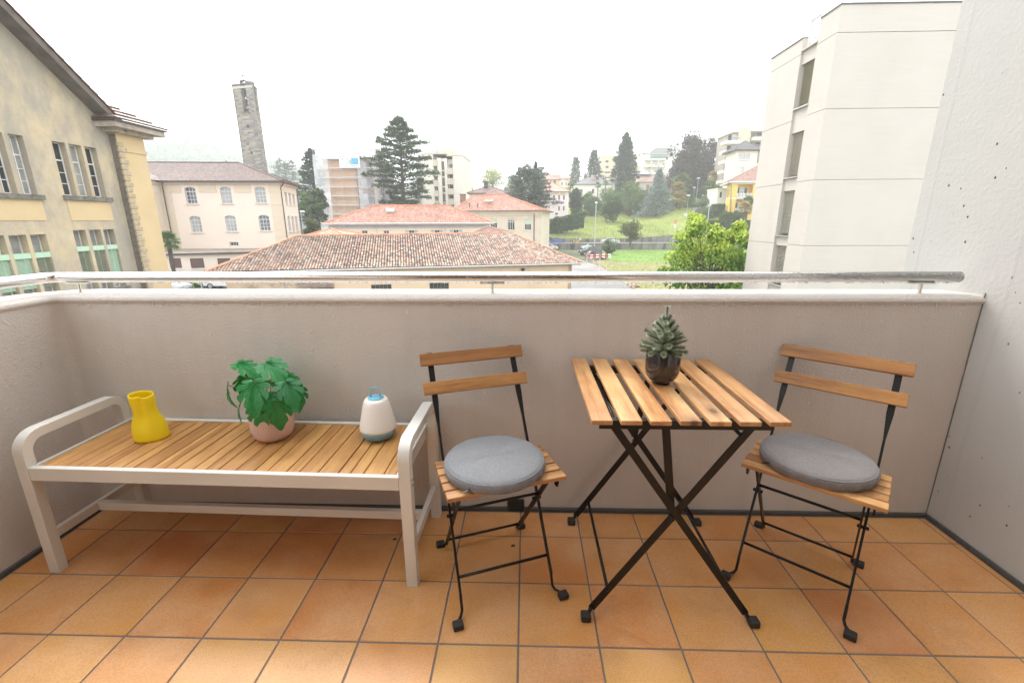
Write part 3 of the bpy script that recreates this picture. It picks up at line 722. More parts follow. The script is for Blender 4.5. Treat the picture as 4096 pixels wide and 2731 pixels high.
# terrain of the hillside as one sheet
xs_ = [-40, -20, -12, -8, -4, 0, 3, 6, 10, 15, 20, 26, 32, 38, 42, 46, 50, 54, 60, 70, 85, 110, 160, 230]
ys_ = [123.5, 126, 130, 135, 140, 145, 150, 155, 160, 166, 173, 180, 190, 200, 215, 230, 245, 260, 290, 320, 370, 420, 560]
V = [(x, y, hill_z(x, y)) for y in ys_ for x in xs_]; nx = len(xs_)
Fq = [(j*nx+i, j*nx+i+1, (j+1)*nx+i+1, (j+1)*nx+i) for j in range(len(ys_)-1) for i in range(nx-1)]
V += [(x, 123.5, G) for x in xs_]; o_ = len(ys_)*nx
Fq += [(o_+i, o_+i+1, i+1, i) for i in range(nx-1)]
hill = struct(npobj('hillside', V, Fq, M_gr1, smooth=True))
# road on its embankment
M_rw = mat('stained_retaining_concrete', (.20, .19, .165), .85, var=.3, vs=.5, bump=.4, bs=4, bd=.05, col2=(.07, .07, .06), c2pos=(.5, .6), stretch=(1.6, 1, .35))
road = struct(obj('road', MB().box((-60, 112.6, G-.2), (130, 123.4, -4.45)), M_asph))
obj('line_marking', MB().box((-60, 117.9, -4.449), (130, 118.05, -4.445)), MT.setdefault('wp', mat('road_white', (.6, .6, .58), .6)), road)
for k in range(7): obj('crossing_stripe', MB().box((40.2, 113.4+k*1.3, -4.449), (43.6, 114.0+k*1.3, -4.443)), MT['wp'], road)
for x0, x1 in ((44.5, 47.5), (36.2, 39.4)): pass
rwl = thing('retaining_wall', 'stained grey concrete retaining wall below the road beside the car park', 'wall', (20, 112.3, G))
obj('wall', MB().box((-30, 112.2, G), (130, 112.599, -4.30)), M_rw, rwl)
obj('coping', MB().box((-30, 112.1, -4.30), (130, 112.65, -4.18)), mat('pale_concrete', (.36, .35, .33), .8, vs=1), rwl)
rw2 = thing('retaining_wall', 'low dark stone wall along the far side of the road under the lawn', 'wall', (25, 123.4, -4.4))
mb = MB()
for k in range(28):
    x = -8+k*2.0; up = max(0, (x-20)/30)*1.6 if x < 47 else 0; mb.box((x, 123.05, -4.45), (x+2.0, 123.45, -3.6+.9*(x > 27)*min(1, max(0, (x-27)/12))))
obj('wall', mb, M_rw, rw2)
def fence(label, x0, x1, y, z, h, step, mt_, rails=2, nbar=0, dz=lambda x: 0):
    t = thing('fence', label, 'fence', (x0, y, z)); x = x0; mb = MB(); ps = []
    while x <= x1:
        p = obj('post', MB().box((x-.03, y-.03, z+dz(x)), (x+.03, y+.03, z+dz(x)+h)), mt_, t); x += step
    for r in range(rails):
        zz = z+h*(.12+.80*r/max(1, rails-1))
        k = x0
        while k < x1-.01: k2 = min(k+step, x1); obj('rail', MB().bar((k, y, zz+dz(k)), (k2, y, zz+dz(k2)), .03, .03), mt_, t); k = k2
    if nbar:
        k = x0; mb = MB()
        while k < x1: mb.box((k-.012, y-.012, z+.05), (k+.012, y+.012, z+h)); k += nbar
        obj('bars', mb, mt_, t, kind='stuff')
    return t
M_fen = mat('rusty_dark_iron', (.07, .06, .055), .6); M_fen2 = mat('grey_green_wire', (.16, .19, .17), .6)
fence('thin dark iron railing on the coping of the road wall', 4, 70, 112.4, -4.18, 1.25, 3.3, M_fen, 2, .42)
fence('tall thin wire fence at the foot of the lawn', 6, 46, 123.6, -3.0, 1.7, 2.4, M_fen2, 1, 0)
# path climbing the hill and the stone wall at the right
pv = []; pp = [(2812, 905, 125), (2800, 880, 132), (2790, 860, 142), (2795, 830, 158), (2808, 800, 178), (2815, 797, 185)]
for x, y, Y in pp:
    p = PY(x, y, Y); w = 1.9; pv += [(p[0]-w, Y, hill_z(p[0], Y)+.12), (p[0]+w, Y, hill_z(p[0], Y)+.12)]
struct(npobj('path', pv, [(2*i, 2*i+1, 2*i+3, 2*i+2) for i in range(len(pp)-1)], mat('grey_path_asphalt', (.17, .17, .175), .6, vs=.5)))
stw = thing('garden_wall', 'light grey rubble stone wall under the clipped hedge on the right', 'wall', (60, 121.6, -4.4))
def stonemat(name, cols, sc, mort=(.10, .095, .085), kind='Object', asp=2.4, bump=.6, bd=.03, vec=None):
    m, nt, b = newmat(name); v = vec(nt) if vec else coords(nt, kind)
    bk = nt.nodes.new("ShaderNodeTexBrick"); bk.inputs['Scale'].default_value = sc; bk.inputs['Brick Width'].default_value = .5*asp/2; bk.inputs['Row Height'].default_value = .25
    bk.inputs['Mortar Size'].default_value = .012; bk.offset = .5; bk.squash = .7; bk.squash_frequency = 3
    bk.inputs['Color1'].default_value = (0, 0, 0, 1); bk.inputs['Color2'].default_value = (1, 1, 1, 1); bk.inputs['Mortar'].default_value = (.5, .5, .5, 1)
    wn_ = nt.nodes.new('ShaderNodeTexNoise'); wn_.inputs['Scale'].default_value = .9; lk(nt, v, wn_.inputs['Vector'])
    vv = mix(nt, .06, v, wn_.outputs['Color'], 'ADD'); lk(nt, vv, bk.inputs['Vector'])
    n = len(cols); c = ramp(nt, bk.outputs['Color'], [(i/(n-1), cc) for i, cc in enumerate(cols)])
    c = mix(nt, .6, c, ramp(nt, noise(nt, v, 3.2, 4), [(.3, .6), (.7, 1.25)]), 'MULTIPLY'); c = mix(nt, bk.outputs['Fac'], c, mort)
    lk(nt, c, b.inputs['Base Color']); b.inputs['Roughness'].default_value = .85
    iv_ = nt.nodes.new('ShaderNodeInvert'); lk(nt, bk.outputs['Fac'], iv_.inputs['Color']); bumpn(nt, b, iv_.outputs[0], bump, bd); return m
def vxz(nt):
    v = coords(nt, 'Object'); s = nt.nodes.new('ShaderNodeSeparateXYZ'); lk(nt, v, s.inputs[0]); c = nt.nodes.new('ShaderNodeCombineXYZ')
    ad = nt.nodes.new('ShaderNodeMath'); ad.operation = 'ADD'; lk(nt, s.outputs[0], ad.inputs[0]); lk(nt, s.outputs[1], ad.inputs[1])
    lk(nt, ad.outputs[0], c.inputs[0]); lk(nt, s.outputs[2], c.inputs[1]); return c.outputs[0]
M_stw = stonemat('rubble_stone', [(.22, .21, .2), (.34, .33, .31), (.28, .26, .24)], 1.2, vec=vxz)
obj('wall', MB().box((49.5, 121.2, -4.45), (80, 121.9, -1.2)), M_stw, stw)
obj('railing', MB().box((49.5, 121.5, -1.2), (80, 121.53, -1.15)), M_fen, stw)

# ================================================================== BUILDING HELPERS
Zv = np.array((0, 0, 1.))
def facade(name, O, U, W, H, ops, m, parent, depth=.22, sill=None, thick=None):
    """wall plane from O along U (unit, horizontal), outward normal on the right of U; ops: (x0, z0, w, h[, arch])"""
    O = np.array(O, float); U = np.array(U, float); U /= np.linalg.norm(U); N = np.cross(U, Zv)
    xs = sorted({0, W, *[o[0] for o in ops], *[o[0]+o[2] for o in ops]}); zs = sorted({0, H, *[o[1] for o in ops], *[o[1]+o[3] for o in ops]})
    xs = [x for x in xs if 0 <= x <= W]; zs = [z for z in zs if 0 <= z <= H]
    mb = MB(); P = lambda x, z, d=0: O+U*x+Zv*z-N*d
    for xa, xb in zip(xs[:-1], xs[1:]):
        zrun = None
        for za, zb in zip(zs[:-1], zs[1:]):
            cx, cz = (xa+xb)/2, (za+zb)/2
            hole = any(o[0] < cx < o[0]+o[2] and o[1] < cz < o[1]+o[3] for o in ops)
            if not hole:
                if zrun is None: zrun = za
            if hole or zb == zs[-1]:
                ze = za if hole else zb
                if zrun is not None and ze > zrun: mb.poly([P(xa, zrun), P(xb, zrun), P(xb, ze), P(xa, ze)])
                zrun = None
    for o in ops:
        x, z, w, h = o[:4]
        mb.poly([P(x, z), P(x, z, depth), P(x, z+h, depth), P(x, z+h)][::-1]); mb.poly([P(x+w, z), P(x+w, z, depth), P(x+w, z+h, depth), P(x+w, z+h)])
        mb.poly([P(x, z+h), P(x+w, z+h), P(x+w, z+h, depth), P(x, z+h, depth)][::-1]); mb.poly([P(x, z), P(x+w, z), P(x+w, z, depth), P(x, z, depth)])
        if len(o) > 4 and o[4]:
            ar = o[4]; n = 6
            top = [(x+w*k/n, z+h-ar*(2*k/n-1)**2) for k in range(n+1)]
            for k in range(n):
                (xa, za), (xb, zb) = top[k], top[k+1]
                mb.poly([P(xa, za), P(xb, zb), P(xb, z+h), P(xa, z+h)]); mb.poly([P(xa, za), P(xa, za, depth), P(xb, zb, depth), P(xb, zb)][::-1])
    return obj(name, mb, m, parent)
def window(O, U, x, z, w, h, parent, mf, mp, nx=2, nz=2, d=.14, fw=.07, transom=0, sill=None, msill=None, name='window', arch=0):
    O = np.array(O, float); U = np.array(U, float)/np.linalg.norm(U); N = np.cross(U, Zv)
    mb = MB(); B = O+U*x+Zv*z-N*d
    def bx(a, b, c, e, dd=0.0, th=.05): mb.obox(B+U*a+Zv*b+N*dd, U*c, Zv*e, -N*th)
    bx(0, 0, fw, h); bx(w-fw, 0, fw, h); bx(fw, 0, w-2*fw, fw); bx(fw, h-fw-arch, w-2*fw, fw+arch)
    bar_ = fw*.55
    hz = h-transom if transom else h
    for k in range(1, nx): bx(fw+(w-2*fw)*k/nx-bar_*.5, fw, bar_*1.2, h-2*fw-arch, .004)
    for k in range(1, nz): bx(fw, fw+(hz-2*fw)*k/nz-bar_/2, w-2*fw, bar_, .008)
    if transom: bx(fw, h-transom-fw*.6, w-2*fw, fw*1.1, .012)
    f = obj(name, mb, mf, parent)
    obj('pane', MB().poly([B+U*fw*.5+Zv*fw*.5-N*.03, B+U*(w-fw*.5)+Zv*fw*.5-N*.03, B+U*(w-fw*.5)+Zv*(h-fw*.5)-N*.03, B+U*fw*.5+Zv*(h-fw*.5)-N*.03]), mp, f)
    if sill:
        q = O+U*(x-sill)+Zv*(z-.10); obj('sill', MB().obox(q, U*(w+2*sill), N*.14, Zv*.10), msill, f)
    return f
M_gl = mat('dark_window_glass', (.035, .04, .045), .07, var=.3, vs=.4, spec=.9)
M_gl2 = mat('curtained_window_glass', (.30, .30, .29), .15, var=.25, vs=1.2, spec=.7)
M_wf = mat('white_window_frame', (.68, .68, .67), .5)
def tilemat(name, c1, c2, c3, rowh=.34, colw=.24, mort=.35, rough=.55, bump=.9, vline=.3):
    m, nt, b = newmat(name); tc = nt.nodes.new("ShaderNodeTexCoord"); v = tc.outputs['UV']
    bk = nt.nodes.new("ShaderNodeTexBrick"); bk.offset = 0; bk.inputs['Scale'].default_value = 1; bk.inputs['Brick Width'].default_value = colw; bk.inputs['Row Height'].default_value = rowh
    bk.inputs['Mortar Size'].default_value = .0; bk.inputs['Color1'].default_value = (0, 0, 0, 1); bk.inputs['Color2'].default_value = (1, 1, 1, 1); lk(nt, v, bk.inputs['Vector'])
    c = ramp(nt, bk.outputs['Color'], [(0, c1), (.5, c2), (1, c3)]); c = mix(nt, .5, c, ramp(nt, noise(nt, v, .5, 5), [(.3, .7), (.7, 1.25)]), 'MULTIPLY')
    mpn = nt.nodes.new('ShaderNodeSeparateXYZ'); lk(nt, v, mpn.inputs[0])
    mm = nt.nodes.new('ShaderNodeMath'); mm.operation = 'MULTIPLY'; mm.inputs[1].default_value = PI/colw; lk(nt, mpn.outputs[0], mm.inputs[0])
    sn = nt.nodes.new('ShaderNodeMath'); sn.operation = 'SINE'; lk(nt, mm.outputs[0], sn.inputs[0]); ab = nt.nodes.new('ShaderNodeMath'); ab.operation = 'ABSOLUTE'; lk(nt, sn.outputs[0], ab.inputs[0])
    c = mix(nt, vline, c, ramp(nt, ab.outputs[0], [(0, .25), (.5, 1)]), 'MULTIPLY')
    lk(nt, c, b.inputs['Base Color']); b.inputs['Roughness'].default_value = rough; bumpn(nt, b, ab.outputs[0], bump, .05); return m
M_rred = tilemat('orange_red_roof_tiles', (.44, .215, .155), (.48, .27, .205), (.54, .36, .30), rough=.26, vline=.2)
M_rbrn = tilemat('brown_roof_tiles', (.14, .085, .075), (.20, .13, .115), (.26, .18, .16), rough=.4)
M_rgry = tilemat('grey_slate_tiles', (.10, .10, .11), (.15, .15, .16), (.2, .2, .2), rough=.4)
M_rpnk = tilemat('faded_pink_brown_tiles', (.28, .14, .11), (.36, .2, .16), (.42, .27, .22), rough=.45)
M_rold = tilemat('old_barrel_tiles', (.20, .12, .09), (.40, .24, .18), (.52, .38, .30), rough=.7)
def roof_face(mb, uvs, A, B, Cc, D, rows, step):
    """eave A->B, upper edge D->Cc; stepped tile courses"""
    A, B, Cc, D = (np.array(p, float) for p in (A, B, Cc, D)); n = np.cross(B-A, ((D+Cc)/2)-A); n /= np.linalg.norm(n); u = (B-A)/np.linalg.norm(B-A)
    if n[2] < 0: n = -n
    hgt = np.linalg.norm((D+Cc)/2-(A+B)/2)
    def uvp(p): d = p-A; return (float(d@u), float(np.linalg.norm(d-u*(d@u))))
    for k in range(rows):
        t0, t1 = k/rows, (k+1)/rows
        a, b = A+(D-A)*t0, B+(Cc-B)*t0; c, d = B+(Cc-B)*t1, A+(D-A)*t1
        a2, b2 = a+n*step, b+n*step
        q = [a2, b2, c, d]
        if np.linalg.norm(c-d) < 1e-3: q = [a2, b2, c]
        mb._add(q, [tuple(range(len(q)))]); uvs.extend([uvp(p) for p in q])
        mb._add([a, b, b2, a2], [(0, 1, 2, 3)]); uvs.extend([uvp(p) for p in (a, b, b2, a2)])
def put_uv(o, uvs):
    uv = o.data.uv_layers.new(name='UVMap'); uv.data.foreach_set('uv', [c for q in uvs for c in q])
def hiproof(parent, e, r, m, mcap=None, rows=14, step=.05, under=.12, mfas=None, name='roof', cap=.09, caps=True):
    """e: four eave corners (front left, front right, back right, back left), r: ridge left, ridge right"""
    e = [np.array(p, float) for p in e]; r = [np.array(p, float) for p in r]; mb = MB(); uvs = []
    roof_face(mb, uvs, e[0], e[1], r[1], r[0], rows, step); roof_face(mb, uvs, e[1], e[2], r[1], r[1], rows, step)
    roof_face(mb, uvs, e[2], e[3], r[0], r[1], rows, step); roof_face(mb, uvs, e[3], e[0], r[0], r[0], rows, step)
    o = obj(name, mb, m, parent); put_uv(o, uvs)
    f = MB(); f.prism([q-Zv*.01 for q in e], -Zv*under); obj('fascia', f, mfas or M_wf, o)
    if caps and mcap:
        c = MB()
        for a, b in ((r[0], r[1]), (e[0], r[0]), (e[3], r[0]), (e[1], r[1]), (e[2], r[1])):
            if np.linalg.norm(a-b) > .3: c.tube([a+Zv*.04, b+Zv*.04], cap, 6)
        obj('ridge_cap', c, mcap, o)
    return o
def gutter(parent, a, b, m, r=.08): return obj('gutter', MB().tube([a, b], r, 8), m, parent)
def plaster(name, col, stain=None, pos=(.5, .68), vs=.35, var=.06, st=(1, 1, 1)):
    return mat(name, col, .85, var=var, vs=vs, bump=.25, bs=9, bd=.03, col2=stain, c2pos=pos, stretch=st)
def boxb(mb, O, U, x0, x1, z0, z1, d0, d1):   # d outward
    U = np.array(U, float)/np.linalg.norm(U); N = np.cross(U, Zv); mb.obox(np.array(O)+U*x0+Zv*z0+N*d0, U*(x1-x0), N*(d1-d0), Zv*(z1-z0)); return mb
M_gut = mat('dark_brown_gutter', (.06, .045, .04), .5); M_gutw = mat('light_grey_gutter', (.5, .49, .47), .5)

# ================================================================== YELLOW SCHOOL AT THE LEFT
GX = -21.0
sch = thing('old_school_building', 'old stained ochre plaster building with steep gable and tall windows on the left', 'building', (GX, 20, G))
def schoolmat():
    m, nt, b = newmat('stained_ochre_plaster'); v = coords(nt, 'Object')
    a = ramp(nt, noise(nt, v, .9, 6, .65), [(.3, (.50, .40, .25)), (.7, (.57, .475, .33))])
    s1 = ramp(nt, noise(nt, coords(nt, 'Object', (1, 1, .55)), .42, 8, .68), [(.38, 0), (.56, .95)])
    c = mix(nt, s1, a, (.34, .30, .25)); c = mix(nt, ramp(nt, noise(nt, v, 2.3, 7, .72), [(.5, 0), (.8, .6)]), c, (.30, .27, .22))
    sp = nt.nodes.new('ShaderNodeSeparateXYZ'); lk(nt, v, sp.inputs[0])
    lk(nt, c, b.inputs['Base Color']); b.inputs['Roughness'].default_value = .9; bumpn(nt, b, noise(nt, v, 11, 6, .65), .6, .03); return m
M_sch = schoolmat(); M_schy = plaster('bright_ochre_plaster', (.58, .44, .25), (.52, .40, .26), (.5, .8), vs=.6)
M_drk = mat('dark_interior', (.02, .02, .02), .9); M_stone = mat('weathered_sill_stone', (.16, .15, .13), .9, var=.4, vs=4, bump=.5, bs=20, bd=.02)
M_gal = mat('ochre_reveal', (.55, .35, .12), .9)
ra, rb = PX(0, 85, GX), PX(404, 480, GX)
sl = (ra[2]-rb[2])/(ra[1]-rb[1])
U_ = np.array((0, -1., 0)); O_s = np.array((GX, 24.35, G))      # wall plane seen from the balcony side; U towards the viewer gives normal +X?
# use U=(0,1,0): N = U x Z = (1,0,0)
U_ = np.array((0, 1., 0)); Yl = 8.0; O_s = np.array((GX, Yl, G)); Hw = 12.0
up = [(21.12-.02, 2.55, .66, 2.49), (21.93, 2.55, .66, 2.49), (22.76, 2.55, .66, 2.49), (17.60, 2.50, .60, 2.54), (18.38, 2.50, .60, 2.54), (19.20, 2.50, .62, 2.54), (13.4, 2.5, .6, 2.54), (14.2, 2.5, .6, 2.54), (15.0, 2.5, .6, 2.54)]
lo = [(21.05, -2.3, .68, 3.18), (21.92, -2.3, .68, 3.18), (22.74, -2.3, .66, 3.18), (17.20, -2.3, .72, 3.02), (18.08, -2.3, .74, 3.02), (18.98, -2.3, .72, 3.02), (13.4, -2.3, .7, 3.0), (14.3, -2.3, .7, 3.0)]
ops = [(y-Yl, z-G, w, h) for y, z, w, h in up+lo]
facade('wall', O_s, U_, 24.40-Yl, Hw, ops, M_sch, sch, depth=.42)
gt = MB(); zr_ = lambda y: rb[2]+sl*(y-rb[1])
Yp = 8.0
gt.poly([(GX, Yp, G+Hw), (GX, 24.40, G+Hw), (GX, 24.40, max(G+Hw, zr_(24.40))), (GX, Yp, zr_(Yp))]); obj('gable', gt, M_sch, sch)
rf = MB(); th = .28; a0 = np.array((GX+.75, Yp-2, zr_(Yp-2))); b0 = np.array((GX+.75, 24.75, zr_(24.75)-.05))
rf.prism([a0, b0, b0+Zv*.34, a0+Zv*.40], (-14, 0, 0)); obj('roof', rf, mat('weathered_roof_timber', (.13, .11, .095), .9, var=.3, vs=2, bump=.4, bs=20, bd=.02), sch)
tl = MB()
n_ = 52
for k in range(n_):
    t = k/n_; y = a0[1]+(b0[1]-a0[1])*t; z = zr_(y)+.40-.06*t; y2 = a0[1]+(b0[1]-a0[1])*(k+1.12)/n_; z2 = zr_(y2)+.40-.06
    tl.prism([(GX+.82, y, z+.02), (GX+.82, y2, z2+.02), (GX+.82, y2, z2+.09), (GX+.82, y, z+.03)], (-3, 0, 0))
obj('roof_tile_edge', tl, mat('dark_red_roof_tile', (.20, .085, .07), .6, var=.3, vs=3), sch)
M_blg = mat('mint_green_blind', (.42, .60, .44), .6, var=.05); M_bld = mat('dark_metal_blind', (.09, .10, .085), .5)
for i, (y, z, w, h) in enumerate(up):
    mp = M_gl if i not in (1, 5) else M_gl2
    window(O_s, U_, y-Yl, z-G, w, h, sch, M_wf, mp, 1 if i < 3 else 2, 3, d=.30, fw=.055, transom=.82)
for i, (y, z, w, h) in enumerate(lo):
    f = window(O_s, U_, y-Yl, z-G, w, h, sch, M_wf, M_gl2, 1, 1, d=.36, fw=.05)
    bx = y-Yl; mb = boxb(MB(), O_s, U_, bx, bx+w, z-G+h-1.06, z-G+h-.82, -.20, -.02); obj('blind_box', mb, M_blg, f)
    mb = MB(); nsl = 26; dk = i in (0, 1, 5)
    for k in range(nsl): zz = z-G+h-1.10-k*.052; boxb(mb, O_s, U_, bx+.03, bx+w-.03, zz-(.030 if not dk else .018), zz, -.16, -.11)
    obj('blind', mb, MT.setdefault('blk_sl', mat('olive_blind_slats', (.28, .33, .22), .6)) if dk else M_blg, f)
for y0, y1, z in ((20.98, 23.62, 2.55), (17.3, 20.0, 2.50), (13.1, 15.8, 2.5)):
    mb = boxb(MB(), O_s, U_, y0-Yl, y1-Yl, z-G-.22, z-G, -.02, .16); obj('sill', mb, M_stone, sch)
# yellow panels under the upper sills
for y0, y1 in ((21.1, 23.5), (17.3, 19.9)):
    mb = boxb(MB(), O_s, U_, y0-Yl, y1-Yl, 1.35-G, 2.32-G, -.01, .03); obj('panel', mb, M_schy, sch)
    mb = boxb(MB(), O_s, U_, y0-.05-Yl, y1+.05-Yl, -2.35-G, -2.24-G, -.01, .16); obj('sill', mb, M_stone, sch)
    mb = boxb(MB(), O_s, U_, y0+.1-Yl, y1-Yl, -4.4-G, -2.5-G, -.01, .03); obj('panel', mb, M_schy, sch)
# wing that steps forward at the far end
WX = GX+.40; wy0, wy1 = 24.40, 26.9
wq = PX(640, 900, WX)
wy1 = wq[1]; wt = 6.0
wg = obj('wing_wall', MB().box((WX-7, wy0, G), (WX, wy1, wt)), M_schy, sch)
mb = MB()
for k in range(30):
    z = -3.4+k*.30
    if z > 5.3: break
    mb.box((WX-.05, wy0-.06, z), (WX+.055, wy0+(.42 if k % 2 == 0 else .30), z+.19))
    obj('quoin', mb, mat('weathered_quoin', (.40, .34, .25), .9, var=.2, vs=4) if k == 0 else obj_q, sch); obj_q = bpy.data.materials['weathered_quoin']; mb = MB()
obj('return_strip', MB().box((GX+.001, wy0-.03, G), (WX-.05, wy0-.001, 5.9)), mat('dark_grey_return', (.14, .12, .10), .95, var=.3, vs=5), sch)  # narrow return face in a darker grey than the wing wall
obj('string_course', MB().box((WX, wy0+.45, 5.05), (WX+.05, wy1+.03, 5.25)), M_schy, sch)
cn = MB()
M_cor = mat('weathered_grey_cornice', (.36, .31, .26), .9, var=.25, vs=3, bump=.4, bs=25, bd=.02)
cn.box((GX+.0, wy0-.35, 5.95), (WX+.35, wy1+.4, 6.15)); cn.box((GX+.0, wy0-.75, 6.15), (WX+.75, wy1+.8, 6.42)); obj('cornice', cn, M_cor, sch)
cn = MB().box((GX-.1, wy0-.86, 6.42), (WX+.86, wy1+.9, 6.50)); obj('gutter', cn, M_gut, sch)
mb = MB(); uvs = []
e = [(WX+.88, wy0-.84, 6.52), (WX+.88, wy1+.92, 6.52), (WX-4.5, wy1-2.2, 9.3), (WX-4.5, wy0+1.8, 9.3)]
roof_face(mb, uvs, e[0], e[1], e[2], e[3], 9, .09); roof_face(mb, uvs, (GX-4, wy0-.84, 6.52), e[0], e[3], (GX-6, wy0+1.8, 9.3), 9, .09)
o = obj('wing_roof', mb, tilemat('dark_mottled_roof_tiles', (.10, .06, .05), (.17, .10, .085), (.26, .19, .17), rough=.4), sch); put_uv(o, uvs)  # wing tiles in a dark mottled brown-red

# ================================================================== BARN WITH BARREL TILES
barn = thing('long_barn', 'long low peach building under an old mottled barrel tile roof just below the balcony', 'building', (-8, 36, G))
ez, rz_ = -2.12, .05
eA, eB = PZ(822, 1090, ez), PZ(2324, 1052, ez); rA, rB = PZ(1190, 946, rz_), PZ(2041, 934, rz_)
du = (eB-eA); du[2] = 0; du /= np.linalg.norm(du); nn = np.array((-du[1], du[0], 0))
wid = float((rB-eB)@nn); eC = eB+nn*2*wid; eD = eA+nn*2*wid
M_bt = []
oldc = [(.38, .21, .15), (.42, .28, .20), (.30, .18, .14), (.48, .37, .29), (.20, .135, .11), (.46, .39, .29), (.41, .255, .185), (.14, .11, .10), (.34, .28, .23)]
def bt_mat():
    m, nt, b = newmat('mottled_barrel_tile'); at = nt.nodes.new('ShaderNodeAttribute'); at.attribute_name = 'tone'
    oi = nt.nodes.new('ShaderNodeObjectInfo'); s = nt.nodes.new('ShaderNodeMath'); s.operation = 'ADD'; lk(nt, at.outputs['Fac'], s.inputs[0])
    g = nt.nodes.new('ShaderNodeMath'); g.operation = 'MULTIPLY'; g.inputs[1].default_value = 1.0; lk(nt, oi.outputs['Random'], g.inputs[0]); lk(nt, g.outputs[0], s.inputs[1])
    fr_ = nt.nodes.new('ShaderNodeMath'); fr_.operation = 'FRACT'; lk(nt, s.outputs[0], fr_.inputs[0])
    c = ramp(nt, fr_.outputs[0], [(i/len(oldc), q) for i, q in enumerate(oldc)], 'CONSTANT')
    v = coords(nt, 'Object'); c = mix(nt, ramp(nt, noise(nt, v, .35, 4), [(.48, 0), (.66, .35)]), c, (.48, .27, .19)); c = mix(nt, .7, c, ramp(nt, noise(nt, v, 5, 4), [(.35, .55), (.6, 1.15)]), 'MULTIPLY')
    lk(nt, c, b.inputs['Base Color']); b.inputs['Roughness'].default_value = .65; return m
M_btile = bt_mat(); M_und = mat('dark_tile_channel', (.07, .05, .042), .95)
# base faces
bf = MB(); bf.poly([eA, eB, rB, rA]); bf.poly([eB, eC, rB]); bf.poly([eC, eD, rA, rB]); bf.poly([eD, eA, rA]); roofb = obj('roof', bf, M_und, barn)
bf = MB(); bf.prism([q-Zv*.02 for q in (eA, eB, eC, eD)], -Zv*.12); obj('eave_boards', bf, mat('old_eave_wood', (.22, .17, .12), .9), roofb)
def tilepos():
    for fi, (A, B, Cc, D) in enumerate(((eA, eB, rB, rA), (eB, eC, rB, rB), (eD, eA, rA, rA))):
        u = (B-A); W = np.linalg.norm(u); u = u/W; mid = (Cc+D)/2; s = mid-A; s = s-u*(s@u); L = np.linalg.norm(s); s /= L
        xl, xr = (D-A)@u, (Cc-A)@u; nrm = np.cross(u, s)
        nc = int(W/.205); nr = int(L/.33)
        for r_ in range(nr+1):
            v = r_*.33
            for c_ in range(nc):
                x = (c_+.5)*.205; lo_ = xl*v/L; hi_ = W-(W-xr)*v/L
                if lo_+.03 < x < hi_-.03 and v < L:
                    t = v/L; lp, rp = A+(D-A)*t, B+(Cc-B)*t; yield fi, lp+(rp-lp)*((x-lo_)/(hi_-lo_))-s*.03, u, s, nrm
NS = 5
def tile_geo(p, u, s, nrm, w=.088, l=.40, h=.075):
    vs = []
    for e_, off in ((0, .034), (1, .008)):
        for k in range(NS+1):
            a = PI*k/NS; ww = w*(1.0-.12*e_); vs.append(p+s*l*e_+u*(-ww*math.cos(a))+nrm*(off+h*(1-.12*e_)*math.sin(a)))
    return vs
tf = [(k, k+1, NS+2+k, NS+1+k) for k in range(NS)]
allt = list(tilepos())
vis = sorted([(np.linalg.norm(t[1]-CAM), i) for i, t in enumerate(allt) if t[0] == 0])
near = set(i for _, i in vis[:300])
V = []; Fq = []; tone = []
pr0 = None
for i, (fi, p, u, s, nrm) in enumerate(allt):
    if i in near:
        if pr0 is None:
            mb = MB(); mb._add(tile_geo(np.zeros(3), np.array((1., 0, 0)), np.array((0, 1., 0)), Zv), tf)
            pr0 = obj('roof_tile', mb, M_btile, roofb, world=False); o = pr0
        else: o = instance(pr0, 'roof_tile', roofb)
        Rm = Matrix(((u[0], s[0], nrm[0]), (u[1], s[1], nrm[1]), (u[2], s[2], nrm[2])))
        o.rotation_euler = (Rm @ Matrix.Rotation(random.gauss(0, .03), 3, 'Z')).to_euler(); o.location = p-np.array(ORG[barn.name]); continue
    u2 = u+s*random.gauss(0, .03); q = tile_geo(p+s*random.gauss(0, .012)+nrm*random.gauss(0, .005), u2, s, nrm); b_ = len(V); V += q; Fq += [tuple(x+b_ for x in f) for f in tf]; tone += [random.random()]*len(q)
o = npobj('roof_tiles', V, Fq, M_btile, roofb, 'stuff'); at = o.data.attributes.new('tone', 'FLOAT', 'POINT'); at.data.foreach_set('value', tone)
cp = MB()
for a, b in ((eA, rA), (rA, rB), (rB, eB)):
    n = int(np.linalg.norm(b-a)/.42)
    for k in range(n):
        p, q = a+(b-a)*k/n, a+(b-a)*(k+1.12)/n; cp.tube([p+Zv*.05, q+Zv*.075], [.11, .10], 7)
obj('ridge_tiles', cp, mat('orange_ridge_tile', (.46, .22, .13), .7, var=.35, vs=1.6), roofb)
M_peach = plaster('peach_render', (.70, .54, .37), (.62, .48, .33), (.5, .8)); M_peel = plaster('peeling_cream_render', (.58, .46, .33), (.42, .30, .22), (.50, .58), vs=1.6, var=.15)
ins = .45; wA = eA+du*1.0+nn*ins; wB = eB-du*.62+nn*ins; wL = np.linalg.norm(wB-wA); H_b = ez-.13-G
O_b = np.array((wA[0], wA[1], G))
def bx_at(px_, py_=1145):    # distance along the barn wall of a pixel column
    d = ray(px_, py_); k = np.dot(wA-CAM, nn)/np.dot(d, nn); return float(np.dot(CAM+d*k-wA, du))
xpl = bx_at(1338)
bo1 = [(bx_at(1240), .3, bx_at(1332)-bx_at(1240), 2.0)]
bo2 = [(bx_at(1484)-xpl, 1.15, bx_at(1566)-bx_at(1484), 1.25), (bx_at(1718)-xpl, 1.15, bx_at(1796)-bx_at(1718), 1.25)]
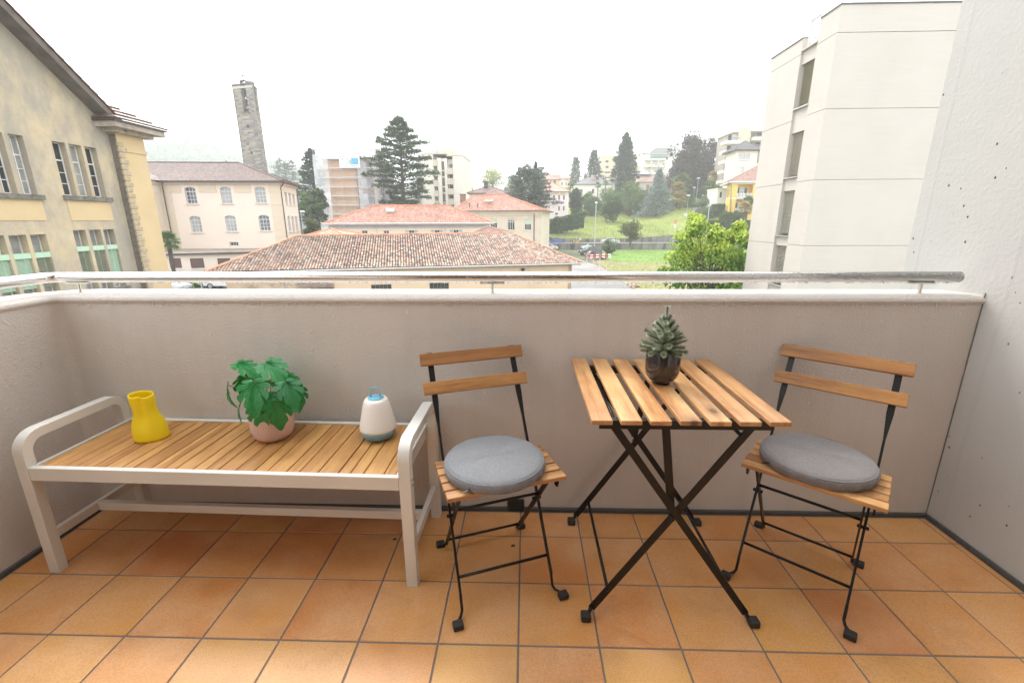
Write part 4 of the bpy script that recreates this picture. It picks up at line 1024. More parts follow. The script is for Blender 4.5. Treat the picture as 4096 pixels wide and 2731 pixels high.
facade('wall', O_b, du, xpl, H_b, bo1, M_peel, barn, .25); facade('wall', O_b+du*xpl, du, wL-xpl, H_b, bo2, M_peach, barn, .25)
gd = MB(); boxb(gd, O_b, du, bo1[0][0], bo1[0][0]+bo1[0][2], .3, 2.3, -.3, -.22); obj('garage_door', gd, mat('grey_garage_door', (.17, .17, .165), .7), barn)
for x, z, w, h in bo2: window(O_b+du*xpl, du, x, z, w, h, barn, mat('rusty_frame', (.20, .15, .12), .7), M_gl, 5, 3, d=.12, fw=.04)
aw = MB()
for k in range(22):
    x = bx_at(1192)+k*(bx_at(1330)-bx_at(1192))/22; N = np.cross(du, Zv); w = (bx_at(1330)-bx_at(1192))/22
    aw.obox(O_b+du*x+Zv*2.75+N*.02, du*w*.8, N*.7-Zv*.18, Zv*(.02+.02*(k % 2)))
obj('awning', aw, mat('faded_corrugated_sheet', (.32, .24, .22), .7), barn)
for x in (xpl+.2, bx_at(2010), bx_at(2060), bx_at(2120)): boxb(mb := MB(), O_b, du, x, x+.35, .2, H_b-.02, -.01, .05); obj('pilaster', mb, M_peach, barn)
obj('side_wall', MB().obox(np.array((wB[0], wB[1], G)), nn*(2*wid-2*ins), -du*.3, Zv*H_b), M_peach, barn)
obj('rear_wall', MB().obox(np.array((wA[0], wA[1], G))+nn*(2*wid-2*ins), du*wL, -nn*.3, Zv*H_b), M_peach, barn)
gutter(barn, eA+du*3-nn*.08-Zv*.06, eB-nn*.08-Zv*.03, M_gutw, .065)
obj('downpipe', MB().tube([O_b+du*bx_at(1146)+np.cross(du, Zv)*.08, O_b+du*bx_at(1146)+np.cross(du, Zv)*.08+Zv*H_b], .05, 8), M_gutw, barn)
p = O_b+du*bx_at(2083)+Zv*(H_b-.35); N = np.cross(du, Zv)
obj('floodlight', MB().obox(p, du*.28, N*.22, Zv*.12).obox(p+du*.1-Zv*.14+N*.06, du*.08, N*.06, Zv*.14), M_blk, barn)

# ================================================================== PINK SCHOOL WITH DARK ROOF
pk = thing('pink_school_building', 'pale pink building with brown tiled hip roof, beige corner bands and arched windows', 'building', (-30, 60, G))
M_pk = plaster('pale_pink_render', (.70, .60, .52), var=.02); M_bg = plaster('beige_trim_render', (.60, .51, .40), var=.02); M_bw = mat('bluish_white_frame', (.50, .54, .58), .5)
pz1 = PY(1121, 726, 58.)[2]           # wall top
pB = PY(1121, 726, 58.); pA = PY(596, 716, 58.); pBg = pB.copy(); pA[2] = pz1
# facade line: left end slightly nearer
A2 = np.array((PY(668, 900, 57.)[0], 57., G)); B2 = np.array((PY(1138, 900, 58.4)[0], 58.4, G)); Up = B2-A2; Wp = np.linalg.norm(Up); Up /= Wp; Hp = pz1-G
def fx(px_, py_, O, U):
    d = ray(px_, py_); N = np.cross(U, Zv); k = np.dot(O-CAM, N)/np.dot(d, N); q = CAM+d*k; return float(np.dot(q-O, U)), q[2]
ops = []
for (x0, x1, yt, yb) in ((739.5, 783, 748, 816), (881, 924, 747, 815), (1019, 1061, 747, 813)):
    a, zt = fx((x0+x1)/2-3, yt, A2, Up); b, zb = fx((x0+x1)/2, yb, A2, Up); ops.append((fx((x0+x1)/2+2, (yt+yb)/2, A2, Up)[0]-.66, zb-G, 1.32, zt-zb, .22))
for (x0, x1, yt, yb) in ((761, 806, 864, 931), (901, 946, 862, 927), (1036, 1079, 860, 924)):
    xc = fx((x0+x1)/2, (yt+yb)/2, A2, Up)[0]; zt = fx(x0, yt, A2, Up)[1]; zb = fx(x0, yb, A2, Up)[1]; ops.append((xc-.68, zb-G, 1.36, zt-zb, .22))
a, zt = fx(917, 968, A2, Up); b, zb = fx(955, 984, A2, Up); ops.append((a, zb-G, b-a, zt-zb))
facade('wall', A2, Up, Wp, Hp, ops, M_pk, pk, .28)
for i, o4 in enumerate(ops):
    x, z, w, h = o4[:4]
    if i < 6: window(A2, Up, x, z, w, h, pk, M_bw, (M_gl, M_gl2, M_gl2, M_gl2, M_gl2, M_gl)[i], 3, 3, d=.2, fw=.09, transom=.55, sill=.18, msill=M_bg, arch=0)
    else: window(A2, Up, x, z, w, h, pk, M_bw, M_gl, 3, 1, d=.2, fw=.08)
for x0, x1, z0, z1, dd in ((0, 1.3, 1.9, Hp-1.25, .06), (Wp-1.35, Wp, 1.9, Hp-1.25, .06)):
    nb = 11
    for k in range(nb): boxb(mb := MB(), A2, Up, x0, x1, z0+(z1-z0)*k/nb+.03, z0+(z1-z0)*(k+1)/nb, -.01, dd); obj('corner_band', mb, M_bg, pk)
    boxb(mb := MB(), A2, Up, x0-.08 if x0 else 0, x1+.08, z1, z1+.22, -.01, .12); obj('band_capital', mb, M_bg, pk)
xsw = sorted([(o[0]-.45, o[0]+o[2]+.45) for o in ops[:3]]); cur = 0
for a, b in xsw+[(Wp, Wp)]:
    boxb(mb := MB(), A2, Up, cur, a, Hp-1.2, Hp-.35, -.01, .05); boxb(mb, A2, Up, cur, a, Hp-1.28, Hp-1.2, -.01, .10); obj('frieze', mb, M_bg, pk); cur = b
boxb(mb := MB(), A2, Up, 0, Wp+.02, 1.35, 1.85, -.01, .08); obj('string_course', mb, M_bg, pk)
boxb(mb := MB(), A2, Up, -.2, Wp+.25, Hp-.35, Hp, -.01, .30); obj('cornice', mb, M_bg, pk)
# right side wall, running away
Us = np.array((PY(1194, 850, 66.)[0]-B2[0], 66.-B2[1], 0)); Ws = np.linalg.norm(Us); Us /= Ws; sops = []
for k in range(3):
    x = Ws*(.30+.24*k)-.5
    sops += [(x, ops[0][1], 1.1, ops[0][3], .2), (x, ops[3][1], 1.1, ops[3][3], .2)]
facade('side_wall', B2, Us, Ws, Hp, sops, M_pk, pk, .28)
for x, z, w, h, _ in sops: window(B2, Us, x, z, w, h, pk, M_bw, M_gl, 2, 3, d=.2, fw=.08, sill=.15, msill=M_bg)
boxb(mb := MB(), B2, Us, 0, .9, 1.9, Hp-1.25, -.01, .05); obj('corner_band', mb, M_bg, pk); boxb(mb := MB(), B2, Us, 0, Ws, Hp-.35, Hp, -.01, .3); obj('cornice', mb, M_bg, pk)
boxb(mb := MB(), B2, Us, 0, Ws, Hp-1.2, Hp-.35, -.01, .05); obj('frieze', mb, M_bg, pk)
C2 = B2+Us*Ws
# left wing wall towards the viewer
Ul = np.array((0.10, 1., 0)); Ul /= np.linalg.norm(Ul); Ol = A2-Ul*9
facade('wing_wall', Ol, Ul, 9, Hp, [(6.2, ops[0][1], 1.2, ops[0][3], .2), (6.2, ops[3][1], 1.2, ops[3][3], .2)], M_pk, pk, .28)
for z, h in ((ops[0][1], ops[0][3]), (ops[3][1], ops[3][3])): window(Ol, Ul, 6.2, z, 1.2, h, pk, M_bw, M_gl, 3, 3, d=.2, fw=.08, sill=.15, msill=M_bg)
boxb(mb := MB(), Ol, Ul, 7.9, 9, 1.9, Hp-1.25, -.01, .05); obj('corner_band', mb, M_bg, pk); boxb(mb := MB(), Ol, Ul, 0, 9, Hp-.35, Hp, -.01, .3); obj('cornice', mb, M_bg, pk)
# roof
Np = np.cross(Up, Zv); oh = .75; zt = G+Hp+.02
eFL = A2+Zv*(Hp+.05)+Np*oh-Up*16; eFR = B2+Zv*(Hp+.05)+Np*oh+Up*oh; rr = PY(955, 652, 66.); rl = rr-Up*22
eBR = C2+Zv*(Hp+.05)+Up*oh; eBR = eFR+Us*(Ws+2.0); eBL = eFL-Np*16.
hiproof(pk, [eFL, eFR, eBR, eBL], [rl, rr], M_rbrn, mat('brown_ridge', (.10, .06, .055), .6), rows=26, step=.05, under=.16, mfas=M_gut, cap=.11)
w0 = A2+Zv*(Hp+.051)+Up*oh+Np*.3; mb = MB(); uvs = []
roof_face(mb, uvs, w0-Ul*9+Zv*.0, w0, w0-Up*6+Np*-4.5+Zv*2.6, w0-Ul*9-Up*6+Zv*2.6, 14, .05); o = obj('wing_roof', mb, M_rbrn, pk); put_uv(o, uvs)
for (x1_, y1_, x2_, y2_, Yv) in ((654, 722, 690, 940, 56.7),):
    a, b = PY(x1_, y1_, Yv), PY(x2_, y2_, Yv); b[0] = a[0]+.02; obj('downpipe', MB().tube([a, a-Zv*.5+np.array((-.3, 0, 0)), np.array((a[0]-.3, a[1], b[2]))], .07, 8), M_gut, pk)
q = B2+Np*.12+Us*.2+Up*.12; obj('downpipe', MB().tube([q+Zv*(Hp-.1)+Up*.5, q+Zv*(Hp-.7), q], .07, 8), M_gut, pk)
q = C2+Up*.15; obj('downpipe', MB().tube([q+Zv*(Hp-.1)+Up*.4, q+Zv*(Hp-.7), q], .07, 8), M_gut, pk)
obj('lightning_rod', MB().tube([PY(906, 652, 66.), PY(905, 643, 66.)], .06, 6).tube([PY(906, 652, 65.9), PY(917, 712, 57.9)], .035, 5), M_gut, pk)
# low annex
an = thing('flat_annex', 'low pale pink annex with gravel roof and brown roller shutters', 'building', (-25, 47, G))
aZ = -2.15; aA, aB = PZ(668, 1015, aZ), PZ(1120, 1004, aZ); Ua = aB-aA; Wa = np.linalg.norm(Ua); Ua /= Wa; Na = np.cross(Ua, Zv)
Oa = np.array((aA[0], aA[1], G))-Na*.0; Ha = aZ-G-.2; aops = []
for x0, x1 in ((674, 722), (758, 813), (868, 920), (974, 1020), (1070, 1110)):
    a, zt_ = fx(x0, 1034, Oa, Ua); b, _ = fx(x1, 1034, Oa, Ua); zb_ = fx(x0, 1074, Oa, Ua)[1]; aops.append((a, zb_-G, b-a, zt_-zb_))
facade('wall', Oa-Ua*6, Ua, Wa+6, Ha, [(x+6, z, w, h) for x, z, w, h in aops], M_pk, an, .15)
M_shut = mat('brown_roller_shutter', (.13, .075, .06), .6, var=.1)
for x, z, w, h in aops:
    s_ = MB(); n = 13
    for k in range(n): boxb(s_, Oa, Ua, x, x+w, z+h*k/n, z+h*(k+.86)/n, -.13, -.09)
    boxb(s_, Oa, Ua, x, x+w, z, z+h, -.15, -.12); s = obj('roller_shutter', s_, M_shut, an)
    boxb(mb := MB(), Oa, Ua, x-.05, x+w+.05, z-.1, z, -.02, .1); obj('sill', mb, M_wf, an)
ro = Oa+Zv*(Ha); obj('roof', MB().obox(ro-Ua*6+Na*.35, Ua*(Wa+6), -Na*11.5, Zv*.2), mat('brown_gravel_roofing', (.25, .21, .17), .95, var=.25, vs=1.2, bump=.5, bs=20, bd=.03), an)
obj('roof_edge', MB().obox(ro-Ua*6+Na*.36+Zv*.05, Ua*(Wa+6), Na*.04, Zv*.17), M_gut, an)

# ================================================================== STONE BELL TOWER
TY = 110.
tA, tB, tC = PY(974.4, 659, TY+.0), PY(1049, 659, TY-1.2), PY(1068, 659, TY+3.2)
tw = thing('bell_tower', 'tall slender rubble stone bell tower with open belfry slot and a cross on top', 'tower', (tA[0], TY, G))
tA[2] = tB[2] = tC[2] = G
topz = PY(930, 340, TY)[2]; Ut = tB-tA; Wt = np.linalg.norm(Ut); Ut /= Wt; Ht = topz-G; Nt = np.cross(Ut, Zv)
M_tst = stonemat('grey_brown_rubble', [(.11, .105, .10), (.24, .22, .195), (.34, .30, .25), (.17, .16, .155), (.28, .21, .15)], .62, mort=(.26, .24, .21), vec=vxz, asp=2.6, bd=.08)
def trel(px_, py_): return fx(px_, py_, tA, Ut)
xa, z1 = trel(957, 322); xb, _ = trel(978, 322); _, z0 = trel(975, 449)
xh1 = trel((435+9)/3.135+850, (960)/3.135+200); xh2 = trel(491/3.135+850, 1288/3.135+200)
tops = [(xa, z0-G, xb-xa, z1-z0), (xh1[0]-.3, xh1[1]-G-.3, .6, .6), (xh2[0]-.3, xh2[1]-G-.3, .6, .6)]
facade('wall', tA, Ut, Wt, Ht, tops, M_tst, tw, 1.0)
Uc = tC-tB; Wc = np.linalg.norm(Uc); Uc /= Wc
facade('wall', tB, Uc, Wc, Ht, [(Wc*.35, z0-G, Wc*.3, z1-z0)], M_tst, tw, 1.0)
tD = tA+(tC-tB)
obj('wall', MB().obox(tD, Ut*Wt, -Uc*.3, Zv*Ht), M_tst, tw); obj('wall', MB().obox(tA+Ut*.01, Uc*Wc, Ut*.3, Zv*Ht), M_tst, tw)
obj('interior', MB().obox(tA+Ut*.3+Uc*1.4, Ut*(Wt-1.5), Uc*.1, Zv*Ht), mat('belfry_dark_grey', (.09, .09, .095), .9), tw)
obj('lintel_band', MB().obox(tA-Ut*.04+Nt*.05+Zv*(Ht-.9), Ut*(Wt+.1), -Nt*.2, Zv*.5), mat('pale_band_stone', (.42, .40, .36), .9), tw)
for k in range(4):
    zz = z1-1.9-k*1.95; c = tA+Ut*((xa+xb)/2+.25)+Uc*.75
    bell = obj('bell', MB().lathe([(.42, 0), (.40, .05), (.30, .25), (.24, .45), (.16, .58), (.05, .66)], (c[0], c[1], zz), 14), mat('pale_bronze', (.35, .38, .36), .35, metal=.6), tw, smooth=True)
    obj('bell_yoke', MB().obox(tA+Ut*(xa+.02)+Uc*.72+Zv*(zz-G+.70), Ut*(xb-xa-.04), Uc*.15, Zv*.14), M_fen, tw)
gr_ = MB()
for k in range(6): gr_.obox(tA+Ut*(xa+.1+k*(xb-xa-.2)/5)+Zv*(z0-G)+Uc*.1, Ut*.05, Uc*.05, Zv*1.2)
gr_.obox(tA+Ut*xa+Zv*(z0-G+1.2)+Uc*.1, Ut*(xb-xa), Uc*.05, Zv*.07); obj('belfry_railing', gr_, M_fen, tw)
obj('ledge', MB().obox(tA+Ut*(xa-.25)+Zv*(z0-G-.25)+Nt*.25, Ut*(xb-xa+.5), -Nt*.3, Zv*.22), M_stone, tw)
cen = (tA+tC)/2; z_ = topz
ev = [tA-Ut*.15+Nt*.15, tB+Ut*.1+Nt*.15, tC+Ut*.15+Uc*.1, tD-Ut*.15+Uc*.1]; ev = [q*np.array((1, 1, 0))+Zv*(z_-.05) for q in ev]; ap = np.array((cen[0], cen[1], z_+.55))
hiproof(tw, ev, [ap-Ut*.01, ap+Ut*.01], M_rgry, None, rows=5, step=.1, under=.12, mfas=M_stone)
ct = PY(964, 238, TY+1.5)
cx_, cy_ = cen[0], cen[1]; ctz = ct[2]
cs = MB().tube([(cx_, cy_, z_+.3), (cx_, cy_, ctz)], [.09, .04], 6); cs.tube([(cx_-.75, cy_, ctz-2.0), (cx_+.75, cy_, ctz-2.0)], .05, 6); cs.lathe([(.05, 0), (.22, .15), (.22, .3), (.05, .45)], (cx_, cy_, z_+2.0), 10)
obj('cross', cs, M_fen, tw)
# ================================================================== RED ROOFED SCHOOL BUILDINGS IN THE MIDDLE
def hip_building(name, label, FL, FR, depth, ridgeL, ridgeR, wall_m, roof_m, cap_m, ez, oh=.6, rows=16, step=.05, base=G, gut=None, ops=None, sops=None, cat='building', fas=None, cap=.1, rdepth=None):
    """FL, FR: eave end points (x, y) of the front; walls set in by oh"""
    FL, FR = np.array((FL[0], FL[1], 0.)), np.array((FR[0], FR[1], 0.)); U = FR-FL; W = np.linalg.norm(U); U /= W; N = np.cross(U, Zv)
    t = thing(name, label, cat, ((FL[0]+FR[0])/2, (FL[1]+FR[1])/2, base))
    e = [FL+Zv*ez, FR+Zv*ez, FR-N*depth+Zv*ez, FL-N*depth+Zv*ez]
    hiproof(t, e, [ridgeL, ridgeR], roof_m, cap_m, rows, step, .14, fas or M_wf, cap=cap)
    O = FL+U*oh-N*oh; O[2] = base; Wl = W-2*oh; H = ez-.1-base
    facade('wall', O, U, Wl, H, ops or [], wall_m, t)
    O2 = O+U*Wl; facade('side_wall', O2, -N, depth-2*oh, H, sops or [], wall_m, t)
    facade('side_wall', O-N*(depth-2*oh), N, depth-2*oh, H, [], wall_m, t); facade('rear_wall', O2-N*(depth-2*oh), -U, Wl, H, [], wall_m, t)
    if gut: gutter(t, e[0]+N*.07, e[1]+N*.07, gut); gutter(t, e[1]+U*.07, e[2]+U*.07, gut)
    return t, O, U, H, O2
M_cap = mat('orange_ridge_cap', (.52, .19, .09), .5, var=.2, vs=.8)
M_cream = plaster('cream_render', (.68, .58, .46), var=.03)
a, b = PY(1290, 899, 60.), PY(1975, 889, 62.); ez = (a[2]+b[2])/2-.0
rl_, rr_ = PY(1497, 822, 67.), PY(1790, 822, 68.5)
rl_[2] = rr_[2] = (rl_[2]+rr_[2])/2
U_t = np.array((b[0]-a[0], b[1]-a[1], 0)); W_t = np.linalg.norm(U_t); U_t /= W_t
O_t = np.array((a[0], a[1], 0))+U_t*.6-np.cross(U_t, Zv)*.6; O_t[2] = G
ops = []; shut = []
for x0, x1, y0, y1, sh in ((1446, 1471, 922, 940, 0), (1533, 1557, 922, 940, 0), (1634, 1658, 921, 940, 1), (1737, 1760, 920, 940, 1), (1812, 1836, 919, 940, 1)):
    xa, zt = fx(x0, y0, O_t, U_t); xb, zb = fx(x1, y1, O_t, U_t); ops.append((xa, zb-G-.4, xb-xa, zt-zb+.4)); shut.append(sh)
M_shg = mat('grey_shutter', (.36, .37, .39), .6)
t, O, U, H, O2 = hip_building('red_roof_building', 'cream school building with bright red tiled hip roof and a small white skylight', a, b, 15., rl_, rr_, M_cream, M_rred, M_cap, ez, gut=M_gutw, ops=ops, rows=24, step=.045)
for o4, sh in zip(ops, shut):
    window(O, U, *o4, t, M_wf, M_gl, 2, 2, d=.15, fw=.06, sill=.08, msill=M_wf)
    if sh:
        for s in (-1, 1): xx = o4[0]-.02-o4[2]*.55 if s < 0 else o4[0]+o4[2]+.02; boxb(mb := MB(), O, U, xx, xx+o4[2]*.55, o4[1], o4[1]+o4[3], .01, .06); obj('shutter', mb, M_shg, t)
boxb(mb := MB(), O, U, 0, np.linalg.norm(b-a)-1.2, H-.55, H-.1, -.01, .03); obj('frieze', mb, mat('lilac_grey_band', (.42, .39, .40), .8), t)
p = PY(1560, 843, 64.8); obj('skylight', MB().box(p-(.5, .3, .15), p+(.5, .5, .35)), M_wf, t)
for x in (1505, 1780): q = O+U*fx(x, 905, O, U)[0]+np.cross(U, Zv)*.1; obj('downpipe', MB().tube([q+Zv*(H-.2), q], .05, 8), M_gutw, t)
# building b
a, b = PY(1800, 843, 84.), PY(2180, 841, 81.5); ez = b[2]-.05
rl_, rr_ = PY(1898, 779, 90.), PY(2017, 780, 89.); rl_[2] = rr_[2]
M_agec = plaster('aged_cream_stucco', (.60, .53, .42), (.48, .42, .33), (.55, .75), vs=.8)
U_t = np.array((b[0]-a[0], b[1]-a[1], 0)); W_t = np.linalg.norm(U_t); U_t /= W_t
O_t = np.array((a[0], a[1], 0))+U_t*.7-np.cross(U_t, Zv)*.7; O_t[2] = G
ops = []
for x0, x1 in ((1961, 1989), (2030, 2059), (2098, 2125)):
    xa, zt = fx(x0, 876, O_t, U_t); xb, zb = fx(x1, 921, O_t, U_t); ops.append((xa, zb-G, xb-xa, zt-zb, .22))
M_mint = mat('pale_mint_blind', (.50, .62, .47), .6, var=.03)
t, O, U, H, O2 = hip_building('stucco_school_building', 'aged cream stucco school building with red tiled roof and mint green roller blinds', a, b, 17., rl_, rr_, M_agec, M_rred, M_cap, ez, oh=.7, gut=M_gut, ops=ops, rows=22, step=.05, fas=M_agec)
for i, o4 in enumerate(ops):
    f = window(O, U, *o4[:4], t, M_wf, M_gl, 3, 1, d=.15, fw=.08, transom=.55, sill=.25, msill=M_agec)
    n = 9; top = .62 if i == 1 else .62; mb = MB()
    hh = .30 if i == 1 else (.95 if i == 2 else .75)
    for k in range(n): boxb(mb, O, U, o4[0]+.05, o4[0]+o4[2]-.05, o4[1]+o4[3]-hh+k*hh/n, o4[1]+o4[3]-hh+(k+.85)*hh/n, -.11, -.07)
    obj('blind', mb, M_mint, f); boxb(mb := MB(), O, U, o4[0]-.12, o4[0]+o4[2]+.12, o4[1]+o4[3]+.02, o4[1]+o4[3]+.14, -.01, .08); boxb(mb, O, U, o4[0]+o4[2]/2-.25, o4[0]+o4[2]/2+.25, o4[1]+o4[3]+.14, o4[1]+o4[3]+.5, -.01, .1); obj('lintel', mb, M_agec, f)
Wb = W_t-1.4; boxb(mb := MB(), O, U, 0, Wb+.1, H-.75, H-.1, -.01, .15); boxb(mb, O, U, 0, Wb+.2, H-.35, H-.05, -.01, .35); obj('cornice', mb, M_agec, t)
for k in range(16): boxb(mb := MB(), O, U, Wb-.9, Wb+.04, .6+k*.45, .6+k*.45+.38, -.01, .06); obj('corner_stone', mb, M_agec, t)
q = O+U*(Wb-1.3)+np.cross(U, Zv)*.12; obj('downpipe', MB().tube([q+Zv*(H-.2), q], .07, 8), M_gut, t)
p = PY(1955, 804, 86.); obj('skylight', MB().box(p-(.7, .4, .05), p+(.7, .5, .16)), M_wf, t)
for x in (1879, 1911): p = PY(x, 823, 84.8); obj('vent_pipe', MB().box(p-(.08, .08, .3), p+(.08, .08, .35)).box(p+(-.22, -.1, .35), p+(.22, .1, .43)), M_fen, t)
p = PY(1852, 795, 88.); obj('chimney', MB().box(p-(.5, .4, 1.0), p+(.5, .4, .7)).box(p+(-.6, -.5, .7), p+(.6, .5, .85)), mat('sooty_brick', (.22, .13, .1), .9), t)
# small roofs in front
def small_roof(label, pL, pR, pT, Y, dep, rm, wm, cap, cat='shed', rows=8):
    a, b = PY(*pL, Y), PY(*pR, Y); c = PY(*pT, Y+dep/2); ez = min(a[2], b[2])
    c2 = c+np.array((.02, 0, 0)); t, *_ = hip_building('outbuilding', label, a, b, dep, c, c2, wm, rm, cap, ez, rows=rows, oh=.3, fas=M_wf); return t
small_roof('small outbuilding with a pale orange pyramid roof behind the left ridge of the tiled barn', (1205, 948), (1395, 946), (1322, 916), 47., 6., tilemat('pale_orange_tiles', (.55, .27, .16), (.62, .34, .22), (.66, .42, .3)), M_cream, M_cap)
small_roof('small outbuilding with a dull brown pyramid roof behind the right end of the tiled barn', (1888, 934), (2030, 934), (1952, 907), 50., 6., M_rpnk, M_cream, mat('brown_ridge_c', (.28, .2, .16), .8))
# dark roofs behind
def dist_house(name, label, eL, eR, rL, rR, Y, dep, wm, rm, base_y, cap=None, win=None, cat='house', mf=None, mg=None, rows=10, oh=.5, fas=None, nz=2):
    a, b = PY(*eL, Y), PY(*eR, Y); c, d = PY(*rL, Y+dep/2), PY(*rR, Y+dep/2); c[2] = d[2] = (c[2]+d[2])/2; ez = (a[2]+b[2])/2
    bz = PY(eL[0], base_y, Y)[2]-4; U = b-a; U[2] = 0; W = np.linalg.norm(U); U /= W; O_ = np.array((a[0], a[1], bz))+U*oh-np.cross(U, Zv)*oh
    ops = []
    for x0, y0, x1, y1 in (win or []):
        xa, zt = fx(x0, y0, O_, U); xb, zb = fx(x1, y1, O_, U)
        if 0 < xa and xb < W-2*oh and zb > bz: ops.append((xa, zb-bz, xb-xa, zt-zb))
    t, O, U, H, O2 = hip_building(name, label, a, b, dep, c, d, wm, rm, cap, ez, rows=rows, oh=oh, base=bz, ops=ops, cat=cat, fas=fas or M_gut, step=.06, cap=.13)
    for o4 in ops: window(O, U, *o4, t, mf or M_wf, mg or M_gl, 2, nz, d=.12, fw=.10)
    return t, O, U, H, ops
M_capb = mat('dark_ridge', (.09, .06, .055), .6); M_capp = mat('pink_brown_ridge', (.33, .18, .14), .6)
dist_house('dark_roof_house', 'dark brown hip roof with a chimney showing behind the red roofs', (1868, 771), (2040, 773), (1950, 745), (1954, 745), 112, 16, M_cream, M_rbrn, 850, M_capb)
p = PY(1944, 740, 118.); obj('chimney', MB().box(p-(.5, .5, 1.2), p+(.5, .5, .5)).box(p+(-.75, -.6, .6), p+(.75, .6, .8)), M_fen, bpy.data.objects['dark_roof_house'])
dist_house('pink_roof_house', 'small pinkish brown roof gable just above the right red roof', (1925, 783), (2036, 786), (1978, 763), (1984, 763), 100, 10, M_cream, M_rpnk, 850, M_capp)

# ================================================================== SCAFFOLDED BLOCK
SY = 105.
sA, sB = PY(1317, 890, SY), PY(1500, 890, SY); sA[2] = sB[2] = G; sTop = PY(1330, 612, SY)[2]
Us_ = sB-sA; Wsx = np.linalg.norm(Us_); Us_ /= Wsx; Hs = sTop-G-1.5
blk = thing('scaffolded_block', 'apartment block with peach walls being repainted behind scaffolding', 'building', (sA[0], SY, G))
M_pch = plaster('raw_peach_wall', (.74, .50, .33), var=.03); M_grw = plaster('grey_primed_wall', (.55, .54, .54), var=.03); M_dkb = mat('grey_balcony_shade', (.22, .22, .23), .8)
Wp_ = Wsx*.60
boxb(mb := MB(), sA, Us_, .2, Wp_+.9, 0, Hs, -12, 0); obj('wall', mb, M_pch, blk)
boxb(mb := MB(), sA, Us_, Wp_+.9, Wsx, 0, Hs, -12, -.4); obj('wall', mb, M_grw, blk)
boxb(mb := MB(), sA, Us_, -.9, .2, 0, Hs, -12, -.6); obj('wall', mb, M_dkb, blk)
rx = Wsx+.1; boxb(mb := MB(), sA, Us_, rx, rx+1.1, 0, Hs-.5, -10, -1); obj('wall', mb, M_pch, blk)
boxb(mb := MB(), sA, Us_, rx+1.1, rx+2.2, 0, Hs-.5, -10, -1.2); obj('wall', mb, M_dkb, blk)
boxb(mb := MB(), sA, Us_, 0, Wsx+2.2, Hs, Hs+.4, -12, .3); obj('roof_slab', mb, M_grw, blk)
scf = thing('scaffolding', 'tall pipe scaffolding with translucent white netting wrapped round the peach block', 'scaffolding', (sA[0]-1, SY-1.3, G))
M_pipe = mat('galvanised_pipe', (.50, .51, .53), .5); M_plank = mat('scaffold_deck', (.55, .55, .56), .7)
So = sA-Us_*1.3+np.cross(Us_, Zv)*.4; lift = 34/1802*SY*.985; nl = int((Hs+1.5)/lift)+1; tot = 14.4
xsn = [0, 1.2, 3.4, 5.8, 8.3, 10.2, 11.6, tot-1.3, tot]
z0s = (sTop-G) % lift
for x in xsn:
    for d in (.0, 1.2): obj('standard', MB().tube([So+Us_*x+np.cross(Us_, Zv)*d, So+Us_*x+np.cross(Us_, Zv)*d+Zv*(nl*lift-.3)], .04, 5), M_pipe, scf)
Ns = np.cross(Us_, Zv)
for k in range(nl):
    z = k*lift+.7
    obj('deck', MB().obox(So+Us_*0+Zv*z+Ns*.05, Us_*tot, Ns*1.1, Zv*.09), M_plank, scf)
    for h in (.55, 1.05): obj('guard_rail', MB().tube([So+Ns*1.25+Zv*(z+h), So+Ns*1.25+Us_*tot+Zv*(z+h)], .022, 5), M_pipe, scf)
    obj('toe_board', MB().obox(So+Ns*1.2+Zv*z, Us_*tot, Ns*.04, Zv*.2), M_plank, scf)
    for x in (tot,): obj('side_rail', MB().tube([So+Us_*x+Zv*(z+1), So+Us_*x+Zv*(z+1)-Ns*9], .04, 5), M_pipe, scf)
for x in (0, tot-1.3):
    for k in range(nl-1): obj('brace', MB().tube([So+Us_*x+Zv*(k*lift+.7)+Ns*.6, So+Us_*(x+1.25)+Zv*((k+1)*lift+.7)+Ns*.6], .04, 5), M_pipe, scf)
def netmat(name, alpha, col=(.78, .79, .80)):
    m, nt, b = newmat(name); v = coords(nt, 'Object'); lk(nt, ramp(nt, noise(nt, v, .45, 5, .6), [(.35, alpha*.55), (.65, min(1, alpha*1.4))]), b.inputs['Alpha'])
    b.inputs['Base Color'].default_value = (*col, 1); b.inputs['Roughness'].default_value = .8; return m
M_net = netmat('white_scaffold_net', .35); M_wrap = netmat('white_plastic_wrap', .85, (.80, .82, .83))
def sheet(x0, x1, z0, z1, off, mt_, nx_=14, nz_=14, amp=.09, nm='netting'):
    V = []; Fq = []
    for j in range(nz_+1):
        for i in range(nx_+1):
            x, z = x0+(x1-x0)*i/nx_, z0+(z1-z0)*j/nz_; V.append(So+Us_*x+Zv*z+Ns*(off+random.uniform(-amp, amp)))
    for j in range(nz_):
        for i in range(nx_): a_ = j*(nx_+1)+i; Fq.append((a_, a_+1, a_+nx_+2, a_+nx_+1))
    return npobj(nm, V, Fq, mt_, scf)
tz = sTop-G
sheet(xsn[5]-.6, xsn[5]+1.4, 0, tz-.5, 1.6, M_net, 4, 20, .15); sheet(-.1, 3.2, 0, tz-.6, 1.6, netmat('denser_net', .5), 5, 20, .12); sheet(tot-1.4, tot+.1, 0, tz-2, 1.6, M_net, 3, 20, .12)
